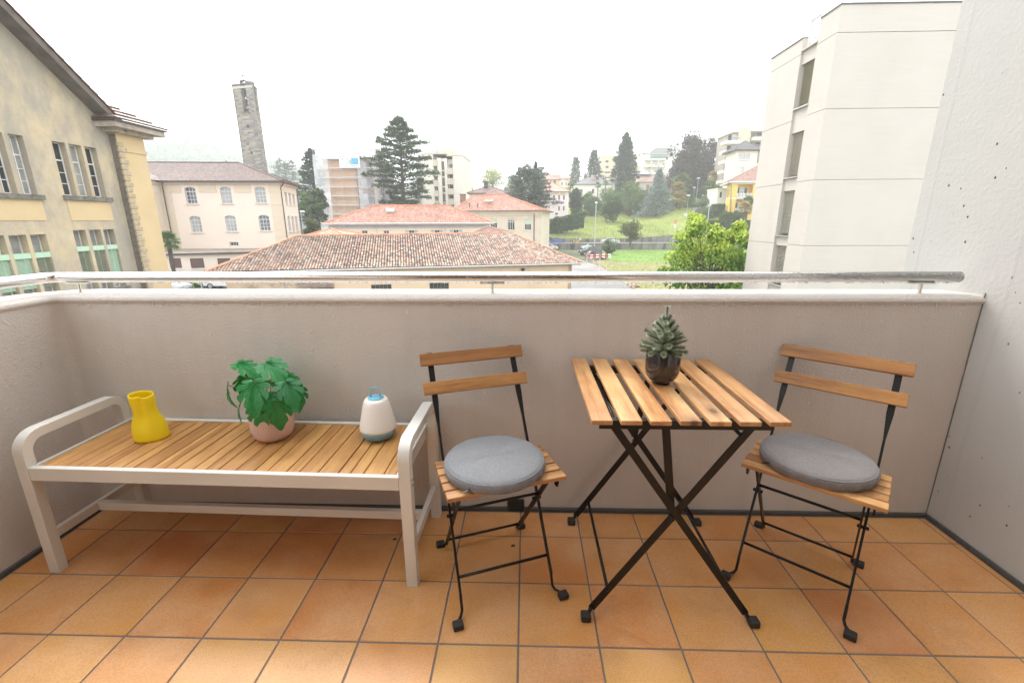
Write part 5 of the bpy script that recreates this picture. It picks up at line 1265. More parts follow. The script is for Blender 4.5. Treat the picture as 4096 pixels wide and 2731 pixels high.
# wrapped top cover
def tpx(x, y): q = fx(x, y, So+Ns*1.5, Us_); return q[0], q[1]-G
cv = [(1265, 593), (1294, 588), (1298, 594), (1375, 597), (1452, 594), (1480, 600), (1490, 599), (1516, 602), (1524, 620), (1510, 626), (1470, 618), (1458, 612), (1305, 614), (1266, 610)]
mb = MB(); P2 = [So+Ns*1.6+Us_*tpx(*c)[0]+Zv*tpx(*c)[1] for c in cv]
for k in range(4):
    i, j = [(0, 5), (5, 9), (0, 3), (3, 5)][k]
xs2 = [(1265, 593, 612), (1280, 591, 613), (1294, 588, 615), (1300, 596, 613), (1330, 595, 612), (1375, 597, 612), (1415, 596, 613), (1450, 594, 614), (1468, 597, 619), (1482, 601, 621), (1490, 598, 622), (1508, 600, 626), (1518, 606, 626), (1526, 619, 628)]
V = []; Fq = []
for i, (x, y0, y1) in enumerate(xs2):
    for j in range(5):
        q = tpx(x, y0+(y1-y0)*j/4); V.append(So+Ns*(1.6-.5*(1-j/4)+random.uniform(-.1, .1))+Us_*q[0]+Zv*q[1])
for i in range(len(xs2)-1):
    for j in range(4): Fq.append((i*5+j, i*5+j+1, (i+1)*5+j+1, (i+1)*5+j))
npobj('top_cover', V, Fq, M_wrap, scf)
# banner with lettering and house drawing
def textobj(s, loc, U, size, m_, parent, ext=.01, name='lettering', align='LEFT', sx=1.0):
    cu = bpy.data.curves.new(name, 'FONT'); cu.body = s; cu.size = size; cu.extrude = ext; cu.align_x = align; cu.resolution_u = 2
    oc_ = bpy.data.objects.new('tmp_text', cu); COL.objects.link(oc_); bpy.context.view_layer.update()
    me = bpy.data.meshes.new_from_object(oc_.evaluated_get(bpy.context.evaluated_depsgraph_get())); bpy.data.objects.remove(oc_); bpy.data.curves.remove(cu)
    me.materials.clear(); me.materials.append(m_); o = bpy.data.objects.new(name, me); COL.objects.link(o)
    U = np.array(U)/np.linalg.norm(U); N = np.cross(U, Zv); o_ = ORG.get(parent.name, (0, 0, 0)) if parent else (0, 0, 0)
    M_ = Matrix(((U[0]*sx, 0, N[0], loc[0]-o_[0]), (U[1]*sx, 0, N[1], loc[1]-o_[1]), (0, 1, 0, loc[2]-o_[2]), (0, 0, 0, 1)))
    o.matrix_local = M_
    if parent: o.parent = parent; o.matrix_local = M_
    return o
bn = thing('banner', 'white painting firm banner with blue house drawing on the scaffolding', 'banner', tuple(So+Ns*1.8+Zv*(tz-3)))
bxa, bz1 = tpx(1356, 621); bxb, bz0 = tpx(1443, 672); bn_O = So+Ns*1.75
V = [bn_O+Us_*bxa+Zv*bz0, bn_O+Us_*bxb+Zv*bz0, bn_O+Us_*bxb+Zv*bz1, bn_O+Us_*bxa+Zv*bz1]
obj('cloth', MB().prism(V, -Ns*.03), mat('white_banner_cloth', (.74, .75, .77), .7, var=.04, vs=.5), bn)
M_tg = mat('grey_print', (.30, .32, .34), .7); M_tb = mat('light_blue_print', (.10, .42, .68), .7); M_tb2 = mat('pale_blue_print', (.36, .58, .74), .7)
wB_ = bxb-bxa; hB_ = bz1-bz0; tx = lambda u, v: bn_O+Us_*(bxa+wB_*u)+Zv*(bz0+hB_*v)+Ns*.02
textobj('IMPRESA DI PITTURA', tx(.05, .84), Us_, .36, M_tg, bn); textobj('DE LEO', tx(.06, .58), Us_, .78, M_tg, bn, sx=.8); textobj('COLOR', tx(.06, .30), Us_, .98, M_tb2, bn, sx=.8); textobj('SAGL', tx(.40, .32), Us_, .42, M_tg, bn)
textobj('T. 091 7660540     info@deleocolor.ch', tx(.08, .12), Us_, .30, M_tg, bn, sx=.85)
mb = MB()
def bq(u0, v0, u1, v1): mb.prism([tx(u0, v0), tx(u1, v0), tx(u1, v1), tx(u0, v1)], Ns*.012)
bq(.62, .30, .90, .74); obj('house_print', mb, M_tb, bn); mb = MB(); bq(.55, .28, .95, .295); bq(.60, .30, .615, .74); bq(.60, .74, .91, .755); bq(.895, .30, .91, .74); bq(.735, .30, .742, .42); bq(.80, .30, .807, .42); bq(.735, .41, .807, .42); obj('line_print', mb, M_fen, bn)
mb = MB().lathe([(.0, -.25), (.16, -.1), (.16, .1), (0, .28)], (0, 0, 0), 10, close=False); o = obj('tree_print', mb, mat('green_print', (.2, .4, .15), .7), bn, world=False); q = tx(.53, .5); o.location = q-np.array(ORG[bn.name]); o.scale = (1, .1, 1.4)
M_brn_p = mat('brown_print', (.35, .17, .10), .7)
for k, (x, y) in enumerate(((1446, 634), (1448, 698), (1452, 762), (1458, 826))):
    sg = thing('sign', ['brown scaffolding firm sign beside the banner', 'brown scaffolding firm sign second from the top of the netting', 'brown scaffolding firm sign third from the top of the netting', 'brown scaffolding firm sign lowest on the netting above the red roof'][k], 'sign', tuple(So+Ns*1.7+Us_*tpx(x, y)[0]+Zv*tpx(x, y)[1]), group='scaffolding firm signs')
    q = np.array(ORG[sg.name]); obj('board', MB().obox(q+Ns*.02-Zv*.52, Us_*2.25, Ns*.02, Zv*.45), M_brn_p, sg)
    textobj('STELLA', q+Ns*.03, Us_, .5, M_brn_p, sg, sx=1.05); textobj('PONTEGGI', q+Ns*.05-Zv*.47, Us_, .44, M_wf, sg, sx=.92)

# ================================================================== BEIGE APARTMENT TOWER
AY = 128.
apt = thing('apartment_block', 'cream high apartment block with stacked beige balconies and a roof antenna', 'building', (PY(1770, 800, AY)[0], AY, G))
M_apt = plaster('cream_block_render', (.66, .64, .55), var=.02, vs=.1); M_bal = plaster('beige_balcony_front', (.50, .46, .37), var=.03)
aL, aR = PY(1692, 800, AY), PY(1856, 800, AY-.5); aL[2] = aR[2] = G; Ux = aR-aL; WA = np.linalg.norm(Ux); Ux /= WA; NA = np.cross(Ux, Zv)
axz = lambda x, y: (fx(x, y, aL, Ux)[0], fx(x, y, aL, Ux)[1]-G)
topA = axz(1700, 618)[1]; topR = axz(1850, 634)[1]
c1, c2, c3, c4, c5, c6 = [axz(x, 700)[0] for x in (1735, 1750, 1766, 1778, 1789, 1812)]
boxb(mb := MB(), aL, Ux, 0, c1, 0, topA, -14, 0); obj('wall', mb, M_apt, apt)
boxb(mb := MB(), aL, Ux, c2, c3, 0, topA-.9, -14, -.2); boxb(mb, aL, Ux, c4, c5, 0, topA-1.0, -14, -.2); obj('wall', mb, M_apt, apt)
boxb(mb := MB(), aL, Ux, c6, WA, 0, topR+.6, -14, 0); obj('wall', mb, M_apt, apt)
boxb(mb := MB(), aL, Ux, c1, c2, 0, topA-1, -14, -1.6); boxb(mb, aL, Ux, c3, c4, 0, topA-1, -14, -.6); boxb(mb, aL, Ux, c5, c6, 0, topR, -14, -1.6); obj('recess_wall', mb, M_apt, apt)
boxb(mb := MB(), aL, Ux, -.1, c5, topA, topA+.25, -14.2, .15); boxb(mb, aL, Ux, c5, WA+.15, topR+.6, topR+.85, -14.2, .15); obj('parapet', mb, M_bal, apt)
sp_ = 41/1802*AY
for i, (ca, cb, y0) in enumerate(((c1, c2, 640), (c5, c6, 673))):
    for k in range(7):
        z = axz(1743 if i == 0 else 1800, y0+k*41.0)[1]
        boxb(mb := MB(), aL, Ux, ca, cb+.02, z-1.55, z, -1.55, .5 if i else .35); obj('balcony', mb, M_bal, apt)
        boxb(mb := MB(), aL, Ux, ca+.3, ca+.9, z+.1, z+1.1, -1.58, -1.5); obj('window', mb, M_gl, apt)
        if i: boxb(mb := MB(), aL, Ux, cb-.7, cb-.1, z-.9, z+1.2, -1.58, -1.5); obj('window', mb, M_gl, apt)
zz = axz(1772, 645)[1]; k = 0
while zz > 2:
    h = 1.9 if k % 2 == 0 else 1.1; h *= 1.15; boxb(mb := MB(), aL, Ux, c3+.05, c4-.05, zz-h, zz, -.6, -.5); obj('stair_window', mb, mat('brown_glass', (.10, .06, .05), .2) if k == 0 else obj_w, apt); obj_w = bpy.data.materials['brown_glass']; zz -= h+.35; k += 1
bL = PY(1672, 800, AY+9); bL[2] = G; Uq = aL-bL; WQ = np.linalg.norm(Uq); Uq /= WQ
qops = []
for k in range(6): qops.append((WQ*.1, 2.5+k*sp_, WQ*.55, 1.9))
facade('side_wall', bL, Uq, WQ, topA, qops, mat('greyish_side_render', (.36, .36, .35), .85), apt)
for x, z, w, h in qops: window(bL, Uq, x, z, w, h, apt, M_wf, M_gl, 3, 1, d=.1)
boxb(mb := MB(), aL, Ux, c1+.5, c5+1.5, topA, topA+1.7, -9, -4); obj('roof_room', mb, M_bal, apt)
boxb(mb := MB(), aL, Ux, -2.3+c1*.6, c1+.2, topA+.2, topA+2.0, -8, -5); obj('roof_room', mb, mat('pale_grey_box', (.55, .56, .57), .7), apt)
mst = PY(1729, 548, AY+4); bs_ = PY(1731, 620, AY+4); mb = MB().tube([(mst[0], mst[1], bs_[2]-2), (mst[0], mst[1], mst[2])], .12, 6).tube([(mst[0]+.9, mst[1], bs_[2]-2), (mst[0], mst[1], bs_[2]+2)], .05, 5).tube([(mst[0]-.9, mst[1], bs_[2]-2), (mst[0], mst[1], bs_[2]+2)], .05, 5)
mb.box((mst[0]+.25, mst[1]-.2, mst[2]-5.0), (mst[0]+.75, mst[1]+.2, mst[2])).box((mst[0]+.2, mst[1]-.2, mst[2]-8.5), (mst[0]+.5, mst[1]+.2, mst[2]-6.8)); obj('antenna_mast', mb, mat('antenna_grey', (.5, .5, .5), .6), apt)

# ================================================================== HOUSES ON THE HILL
M_lil = plaster('lilac_render', (.66, .57, .60), var=.02, vs=.2); M_wht = plaster('warm_white_render', (.70, .67, .60), var=.03, vs=.3); M_org = plaster('apricot_render', (.62, .46, .30), var=.03, vs=.3)
M_brf = mat('red_brown_frame', (.28, .10, .08), .6); M_grf = mat('green_grey_shutter', (.16, .24, .22), .6)
# lilac house: two faces meeting near x = 2267
dist_house('lilac_house', 'lilac house with faded red hip roof and small red framed windows behind the cedar', (2100, 768), (2282, 765), (2160, 723), (2192, 724), 150, 14, M_lil, tilemat('faded_red_tiles', (.42, .20, .15), (.5, .27, .21), (.56, .34, .27)), 872, M_cap,
           [(2213, 781, 2219, 812), (2233, 781, 2240, 800), (2252, 781, 2259, 800), (2233, 825, 2239, 843), (2252, 825, 2258, 843), (2180, 785, 2187, 812)], mf=M_brf, fas=M_gut)
lh = bpy.data.objects['lilac_house']; a_, b_ = PY(2211, 803, 149.6), PY(2234, 812, 148.6)
obj('balcony', MB().box((a_[0], 148.9, b_[2]), (b_[0], 149.9, b_[2]+.2)).box((a_[0], 148.9, b_[2]+.2), (b_[0], 148.98, a_[2])), mat('pink_balcony', (.5, .33, .33), .8), lh)
a_ = PY(2185, 766, 149.9); b_ = PY(2262, 777, 149.9); fm = MB().box((a_[0], 149.93+.3, b_[2]), (b_[0], 150.47, a_[2])); obj('painted_frieze', fm, mat('ochre_painted_frieze', (.55, .42, .30), .8, var=.35, vs=1.2), lh)
dist_house('apricot_house', 'apricot house with pinkish hip roof and grey green shutters behind the lilac one', (2155, 719), (2243, 717), (2176, 698), (2200, 697), 215, 14, M_org, M_rpnk, 765, M_capp, [(2192, 723, 2206, 735), (2213, 722, 2224, 738), (2172, 722, 2183, 734)], mf=M_grf)
def flat_block(name, label, x0, x1, yt, yb, Y, dep, m_, wins, mw=None, cat='building', mg=None, roofm=None, skew=0, oh=.2):
    a, b = PY(x0, yt, Y), PY(x1, yt, Y+skew); bz = PY(x0, yb, Y)[2]; O_ = np.array((a[0], a[1], bz)); U = b-a; U[2] = 0; W = np.linalg.norm(U); U /= W; H = (a[2]+b[2])/2-bz
    t = thing(name, label, cat, (O_[0], O_[1], bz)); ops = []
    for q in wins:
        xa, zt = fx(q[0], q[1], O_, U); xb, zb = fx(q[2], q[3], O_, U)
        if xa > 0.02 and xb < W-.02 and zb-bz > 0 and zt-bz < H: ops.append((xa, zb-bz, xb-xa, zt-zb))
    facade('wall', O_, U, W, H, ops, m_, t, .3)
    for o4 in ops: window(O_, U, *o4, t, mw or M_wf, mg or M_gl, max(1, min(6, int(o4[2]/1.2))), 1, d=.2, fw=.10)
    N = np.cross(U, Zv); facade('side_wall', O_+U*W, -N, dep, H, [], m_, t); facade('side_wall', O_-N*dep, N, dep, H, [], m_, t); facade('rear_wall', O_+U*W-N*dep, -U, W, H, [], m_, t)
    obj('roof', MB().obox(O_+Zv*H-U*oh+N*oh, U*(W+2*oh), -N*(dep+oh), Zv*.3), roofm or m_, t)
    return t, O_, U, H, W
M_sal = plaster('salmon_render', (.60, .33, .28), var=.05)
flat_block('salmon_building', 'low salmon pink and white building on the skyline behind the apricot roof', 2222, 2296, 712, 760, 262, 12, M_sal, [(2236, 716, 2246, 723), (2262, 716, 2272, 723)])
flat_block('salmon_building', 'narrow salmon pink block rising just above the apricot roof', 2213, 2243, 701, 760, 272, 12, M_sal, [])
flat_block('white_low_building', 'long low white building with brick red panels behind the palm', 2238, 2306, 723, 770, 235, 12, M_wht, [(2243, 728, 2252, 742), (2262, 728, 2268, 742), (2276, 727, 2288, 742)], mg=M_gl2)
# villa with grey roof
dist_house('grey_roof_villa', 'cream villa with dark grey slate hip roof above the shrubs', (2296, 737), (2465, 736), (2350, 709), (2395, 709), 186, 18, M_wht, M_rgry, 805, M_capb, [(2321, 757, 2330, 773), (2368, 756, 2376, 774), (2443, 748, 2448, 756), (2408, 756, 2416, 774)], mf=M_brf)
vg = bpy.data.objects['grey_roof_villa']
for x, y in ((2370, 708), (2389, 712), (2416, 720), (2461, 722)): p = PY(x, y, 192.); obj('chimney', MB().box(p-(.6, .5, 1.6), p+(.6, .5, .6)), mat('pinkish_chimney', (.4, .3, .27), .9) if x == 2370 else M_fen, vg)
a_, b_ = PY(2353, 777, 185.6), PY(2376, 784, 184.2); obj('balcony', MB().box((a_[0], 184.4, b_[2]), (b_[0], 185.9, a_[2])), M_wht, vg)
# beige block with square windows
M_bei = plaster('sand_render', (.56, .48, .36), var=.02, vs=.1)
ws = []
for r_, (y0, y1) in enumerate(((641, 652), (663, 674))):
    for x0, x1 in ((2422, 2435), (2453, 2468), (2478, 2492)): ws.append((x0, y0-(x0-2420)*.05, x1, y1-(x0-2420)*.05))
    for k in (2441, 2446): ws.append((k, y0-1, k+2, y0+2)); ws.append((k, y0+5, k+2, y0+8))
for y in (686, 707): ws += [(2418, y, 2441, y+8), (2445, y-1, 2465, y+7), (2470, y-2, 2492, y+6)]
flat_block('sand_apartment_block', 'sand coloured apartment block with square windows behind the tall conifer', 2408, 2556, 625, 735, 262, 18, M_bei, ws, roofm=M_bei)
flat_block('sand_apartment_block', 'lower sand coloured wing to the right of the tall conifer', 2537, 2578, 668, 735, 250, 18, M_bei, [(2560, 680, 2564, 694)])
flat_block('white_modern_block', 'pale modern white apartment block on the skyline with dark window strips', 2553, 2612, 602, 700, 300, 18, mat('cool_white_render', (.62, .64, .65), .7), [(2556, 617, 2562, 626), (2570, 612, 2600, 624), (2556, 635, 2563, 646), (2570, 630, 2600, 643)], skew=8)
flat_block('white_modern_block', 'pale white upper terrace with long dark windows on the skyline', 2610, 2720, 592, 700, 312, 18, mat('cool_white_render2', (.60, .62, .63), .7), [(2616, 602, 2653, 613), (2665, 597, 2700, 606)], skew=10)
t, O_, U, H, W = flat_block('white_terraced_block', 'white apartment block with open balconies and dark hip roof below the skyline', 2571, 2690, 622, 720, 245, 14, mat('white_block_render', (.70, .68, .65), .8), [(2616, 634, 2623, 644), (2633, 632, 2643, 644), (2660, 629, 2673, 640), (2593, 660, 2603, 673), (2620, 657, 2632, 670), (2650, 653, 2658, 666), (2594, 686, 2604, 700), (2618, 684, 2630, 698)])
for y in (647, 674, 702):
    xa, z1_ = fx(2571, y, O_, U); xb, z2_ = fx(2658, y-7, O_, U); z = (z1_+z2_)/2-O_[2]
    boxb(mb := MB(), O_, U, xa, xb, z, z+.35, 0, 2.2); boxb(mb, O_, U, xa, xb, z+.35, z+1.0, 2.1, 2.2); obj('balcony', mb, M_wht, t)
    for k in range(4): xx = xa+(xb-xa)*k/3; boxb(mb := MB(), O_, U, min(xx, xb-.4), min(xx, xb-.4)+.4, z-3.4, z, 1.8, 2.2); obj('pillar', mb, M_wht, t)
xa, z1_ = fx(2601, 623, O_, U); boxb(mb := MB(), O_, U, xa, W-3, z1_-O_[2]-1.0, z1_-O_[2]-.6, 0, 2.0); obj('awning', mb, mat('green_awning', (.12, .32, .24), .7), t)
e = [PY(2602, 621, 243.5), PY(2700, 604, 243.5)]; e[0][2] = e[1][2] = O_[2]+H+.4; NN = np.cross(U, Zv)
hiproof(t, [e[0], e[1], e[1]-NN*15, e[0]-NN*15], [(e[0]+e[1])/2+Zv*3.6-NN*7-U*2, (e[0]+e[1])/2+Zv*3.6-NN*7+U*3], M_rgry, M_capb, rows=8, step=.08)
dist_house('solar_roof_house', 'low house with solar panels on its dark roof beside the tall conifer', (2533, 706), (2612, 702), (2560, 690), (2590, 690), 215, 12, M_cream, M_rgry, 765, M_capb, [])
sp = bpy.data.objects['solar_roof_house']; p = PY(2562, 697, 217.5); obj('solar_panel', MB().obox(p-np.array((3.6, 1.5, 0)), (7.2, 0, 0), (0, 3.4, 1.1), (0, -.03, .1)), mat('pale_solar_glass', (.55, .6, .63), .15), sp)
dist_house('shuttered_house', 'cream house with brown hip roof and rust red shutters behind the blue spruce', (2553, 729), (2705, 727), (2622, 700), (2655, 700), 200, 15, M_wht, M_rpnk, 800, M_capp, [(2585, 739, 2597, 762), (2672, 738, 2684, 762)], mf=mat('rust_shutter', (.38, .17, .10), .7), mg=mat('rust_louvre', (.40, .19, .12), .7))
# big balcony block at the right
BYk = 168.
bb = thing('balcony_apartment_block', 'tall cream apartment block with deep curved balconies behind the tower villa', 'building', (PY(2960, 700, BYk)[0], BYk, 5.))
M_bb = plaster('cream_balcony_block', (.68, .64, .55), var=.02, vs=.1); bz = 2.
fxx = lambda x, y, Y: PY(x, y, Y)
q0, q1 = PY(2951, 520, BYk), PY(3002, 508, BYk); obj('stair_tower', MB().box((q0[0], BYk-1, bz), (q1[0], BYk+12, q1[2])), plaster('sand_stair_tower', (.54, .49, .39), var=.02), bb)
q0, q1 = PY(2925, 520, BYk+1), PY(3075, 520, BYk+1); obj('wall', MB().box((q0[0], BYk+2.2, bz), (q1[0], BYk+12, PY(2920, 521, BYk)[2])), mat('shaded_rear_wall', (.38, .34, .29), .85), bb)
M_rl = mat('dark_balcony_rail', (.09, .085, .085), .5)
for k in range(7):
    y = 567+k*38.8; xl = 2893-k*4.6; xr = 2951; z = PY(xl, y, BYk)[2]; hh = 11/1802*BYk
    a_, b_ = PY(xl, y, BYk)[0], q0[0]+0; b_ = PY(2952, 560, BYk)[0]
    obj('balcony', MB().box((a_, BYk-2.6, z-hh), (b_, BYk+2.2, z)), M_bb, bb)
    obj('balcony_railing', MB().box((a_, BYk-2.55, z+.35), (b_, BYk-2.5, z+.42)).box((a_, BYk-2.55, z+.62), (b_, BYk-2.5, z+.72)), M_rl, bb)
    obj('window', MB().box((a_+2.4, BYk+2.1, z+.1), (a_+4.0, BYk+2.19, z+2.3)), M_gl, bb); obj('window', MB().box((b_-2.2, BYk-.6, z+.1), (b_-.1, BYk+.1, z+2.2)), M_gl2, bb)
    obj('awning_box', MB().box((b_-2.4, BYk-.9, z+2.35), (b_-.05, BYk-.5, z+2.75)), mat('terracotta_fabric', (.45, .22, .12), .8) if k == 0 else bpy.data.materials['terracotta_fabric'], bb)
    if k < 5:
        z2 = PY(3020, 553+k*38.8, BYk)[2]; a2, b2 = PY(3002, 540, BYk)[0], PY(3090, 540, BYk)[0]
        obj('balcony', MB().box((a2, BYk-2.6, z2-hh), (b2, BYk+2.2, z2)), M_bb, bb); obj('balcony_railing', MB().box((a2, BYk-2.55, z2+.35), (b2, BYk-2.5, z2+.42)).box((a2, BYk-2.55, z2+.62), (b2, BYk-2.5, z2+.72)), M_rl, bb)
        obj('window', MB().box((a2+3.2, BYk+2.0, z2+.1), (a2+4.6, BYk+2.19, z2+2.4)), M_gl, bb)
z = PY(2960, 527, BYk)[2]; obj('roof_slab', MB().box((PY(2924, 524, BYk)[0], BYk-1.5, z-.4), (PY(2951, 524, BYk)[0], BYk+12, z+.2)).box((PY(3002, 520, BYk)[0], BYk-2.2, z-.2), (PY(3090, 520, BYk)[0], BYk+12, z+.4)), M_bb, bb)
# tower villa
TV = 146.
tv = thing('tower_villa', 'cream villa with square belvedere tower, grey pyramid roof and three arched windows', 'house', (PY(2975, 700, TV)[0], TV, 2.))
M_tv = plaster('cream_villa_render', (.72, .67, .55), var=.02, vs=.2)
a_, b_ = PY(2934, 700, TV), PY(3020, 700, TV); bz = 1.0; zt_ = PY(2975, 600, TV)[2]; O_ = np.array((a_[0], TV, bz)); U = np.array((1., 0, 0)); H = zt_-bz; W = b_[0]-a_[0]
ops = []
for x0, x1 in ((2954, 2966), (2970, 2982), (2986, 2999)): xa, z1_ = fx(x0, 614, O_, U); xb, z0_ = fx(x1, 645, O_, U); ops.append((xa, z0_-bz, xb-xa, z1_-z0_, .45))
xa, z1_ = fx(2964, 669, O_, U); xb, z0_ = fx(2976, 693, O_, U); ops.append((xa, z0_-bz, xb-xa, z1_-z0_))
facade('wall', O_, U, W, H, ops, M_tv, tv, .3); obj('side_wall', MB().box((b_[0]-.3, TV+.01, bz), (b_[0], TV+7, zt_)).box((a_[0], TV+.01, bz), (a_[0]+.3, TV+7, zt_)), M_tv, tv)
for o4 in ops: window(O_, U, *o4[:4], tv, M_wf, mat('grey_blue_blind', (.42, .45, .5), .5) if o4 is ops[0] else bpy.data.materials['grey_blue_blind'], 2, 1, d=.18, fw=.1)
for y in (640, 664): z = fx(2970, y, O_, U)[1]-bz; boxb(mb := MB(), O_, U, -.05, W+.05, z-.12, z+.08, -.01, .1); obj('string_course', mb, M_tv, tv)
ev = [(a_[0]-1.0, TV-1.0, zt_), (b_[0]+1.0, TV-1.0, zt_), (b_[0]+1.0, TV+8, zt_), (a_[0]-1.0, TV+8, zt_)]; ap = PY(2981, 565, TV+3.5)
hiproof(tv, ev, [ap-np.array((.02, 0, 0)), ap], M_rgry, M_capb, 10, .08, .3, M_gut)
q = PY(3060, 650, TV+1); obj('wing_wall', MB().box((b_[0], TV+1.2, bz), (q[0]+6, TV+8, PY(3030, 648, TV)[2])), M_tv, tv)
mb = MB(); uvs = []; zq = PY(3030, 648, TV)[2]; roof_face(mb, uvs, (b_[0]-.3, TV+.6, zq), (q[0]+6, TV+.6, zq), (q[0]+6, TV+6, zq+5), (b_[0]-.3, TV+6, zq+5), 8, .08); o = obj('wing_roof', mb, M_rgry, tv); put_uv(o, uvs)
# low white annex left of yellow villa
flat_block('garden_annex', 'small white two storey annex with roof terrace left of the yellow villa', 2872, 2912, 757, 830, 141, 8, M_wht, [(2880, 767, 2888, 792), (2900, 767, 2908, 792)], roofm=M_wht, cat='house')
# yellow villa
VY = 128.
yv = thing('yellow_villa', 'bright yellow villa with green shutters, loggias and white balconies', 'house', (PY(2960, 800, VY)[0], VY, 1.))
M_yv = plaster('bright_yellow_render', (.74, .50, .13), var=.03, vs=.3); M_gs = mat('dark_green_shutter', (.015, .10, .085), .6)
a_, b_ = PY(2918, 800, VY), PY(3062, 800, VY); bz = .3; zt_ = PY(2925, 727, VY)[2]; O_ = np.array((a_[0], VY, bz)); W = b_[0]-a_[0]; H = zt_-bz; U = np.array((1., 0, 0))
def yop(x0, y0, x1, y1): xa, z1_ = fx(x0, y0, O_, U); xb, z0_ = fx(x1, y1, O_, U); return (xa, z0_-bz, xb-xa, z1_-z0_)
l1 = yop(2953, 738, 3008, 790); l2 = yop(2944, 798, 3003, 858)
facade('wall', O_, U, W, H, [l1, l2], M_yv, yv, 1.8)
for x, z, w, h in (l1, l2):
    boxb(mb := MB(), O_, U, x, x+w, z, z+h, -2.0, -1.8); obj('loggia_wall', mb, mat('ochre_loggia_wall', (.70, .40, .10), .85) if z == l1[1] else bpy.data.materials['ochre_loggia_wall'], yv)
    cw = w*.30; f = window(O_-np.cross(U, Zv)*1.62, U, x+w*.32, z+.2, cw, h*.72, yv, M_wf, M_gl2, 2, 2, d=.05, fw=.12, transom=.6)
    for s in (x+w*.12, x+w*.32+cw+.02): boxb(mb := MB(), O_, U, s, s+w*.19, z+.2, z+.2+h*.72, -1.78, -1.70); obj('shutter', mb, M_gs, yv)
for x0, x1, y0, y1 in ((2948, 3004, 774, 790), (2941, 2999, 833, 847)):
    xa, z1_ = fx(x0, y0, O_, U); xb, z0_ = fx(x1, y1, O_, U); z0_ -= bz; z1_ -= bz; mb = MB()
    boxb(mb, O_, U, xa, xb, z1_-.12, z1_, .02, .22); boxb(mb, O_, U, xa, xb, z0_, z0_+.18, .02, .22)
    n = 4
    for k in range(n+1): xx = xa+(xb-xa-.2)*k/n; boxb(mb, O_, U, xx, xx+.2, z0_, z1_+.03, .0, .24)
    for k in range(n):
        c0 = O_+U*(xa+(xb-xa)*k/n+.1)+np.cross(U, Zv)*.12; dx = U*((xb-xa)/n-.1); mb.bar(c0+Zv*(z0_+.1), c0+dx+Zv*(z1_-.1), .06, .08); mb.bar(c0+Zv*(z1_-.1), c0+dx+Zv*(z0_+.1), .06, .08)
    obj('balustrade', mb, M_wf, yv)
zb_ = fx(2960, 791, O_, U)[1]-bz; boxb(mb := MB(), O_, U, -.05, W, zb_-.3, zb_, -.01, .08); obj('string_course', mb, M_wf, yv); boxb(mb := MB(), O_, U, -.05, W, H-.55, H-.25, -.01, .06); obj('string_course', mb, M_wf, yv)
Lf = np.array((PY(2903, 800, VY+10)[0], VY+10, bz)); Uy = O_-Lf; Wy = np.linalg.norm(Uy); Uy /= Wy; yops = [(Wy*(.12+.28*k), z, Wy*.16, h_) for k in range(3) for z, h_ in ((l1[1]+.2, 2.2), (l2[1]+.2, 2.4))]
facade('side_wall', Lf, Uy, Wy, H, yops, M_yv, yv, .2)
for o4 in yops: window(Lf, Uy, *o4, yv, M_gs, M_gs, 2, 1, d=.05)
zt2 = zt_+.05; ev = [(a_[0]-.9, VY-.9, zt2), (b_[0]+.9, VY-.9, zt2), (b_[0]+.9, VY+13, zt2), (Lf[0]-.9, VY+13, zt2)]; ap = PY(3062, 655, VY+6)
hiproof(yv, ev, [ap-np.array((1, 0, 0)), ap+np.array((2., 0, 0))], M_rpnk, M_capp, 14, .07, .3, M_wf)
obj('downpipe', MB().tube([PY(2912, 727, VY-.5), PY(2925, 733, VY-.1), PY(2923, 860, VY-.1)], .08, 8), M_gut, yv)

# ================================================================== BEIGE BUILDING AT THE RIGHT
RX = PY(3274, 600, 18.)[0]
rb_ = thing('beige_building', 'large plain beige concrete apartment building with recessed column of metal blinds on the right', 'building', (RX, 18, G))
def beigemat():
    m, nt, b = newmat('beige_board_concrete'); v = coords(nt, 'Object'); c = ramp(nt, noise(nt, v, .35, 6, .6), [(.3, (.50, .46, .42)), (.7, (.545, .505, .465))])
    c = mix(nt, ramp(nt, noise(nt, coords(nt, 'Object', (.5, .5, 14)), 1.2, 4), [(.4, 0), (.7, .22)]), c, (.60, .57, .53))
    c = mix(nt, ramp(nt, noise(nt, coords(nt, 'Object', (1, 1, .25)), .55, 5), [(.55, 0), (.75, .3)]), c, (.43, .385, .345))
    lk(nt, c, b.inputs['Base Color']); b.inputs['Roughness'].default_value = .85; bumpn(nt, b, noise(nt, coords(nt, 'Object', (1, 1, 12)), 2.0, 4), .25, .02); return m
M_rb = beigemat()
def rx(x, y): q = PX(x, y, RX); return q[1], q[2]
yc = 18.0; H_top = PX(3370, 2, RX)[2]
# corner (near) at yc; column of windows between yw0 and yw1; far part to yf
yw0 = rx((3170+3140)/2, 740)[0]; yw1 = rx(3118, 740)[0]
yw0 = rx(3190, 700)[0]; yw1 = rx(3135, 700)[0]; yf = rx(3027, 700)[0]
z_left = rx(3085, 239)[1]; z_r1 = rx(3291, 71)[1]; z_bal = rx(3203, 208)[1]
print('beige', RX, yw0, yw1, yf, z_left, z_r1, z_bal, H_top)
jz = []      # joints
for x, y in ((3348, 133), (3300, 437), (3257, 720), (3214, 984)): jz.append(PX(x, y, RX)[2])
print('joints', jz)
zs_ = [G]+sorted([jz[-1]-(jz[0]-jz[-1])/3*k for k in (1,)]+jz)+[z_r1]
g_ = .018
def band_boxes(name, x0, y0, x1, y1, zs, ztop):
    zz = [z for z in zs if z < ztop-.3]+[ztop]
    for za, zb in zip(zz[:-1], zz[1:]): obj(name, MB().box((x0, y0, za+g_), (x1, y1, zb)), M_rb, rb_)
band_boxes('wall_panel', RX, yc, RX+14, yw0, zs_, z_r1)
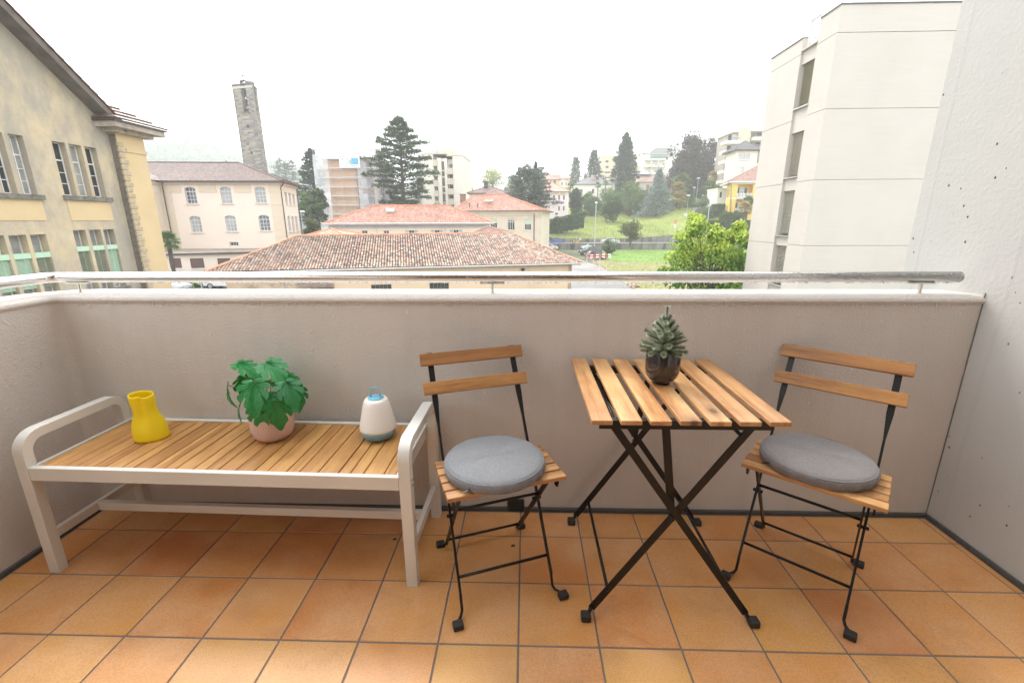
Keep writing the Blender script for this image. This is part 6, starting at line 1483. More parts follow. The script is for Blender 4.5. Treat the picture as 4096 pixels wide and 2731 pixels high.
band_boxes('wall_panel', RX, yw1, RX+9, yf, zs_, z_left)
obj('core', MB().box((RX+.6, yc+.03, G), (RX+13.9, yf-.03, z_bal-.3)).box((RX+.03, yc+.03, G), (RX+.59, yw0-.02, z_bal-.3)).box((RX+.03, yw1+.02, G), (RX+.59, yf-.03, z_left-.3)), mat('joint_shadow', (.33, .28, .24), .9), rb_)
obj('coping', MB().box((RX-.03, yc-.03, z_r1), (RX+14, yw0+.0, z_r1+.05)).box((RX-.03, yw1, z_left), (RX+9, yf+.03, z_left+.05)), mat('dark_metal_coping', (.10, .10, .10), .5), rb_)
# column with blinds
wz = [(rx(3205, 250)[1], rx(3170, 445)[1])]
pz = []
for (xt, yt, xb, yb) in ((3238, 240, 3195, 430), (3195, 525, 3165, 708), (3180, 760, 3155, 943), (3150, 985, 3132, 1145)):
    pz.append((rx(xt, yt)[1], rx(xb, yb)[1]))
print('win', pz)
pz = [(p_[0], p_[1]) for p_ in pz]
RC = .30
segs = []; prev = z_bal
for zt_, zb_ in pz:
    obj('spandrel', MB().box((RX+.09, yw0, zt_), (RX+RC+1, yw1, prev)), M_rb, rb_); prev = zb_
obj('spandrel', MB().box((RX+.09, yw0, G), (RX+RC+1, yw1, prev)), M_rb, rb_)
M_sl = mat('beige_metal_slats', (.58, .55, .47), .4, var=.04); M_slg = mat('olive_metal_slats', (.40, .385, .29), .4, var=.04)
for i, (zt_, zb_) in enumerate(pz):
    w = obj('window', MB().box((RX+RC+.05, yw0, zb_), (RX+RC+.08, yw1, zt_)), M_gl, rb_)
    obj('window_frame', MB().box((RX+RC, (yw0+yw1)/2-.04, zb_), (RX+RC+.06, (yw0+yw1)/2+.04, zt_)).box((RX+RC, yw0, zt_-.12), (RX+RC+.06, yw1, zt_)), M_wf, w)
    obj('sill', MB().box((RX-.03, yw0-.02, zb_-.05), (RX+RC+.1, yw1+.02, zb_)), mat('zinc_sill', (.5, .5, .49), .4, metal=.5) if i == 0 else bpy.data.materials['zinc_sill'], w)
    n = int((zt_-zb_)/.075)
    for k in range(n):
        z = zt_-.03-k*(zt_-zb_-.05)/n; tilt = .048 if i < 2 else .060
        s = MB().prism([(RX+RC-.12, yw0+.04, z), (RX+RC-.05, yw0+.04, z-tilt), (RX+RC-.045, yw0+.04, z-tilt+.005), (RX+RC-.115, yw0+.04, z+.005)], (0, yw1-yw0-.08, 0))
        obj('blind_slat', s, M_slg if i == 0 else M_sl, w)
# glass balustrade in the notch on the roof
y_a, y_b = rx(3285, 100)[0], rx(3232, 150)[0]
bal = MB().box((RX+.02, yw0+.02, z_bal), (RX+.05, rx(3230, 185)[0], z_bal+.95)); obj('glass_balustrade', bal, mat('clear_glass', (.6, .65, .66), .05, alpha=.45), rb_)
obj('rail', MB().box((RX, yw0, z_bal+.95), (RX+.07, rx(3230, 185)[0], z_bal+1.0)).box((RX, rx(3230, 185)[0]-.05, z_bal), (RX+.07, rx(3230, 185)[0], z_bal+1.0)), M_wf, rb_)
obj('terrace_edge', MB().box((RX-.03, yw0, z_bal-.02), (RX+1, yw1, z_bal+.04)), M_rb, rb_)
# ================================================================== TREES AND SHRUBS
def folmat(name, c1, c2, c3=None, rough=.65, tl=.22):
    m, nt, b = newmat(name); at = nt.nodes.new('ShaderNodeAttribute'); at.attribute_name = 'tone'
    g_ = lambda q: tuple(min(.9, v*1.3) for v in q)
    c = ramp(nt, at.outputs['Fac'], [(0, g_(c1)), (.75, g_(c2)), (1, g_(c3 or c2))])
    c = mix(nt, .6, c, ramp(nt, noise(nt, coords(nt, 'Object'), .9, 3), [(.35, .65), (.65, 1.2)]), 'MULTIPLY')
    lk(nt, c, b.inputs['Base Color']); b.inputs['Roughness'].default_value = rough; b.inputs['Specular IOR Level'].default_value = .25
    tr = nt.nodes.new('ShaderNodeBsdfTranslucent'); lk(nt, c, tr.inputs[0]); ms = nt.nodes.new('ShaderNodeMixShader'); ms.inputs[0].default_value = tl
    out = nt.nodes['Material Output']; lk(nt, b.outputs[0], ms.inputs[1]); lk(nt, tr.outputs[0], ms.inputs[2]); lk(nt, ms.outputs[0], out.inputs[0]); return m
F_ced = folmat('cedar_needles', (.018, .036, .018), (.05, .085, .035), (.11, .15, .06)); F_drk = folmat('dark_conifer_needles', (.014, .03, .018), (.035, .065, .032), (.06, .10, .045))
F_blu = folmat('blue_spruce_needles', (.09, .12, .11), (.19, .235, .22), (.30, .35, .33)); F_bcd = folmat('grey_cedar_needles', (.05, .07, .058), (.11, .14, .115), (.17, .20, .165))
F_grn = folmat('broadleaf_green', (.05, .09, .02), (.12, .185, .045), (.22, .29, .08)); F_dgr = folmat('dark_broadleaf', (.03, .06, .02), (.08, .13, .04), (.15, .21, .065))
F_bch = folmat('copper_beech_leaves', (.028, .020, .020), (.065, .048, .045), (.10, .075, .065)); F_yel = folmat('yellow_green_leaves', (.13, .17, .03), (.26, .31, .06), (.38, .42, .10))
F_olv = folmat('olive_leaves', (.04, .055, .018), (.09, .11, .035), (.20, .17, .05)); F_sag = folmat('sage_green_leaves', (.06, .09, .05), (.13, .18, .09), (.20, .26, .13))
F_hdg = folmat('hedge_leaves', (.025, .06, .018), (.06, .12, .035), (.11, .19, .06)); F_plm = folmat('palm_fronds', (.05, .09, .03), (.12, .18, .06), (.30, .30, .10)); F_ply = folmat('yellowing_palm_fronds', (.22, .16, .07), (.36, .28, .10), (.20, .24, .08))
F_prp = folmat('purple_shrub', (.05, .03, .03), (.12, .08, .07))
M_trk = mat('grey_brown_bark', (.09, .075, .06), .95, var=.3, vs=2)
def quads(C, S, flat=0., aspect=1.6, droop=None):
    """random leaf quads at centres C with sizes S"""
    n = len(C); a = rng.normal(size=(n, 3)); a[:, 2] *= (1-flat); a /= np.linalg.norm(a, axis=1)[:, None]
    b = rng.normal(size=(n, 3)); b[:, 2] *= (1-flat)
    b -= (b*a).sum(1)[:, None]*a; b /= np.linalg.norm(b, axis=1)[:, None]+1e-9
    S = np.asarray(S)[:, None]; a = a*S*aspect*.5; b = b*S*.5
    V = np.stack([C-a, C-b*.8, C+a, C+b*.8], 1).reshape(-1, 3); return V, np.arange(4*n).reshape(n, 4)
def crown(t, C, S, m, tone, flat=0., aspect=1.6, name='crown'):
    V, Fq = quads(C, S, flat, aspect); o = npobj(name, V, Fq, m, t)
    at = o.data.attributes.new('tone', 'FLOAT', 'POINT'); at.data.foreach_set('value', np.repeat(np.clip(tone, 0, 1), 4).astype(np.float32)); return o
def trunk(t, pts, r0, r1, name='trunk'):
    n = len(pts); return obj(name, MB().tube(pts, [r0+(r1-r0)*k/(n-1) for k in range(n)], 7), M_trk, t)
def tree_at(name, label, x, ytop, ybase, Y, cat='tree', group=None, zb=None):
    top = PY(x, ytop, Y); bz = PY(x, ybase, Y)[2] if zb is None else zb
    q = np.array((top[0], Y, bz)); return thing(name, label, cat, q, group=group), q, top[2]-bz
def broadleaf(label, x, ytop, ybase, halfw, Y, m, n=2600, leaf=.34, blobs=26, zb=None, cat='tree', trunkf=.35, name='tree', squash=1., lean=0, openness=.0, group=None, lowf=0):
    t, q, H = tree_at(name, label, x, ytop, ybase, Y, cat, group, zb); R = halfw/F_PX*Y; ch = H*(1-trunkf*.75) if not lowf else H*(1-lowf)
    c0 = q+np.array((0, 0, H-ch/2)); C = []; tone = []; bl = []
    for k in range(blobs):
        while True:
            d = rng.uniform(-1, 1, 3)
            if d@d < 1: break
        taper = 1-.35*max(0, d[2]); bl.append((c0+d*np.array((R*.74*taper, R*.74*taper, ch*.40)), R*rng.uniform(.26, .42)))
    for c, r in bl:
        k = int(n/blobs); d = rng.normal(size=(k, 3)); d /= np.linalg.norm(d, axis=1)[:, None]; rr = r*rng.uniform(.55, 1.08, k)[:, None]
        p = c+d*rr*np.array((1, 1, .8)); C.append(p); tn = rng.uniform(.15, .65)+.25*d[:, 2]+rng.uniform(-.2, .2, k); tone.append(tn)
    C = np.concatenate(C); tone = np.concatenate(tone); lo = c0[2]-ch/2*1.02; C[:, 2] = np.maximum(C[:, 2], lo+rng.uniform(0, .4, len(C)))
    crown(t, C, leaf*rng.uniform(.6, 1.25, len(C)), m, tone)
    top_ = c0+np.array((lean, 0, -ch*.05)); r0 = max(.08, R*.085); trunk(t, [q-Zv*.3, (q+c0)/2+rng.normal(size=3)*.1, top_], r0, r0*.4)
    for c, r in bl[:10]:
        s = q*.4+c0*.6 if trunkf < .3 else q*.25+c0*.75; trunk(t, [s, (s+c)/2+Zv*.2*R*.2, c], r0*.4, r0*.1, 'limb')
    return t
def conifer(label, x, ytop, ybase, halfw, Y, m, kind='spruce', n=4200, leaf=.30, zb=None, name='conifer', prof=None, tips=1, group=None, seed=0):
    t, q, H = tree_at(name, label, x, ytop, ybase, Y, 'tree', group, zb); R = halfw/F_PX*Y*1.18; C = []; tone = []
    rg = np.random.default_rng(100+int(x)+seed)
    P = prof or {'spruce': lambda u: .12+.95*(1-u)**.85, 'cedar': lambda u: (.55+.45*math.sin(u*PI*1.0))*(1.15-u)**.5, 'column': lambda u: .55+.5*math.sin(min(1, (1-u)*1.35)*PI*.5)-.1, 'cone': lambda u: .12+.9*(1-u)}[kind]
    nb = {'spruce': 120, 'cedar': 105, 'column': 170, 'cone': 150}[kind]; mb = MB()
    for k in range(nb):
        u = (k+rg.uniform(0, 1))/nb; u = u**(.85 if kind != 'cedar' else .8); z = H*(.06+.92*u); L = R*max(.05, min(1.1, P(u)))*rg.uniform(.62, 1.08); az = k*2.39996+rg.uniform(-.3, .3)
        up = {'spruce': .05-.30*(1-u), 'cedar': .12+.25*u, 'column': .9, 'cone': .15}[kind]
        dv = np.array((math.cos(az), math.sin(az), up)); m_ = int(n/nb*(.5+1.0*L/R)); s = rg.uniform(.12 if kind != 'cedar' else .25, 1, m_)**.7
        p = q+Zv*z+dv*L*s[:, None]; wd = L*.22*(1.15-s)+R*.03
        side = np.array((-math.sin(az), math.cos(az), 0)); p = p+side*(rg.normal(size=m_)*wd)[:, None]+Zv*(rg.normal(size=m_)*R*(.022 if kind == 'cedar' else .045)-(s**2)*L*(.14 if kind == 'cedar' else .12))[:, None]
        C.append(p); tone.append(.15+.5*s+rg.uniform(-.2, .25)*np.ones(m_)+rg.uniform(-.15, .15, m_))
        if L > R*.3: mb.tube([q+Zv*z, q+Zv*z+dv*L*.6], [R*.018, R*.006], 4, False)
    C = np.concatenate(C); tone = np.concatenate(tone)
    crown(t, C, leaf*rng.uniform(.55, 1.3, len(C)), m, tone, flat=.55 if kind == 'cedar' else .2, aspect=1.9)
    obj('limbs', mb, M_trk, t)
    for k in range(tips): trunk(t, [q-Zv*.3, q+Zv*H*.5+np.array((k*R*.3, 0, 0)), q+Zv*H*(1-.06*k)+np.array((k*R*.35, 0, 0))], R*.07+.08, .03)
    return t
def palm(label, x, yc, ybase, Y, fr=1.3, m=None, nf=26, zb=None, dead=False, trunk_r=.14, group='fan palms on the hillside'):
    t, q, H = tree_at('palm_tree', label, x, yc, ybase, Y, 'palm', group, zb); tp = q+Zv*H; m = m or F_plm
    trunk(t, [q-Zv*.3, tp], trunk_r, trunk_r*1.25); V = []; Fq = []; tone = []
    for k in range(nf):
        az = k*2.4+random.uniform(-.2, .2); el = math.radians(random.choice((75, 55, 35, 15, -5, -30))+random.uniform(-8, 8)); d = np.array((math.cos(az)*math.cos(el), math.sin(az)*math.cos(el), math.sin(el)))
        c = tp+d*fr*.55; side = np.cross(d, Zv); side /= np.linalg.norm(side)+1e-9; upv = np.cross(side, d); nb_ = 11; tn = random.uniform(.1, .9)
        for j in range(nb_):
            a = (j/(nb_-1)-.5)*math.radians(200); dd = d*math.cos(a)+side*math.sin(a); e = c+dd*fr*.6-Zv*fr*.14*abs(math.sin(a))-Zv*.1*fr; w = np.cross(dd, upv)*fr*.055; md = c+dd*fr*.32+Zv*.02
            i = len(V); V += [c, md-w, e, md+w]; Fq.append((i, i+1, i+2, i+3)); tone += [tn]*4
        i = len(V); s_ = side*.02; V += [tp-s_, tp+s_, c+s_, c-s_]; Fq.append((i, i+1, i+2, i+3)); tone += [.3]*4
    o = npobj('crown', V, Fq, m, t); at = o.data.attributes.new('tone', 'FLOAT', 'POINT'); at.data.foreach_set('value', tone)
    if dead:
        C = tp-Zv*rng.uniform(.1, fr*1.3, 500)[:, None]+rng.normal(size=(500, 3))*np.array((.28, .28, .1))*fr*.6; crown(t, C, .22*np.ones(500), F_ply, rng.uniform(0, .3, 500), name='dead_fronds')
    return t
def hedge(label, x0, x1, y0, y1, z0, z1, m=None, n=2600, leaf=.22, name='hedge', zfn=None, rnd_=.1):
    t = thing(name, label, 'hedge', ((x0+x1)/2, (y0+y1)/2, z0)); dz = zfn or (lambda x: 0); nseg = 8; mb = MB()
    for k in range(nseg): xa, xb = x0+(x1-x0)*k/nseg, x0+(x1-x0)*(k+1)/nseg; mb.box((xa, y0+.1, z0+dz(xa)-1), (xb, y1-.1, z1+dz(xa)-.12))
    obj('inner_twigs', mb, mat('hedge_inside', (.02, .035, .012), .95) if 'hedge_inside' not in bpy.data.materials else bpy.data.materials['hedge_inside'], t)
    x = rng.uniform(x0, x1, n); f = rng.random(n) < .45; y = np.where(f, rng.uniform(y0, y1, n), y0+rng.uniform(-.05, .12, n)); z = np.where(f, z1+rng.uniform(-.1, .1, n), rng.uniform(z0, z1, n)); z += np.array([dz(v) for v in x])
    crown(t, np.stack([x, y, z], 1), leaf*rng.uniform(.6, 1.3, n), m or F_hdg, rng.uniform(.2, .8, n), name='leaves'); return t
# left and centre
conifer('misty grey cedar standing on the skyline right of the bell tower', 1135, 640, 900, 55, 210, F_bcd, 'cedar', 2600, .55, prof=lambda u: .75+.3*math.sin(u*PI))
conifer('dark cedar with two pointed leaders left of the scaffolding', 1240, 592, 930, 90, 118, F_drk, 'cedar', 9000, .36, tips=2, prof=lambda u: min(1, 1.15*(1-u)**.7+.04))
broadleaf('rounded blue green tree in front of the scaffolded block', 1262, 738, 960, 44, 88, F_dgr, 5200, .28, 34)
broadleaf('light green tree top left of the rounded blue green tree', 1212, 752, 960, 36, 93, F_grn, 2600, .3, 20)
broadleaf('small mottled shrub tree at the foot of the pink building corner', 1248, 872, 990, 44, 72, F_olv, 3000, .2, 24)
conifer('large old cedar with layered branches between the scaffolding and apartment block', 1594, 462, 1000, 136, 97, F_ced, 'cedar', 26000, .27, prof=lambda u: min(.82+.16*math.sin(u*14), (1-u)*2.6+.08), tips=1)
broadleaf('bright green shrub top peeking over the red roof below the apartment block', 1762, 803, 900, 42, 100, F_grn, 1500, .28, 14)
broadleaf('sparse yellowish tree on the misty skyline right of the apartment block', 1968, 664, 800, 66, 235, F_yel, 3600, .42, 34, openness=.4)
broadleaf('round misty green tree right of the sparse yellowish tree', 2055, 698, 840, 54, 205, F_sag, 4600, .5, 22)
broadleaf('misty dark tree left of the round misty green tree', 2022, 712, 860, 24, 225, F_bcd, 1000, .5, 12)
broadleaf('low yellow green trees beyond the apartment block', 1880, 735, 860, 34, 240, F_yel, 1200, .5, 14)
conifer('dark pointed conifer with two tips behind the blue grey cedar', 2143, 645, 860, 26, 132, F_drk, 'spruce', 3600, .36, tips=2)
conifer('broad drooping blue grey cedar beside the stucco school building', 2118, 676, 935, 112, 108, F_bcd, 'cedar', 14000, .28, prof=lambda u: min(1.0, .55+.5*u if u < .35 else 1.0-.85*(u-.35)))
# hillside conifers
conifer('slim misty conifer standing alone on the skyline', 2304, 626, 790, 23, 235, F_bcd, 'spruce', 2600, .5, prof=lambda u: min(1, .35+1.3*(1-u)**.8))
conifer('open branched spruce left of the tall dark conifer', 2378, 598, 770, 52, 216, F_drk, 'spruce', 3600, .5)
conifer('very tall dark dense conifer with a broad columnar shape', 2508, 528, 800, 50, 196, F_drk, 'cone', 9000, .5, prof=lambda u: min(1.0, 1.35*(1-u)**.62))
conifer('silvery blue spruce at the top edge of the lawn', 2640, 676, 862, 80, 161, F_blu, 'spruce', 11000, .32, prof=lambda u: .05+1.0*(1-u))
conifer('dark green pointed yew at the left end of the lawn', 2306, 754, 882, 30, 158, F_drk, 'column', 4200, .3, prof=lambda u: min(1, 1.3*(1-u)**.55) if u > .2 else .8)
broadleaf('huge copper beech with dark purple brown foliage', 2768, 508, 835, 96, 192, F_bch, 22000, .55, 70, trunkf=.1)
broadleaf('looser right half crown of copper beech leaning to the balcony block', 2848, 528, 835, 62, 198, F_bch, 6500, .55, 38, trunkf=.2)
# broadleaf band
for a in (('bushy dark green tree right of the pointed yew', 2368, 783, 872, 42, 168, F_dgr, 3200), ('tall leafy green tree above the front bush on the lawn edge', 2440, 742, 860, 48, 176, F_grn, 3600),
          ('dense green tree left of the blue spruce', 2530, 722, 865, 58, 172, F_grn, 5600), ('darker green tree touching the blue spruce on its left', 2573, 775, 868, 44, 168, F_dgr, 3600),
          ('round multi green bush standing forward on the lawn', 2458, 778, 884, 42, 151, F_dgr, 5200), ('light green foliage on the left side of the round lawn bush', 2428, 800, 884, 26, 152, F_grn, 1800),
          ('green shrub behind the cream villa wall', 2352, 760, 830, 26, 180, F_grn, 1300), ('dark green tree below the orange fronded palms', 2700, 800, 866, 36, 166, F_dgr, 2800),
          ('green tree right of the palms beside the climbing path', 2755, 770, 868, 38, 164, F_grn, 3000), ('dark green tree behind the path lamp', 2812, 745, 805, 42, 188, F_dgr, 2600),
          ('green laurel right of the path top', 2868, 730, 800, 32, 170, F_grn, 2000), ('round sage bush beside the path', 2838, 786, 832, 42, 150, F_sag, 2800),
          ('feathery light green bush near the hedge at the path foot', 2820, 824, 880, 34, 133, F_sag, 2600), ('darker half of the bush near the path foot', 2848, 822, 872, 26, 134, F_dgr, 1400),
          ('round clipped bush in front of the yellow villa', 2908, 842, 884, 26, 127, F_dgr, 2000), ('dark shrub under the villa balcony', 2952, 838, 886, 24, 126, F_dgr, 1600),
          ('green tree between villa roof and sand apartment block', 2596, 745, 800, 30, 190, F_sag, 1300), ('small yellow green shrub behind tall conifer', 2450, 716, 760, 26, 205, F_yel, 900),
          ('pale shrub left of lilac house roof', 2268, 752, 800, 26, 175, F_grn, 900)):
    broadleaf(a[0], a[1], a[2], a[3], a[4]*1.18, a[5], a[6], int(a[7]*1.5), .34 if a[5] > 140 else .24, 30, trunkf=.0, cat='tree' if 'tree' in a[0] else 'shrub', name='tree' if 'tree' in a[0] else 'shrub')
broadleaf('small purple brown shrub at the top edge of the lawn', 2518, 834, 868, 17, 160, F_prp, 900, .26, 10, trunkf=.1, cat='shrub', name='shrub')
broadleaf('dark olive round tree with short trunks by the road wall', 2528, 872, 985, 54, 107, F_olv, 4600, .22, 30, trunkf=.25)
broadleaf('rounded yellow green bush beside the parked dark cars', 2440, 952, 1022, 34, 96, F_sag, 3800, .18, 24, trunkf=.08, cat='shrub', name='shrub')
broadleaf('small bushy conifer shrub at the end of the hedge', 2228, 846, 905, 14, 137, F_dgr, 900, .24, 8, trunkf=.08, cat='shrub', name='shrub')
conifer('small narrow conifer at the hedge end near the yew', 2337, 850, 874, 8, 152, F_drk, 'column', 500, .24, prof=lambda u: .9)
# palms
for a in (('fan palm left of the cream villa', 2282, 742, 815, 178, 1.5, F_plm), ('tall fan palm against the cream villa wall', 2392, 738, 800, 180, 1.35, F_plm), ('bushy fan palm top beside the cream villa', 2423, 730, 800, 178, 1.2, F_plm)):
    palm(a[0], a[1], a[2]+4, a[3], a[4], a[5], a[6])
palm('highest green palm with many fronds right of the blue spruce', 2727, 735, 866, 165, 3.6, F_plm, 56, trunk_r=.2)
palm('palm with yellowing fronds and brown skirt right of blue spruce', 2712, 757, 866, 161, 2.7, F_ply, 40, dead=True, trunk_r=.2); palm('lower palm with yellow fronds above the lawn corner', 2722, 792, 868, 159, 2.5, F_ply, 34, dead=True, trunk_r=.2)
palm('shaggy palm with brown skirt right of the copper beech', 2850, 705, 800, 178, 2.1, F_ply, 30, dead=True); palm('green palm with long fronds right of the path', 2838, 745, 800, 168, 2.4, F_plm, 34)
palm('palm with orange lower fronds beside the yellow villa', 2982, 830, 915, 121, 1.9, F_ply, 34, dead=False, trunk_r=.22); palm('green palm crown touching the beige building', 2992, 812, 915, 123, 1.9, F_plm, 30, trunk_r=.22)
palm('fan palm beside the pink building behind the ochre school', 672, 968, 1100, 40, 1.05, F_plm, 40, trunk_r=.16)
# hedges
hedge('long clipped hedge running beside the stucco school up to the yew', PY(2172, 900, 130)[0], PY(2308, 870, 150)[0], 131, 133.5, -2.2, .9, n=4000, leaf=.26, zfn=lambda x: max(0, (x-PY(2172, 900, 130)[0]))*.22)
xa_, xb_ = PY(2793, 895, 120)[0], PY(2992, 895, 120)[0]+3
hedge('long clipped green hedge above the rubble stone wall', xa_, xb_, 119.8, 121.1, PY(2850, 913, 120)[2], PY(2850, 884, 120)[2], n=5200, leaf=.24)
xa_, xb_ = PY(2852, 850, 137)[0], PY(2906, 850, 137)[0]
hedge('tall dark clipped hedge left of the yellow villa', xa_, xb_, 137, 139, PY(2880, 872, 137)[2], PY(2880, 818, 137)[2], n=2600, leaf=.26)
# far wooded hill fading in the cloud
V = []; Fq = []; HY = 820
prof_h = [(300, 640), (420, 600), (560, 580), (590, 573), (640, 560), (700, 548), (760, 547), (800, 562), (840, 585), (880, 602), (930, 622), (1000, 640), (1080, 650), (1180, 668), (1300, 700), (1500, 735), (1900, 760), (2300, 770), (2700, 765), (3100, 760)]
for x, y in prof_h:
    q = PY(x, y+14, HY)
    for k in range(7): V.append((q[0]*(1-.05*k)-0*k, HY-k*95, max(G-2, q[2]-(q[2]+6)*(k/6)**.8)))
for i in range(len(prof_h)-1):
    for k in range(6): a_ = i*7+k; Fq.append((a_, a_+1, a_+8, a_+7))
hl = struct(npobj('hill', V, Fq, grassmat('far_woodland', (.035, .055, .03), (.06, .085, .045)), smooth=True))
pts = []
hv = np.array(V).reshape(len(prof_h), 7, 3)
for i in range(7500):
    a_ = random.uniform(0, len(prof_h)-1.01); b_ = random.random()**1.6*4; i0, k0 = int(a_), int(b_); fa, fb = a_-i0, b_-k0
    pts.append((hv[i0, k0]*(1-fa)+hv[i0+1, k0]*fa)*(1-fb)+(hv[i0, k0+1]*(1-fa)+hv[i0+1, k0+1]*fa)*fb+np.array((0, 0, random.uniform(0, 9))))
Vq, Fq = quads(np.array(pts), rng.uniform(6, 13, len(pts)), 0, 1.0); o = npobj('woodland', Vq, Fq, F_dgr, None, 'stuff'); at = o.data.attributes.new('tone', 'FLOAT', 'POINT'); at.data.foreach_set('value', np.repeat(rng.random(len(pts)), 4).astype(np.float32))
# lawn tufts
n = 22000; gx = rng.uniform(0, 62, n); gy_ = rng.uniform(124, 168, n); gz = np.array([hill_z(a, b) for a, b in zip(gx, gy_)]); keep = (gx < 47) | (gy_ > 124)
Vq, Fq = quads(np.stack([gx, gy_, gz+.02], 1), rng.uniform(.08, .26, n), 0, 1.4); o = npobj('grass_tufts', Vq, Fq, folmat('grass_blades', (.12, .16, .035), (.19, .22, .055), (.25, .27, .09)), None, 'stuff'); at = o.data.attributes.new('tone', 'FLOAT', 'POINT'); at.data.foreach_set('value', np.repeat(rng.random(n), 4).astype(np.float32))
n = 22000; gx = rng.uniform(14, 62, n); gy_ = rng.uniform(40, 111, n); ok = gx > np.interp(gy_, [40, 70, 111], [13.4, 14.5, 18])
gx, gy_ = gx[ok], gy_[ok]; Vq, Fq = quads(np.stack([gx, gy_, np.full(len(gx), G+.02)], 1), rng.uniform(.05, .17, len(gx)), 0, 1.4); o = npobj('field_grass', Vq, Fq, folmat('field_blades', (.11, .18, .04), (.15, .23, .055), (.20, .25, .07)), None, 'stuff'); at = o.data.attributes.new('tone', 'FLOAT', 'POINT'); at.data.foreach_set('value', np.repeat(rng.random(len(gx)), 4).astype(np.float32))

# ---- big lime green tree near the balcony
def big_leaf_tree():
    Yt = 25.; base = PZ(2830, 1400, G); t = thing('broadleaf_tree', 'lush lime green tree with big drooping leaves beside the beige building', 'tree', (PY(2830, 1100, Yt)[0], Yt, G)); q = np.array(ORG[t.name])
    F_lim = folmat('lime_green_leaves', (.05, .12, .015), (.18, .29, .035), (.38, .45, .07), rough=.4, tl=.38)
    col_ = [(2775, 868, 22, 60), (2790, 900, 46, 90), (2740, 960, 55, 70), (2720, 1020, 60, 90), (2790, 1000, 70, 140), (2860, 930, 40, 70), (2870, 1000, 60, 120), (2905, 960, 46, 80), (2935, 940, 34, 70), (2960, 900, 26, 60), (2985, 950, 40, 90), (2940, 1040, 70, 110), (2860, 1080, 80, 110), (2760, 1090, 80, 90), (2700, 1110, 50, 60), (2830, 1130, 110, 90), (2940, 1130, 80, 90), (2670, 1085, 22, 30), (2990, 1040, 50, 110), (2650, 1075, 14, 40), (2800, 1180, 140, 70), (2920, 1190, 120, 80), (2800, 1240, 150, 60), (2920, 1260, 120, 70)]
    cents = []
    for x, y, r, k in col_:
        Yv = Yt+random.uniform(-1.6, 1.8); c = PY(x, y, Yv); rr = r/F_PX*Yv; cents.append((c, rr, k))
        trunk(t, [q+Zv*2.2+np.array((random.uniform(-.3, .3), 0, 0)), (q+Zv*3.4+c)/2, c], .07, .012, 'limb')
    trunk(t, [q-Zv*.2, q+Zv*1.3, q+Zv*2.6], .22, .14)
    # single leaf: heart shape hanging, folded about its midrib
    def leafg(): return np.array([(0, 0, 0), (.30, .42, -.05), (.62, .36, -.10), (1.12, 0, -.22), (.62, -.36, -.10), (.30, -.42, -.05), (.5, 0, .05)]), [(0, 1, 6), (1, 2, 6), (2, 3, 6), (3, 4, 6), (4, 5, 6), (5, 0, 6)]
    lv, lfc = leafg(); L = []
    for c, r, k in cents:
        for j in range(int(k*4.6)):
            d = rng.normal(size=3); d /= np.linalg.norm(d); p = c+d*r*rng.uniform(.25, 1.05)*np.array((1, 1, 1.0)); az = math.atan2(d[1], d[0])+rng.normal()*.7; pitch = rng.uniform(.25, 1.35); s = rng.uniform(.11, .22)
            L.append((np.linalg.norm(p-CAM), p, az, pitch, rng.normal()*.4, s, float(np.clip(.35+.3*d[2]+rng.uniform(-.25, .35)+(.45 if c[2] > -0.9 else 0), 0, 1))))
    L.sort(key=lambda a: a[0]); Vv = []; Ff = []; tn = []
    pm = MB(); pm._add(lv, lfc); m1 = F_lim; pr = None
    vis_rank = sorted(range(len(L)), key=lambda i: -L[i][5]/L[i][0]); near_ = set(vis_rank[:290])
    for i, (_, p, az, pi_, ro, s, tone) in enumerate(L):
        Rm = Matrix.Rotation(az, 3, 'Z') @ Matrix.Rotation(pi_, 3, 'Y') @ Matrix.Rotation(ro, 3, 'X')
        if i in near_:
            if pr is None:
                m2 = folmat('lime_green_leaf_single', (.05, .12, .015), (.18, .29, .035), (.38, .45, .07), rough=.4, tl=.38); nt = m2.node_tree; at = [n_ for n_ in nt.nodes if n_.type == 'ATTRIBUTE'][0]; oi = nt.nodes.new('ShaderNodeObjectInfo')
                for l in list(at.outputs['Fac'].links): lk(nt, oi.outputs['Random'], l.to_socket)
                pr = obj('leaf', pm, m2, t, world=False, smooth=True); o = pr
            else: o = instance(pr, 'leaf', t)
            o.rotation_euler = Rm.to_euler(); o.location = p-q; o.scale = (s, s, s); continue
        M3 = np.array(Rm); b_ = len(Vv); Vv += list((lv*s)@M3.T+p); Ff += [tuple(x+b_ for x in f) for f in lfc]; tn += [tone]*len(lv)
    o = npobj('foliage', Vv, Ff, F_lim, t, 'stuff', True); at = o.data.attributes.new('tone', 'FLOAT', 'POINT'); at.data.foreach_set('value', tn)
big_leaf_tree()

# ================================================================== LAMPS, SIGNS, VEHICLES, PEOPLE
def lamp_post(label, x, ytop, ybase, Y, arm=0, hw=.35, r=.07, zb=None, m=None):
    top = PY(x, ytop, Y); bz = PY(x, ybase, Y)[2] if zb is None else zb; t = thing('street_lamp', label, 'street lamp', (top[0], Y, bz), group='street lamps'); m = m or mat('lamp_grey', (.42, .43, .44), .5) if 'lamp_grey' not in bpy.data.materials else bpy.data.materials['lamp_grey']
    obj('pole', MB().tube([(top[0], Y, bz), (top[0], Y, top[2]-.15)], [r, r*.7], 8), m, t)
    obj('lamp_head', MB().box((top[0]-hw+arm, Y-.25, top[2]-.16), (top[0]+hw+arm, Y+.25, top[2]+.06)).box((top[0]-hw*.7+arm, Y-.2, top[2]+.06), (top[0]+hw*.7+arm, Y+.2, top[2]+.16)), mat('lamp_white', (.75, .75, .75), .4) if 'lamp_white' not in bpy.data.materials else bpy.data.materials['lamp_white'], t, bevel=.05); return t
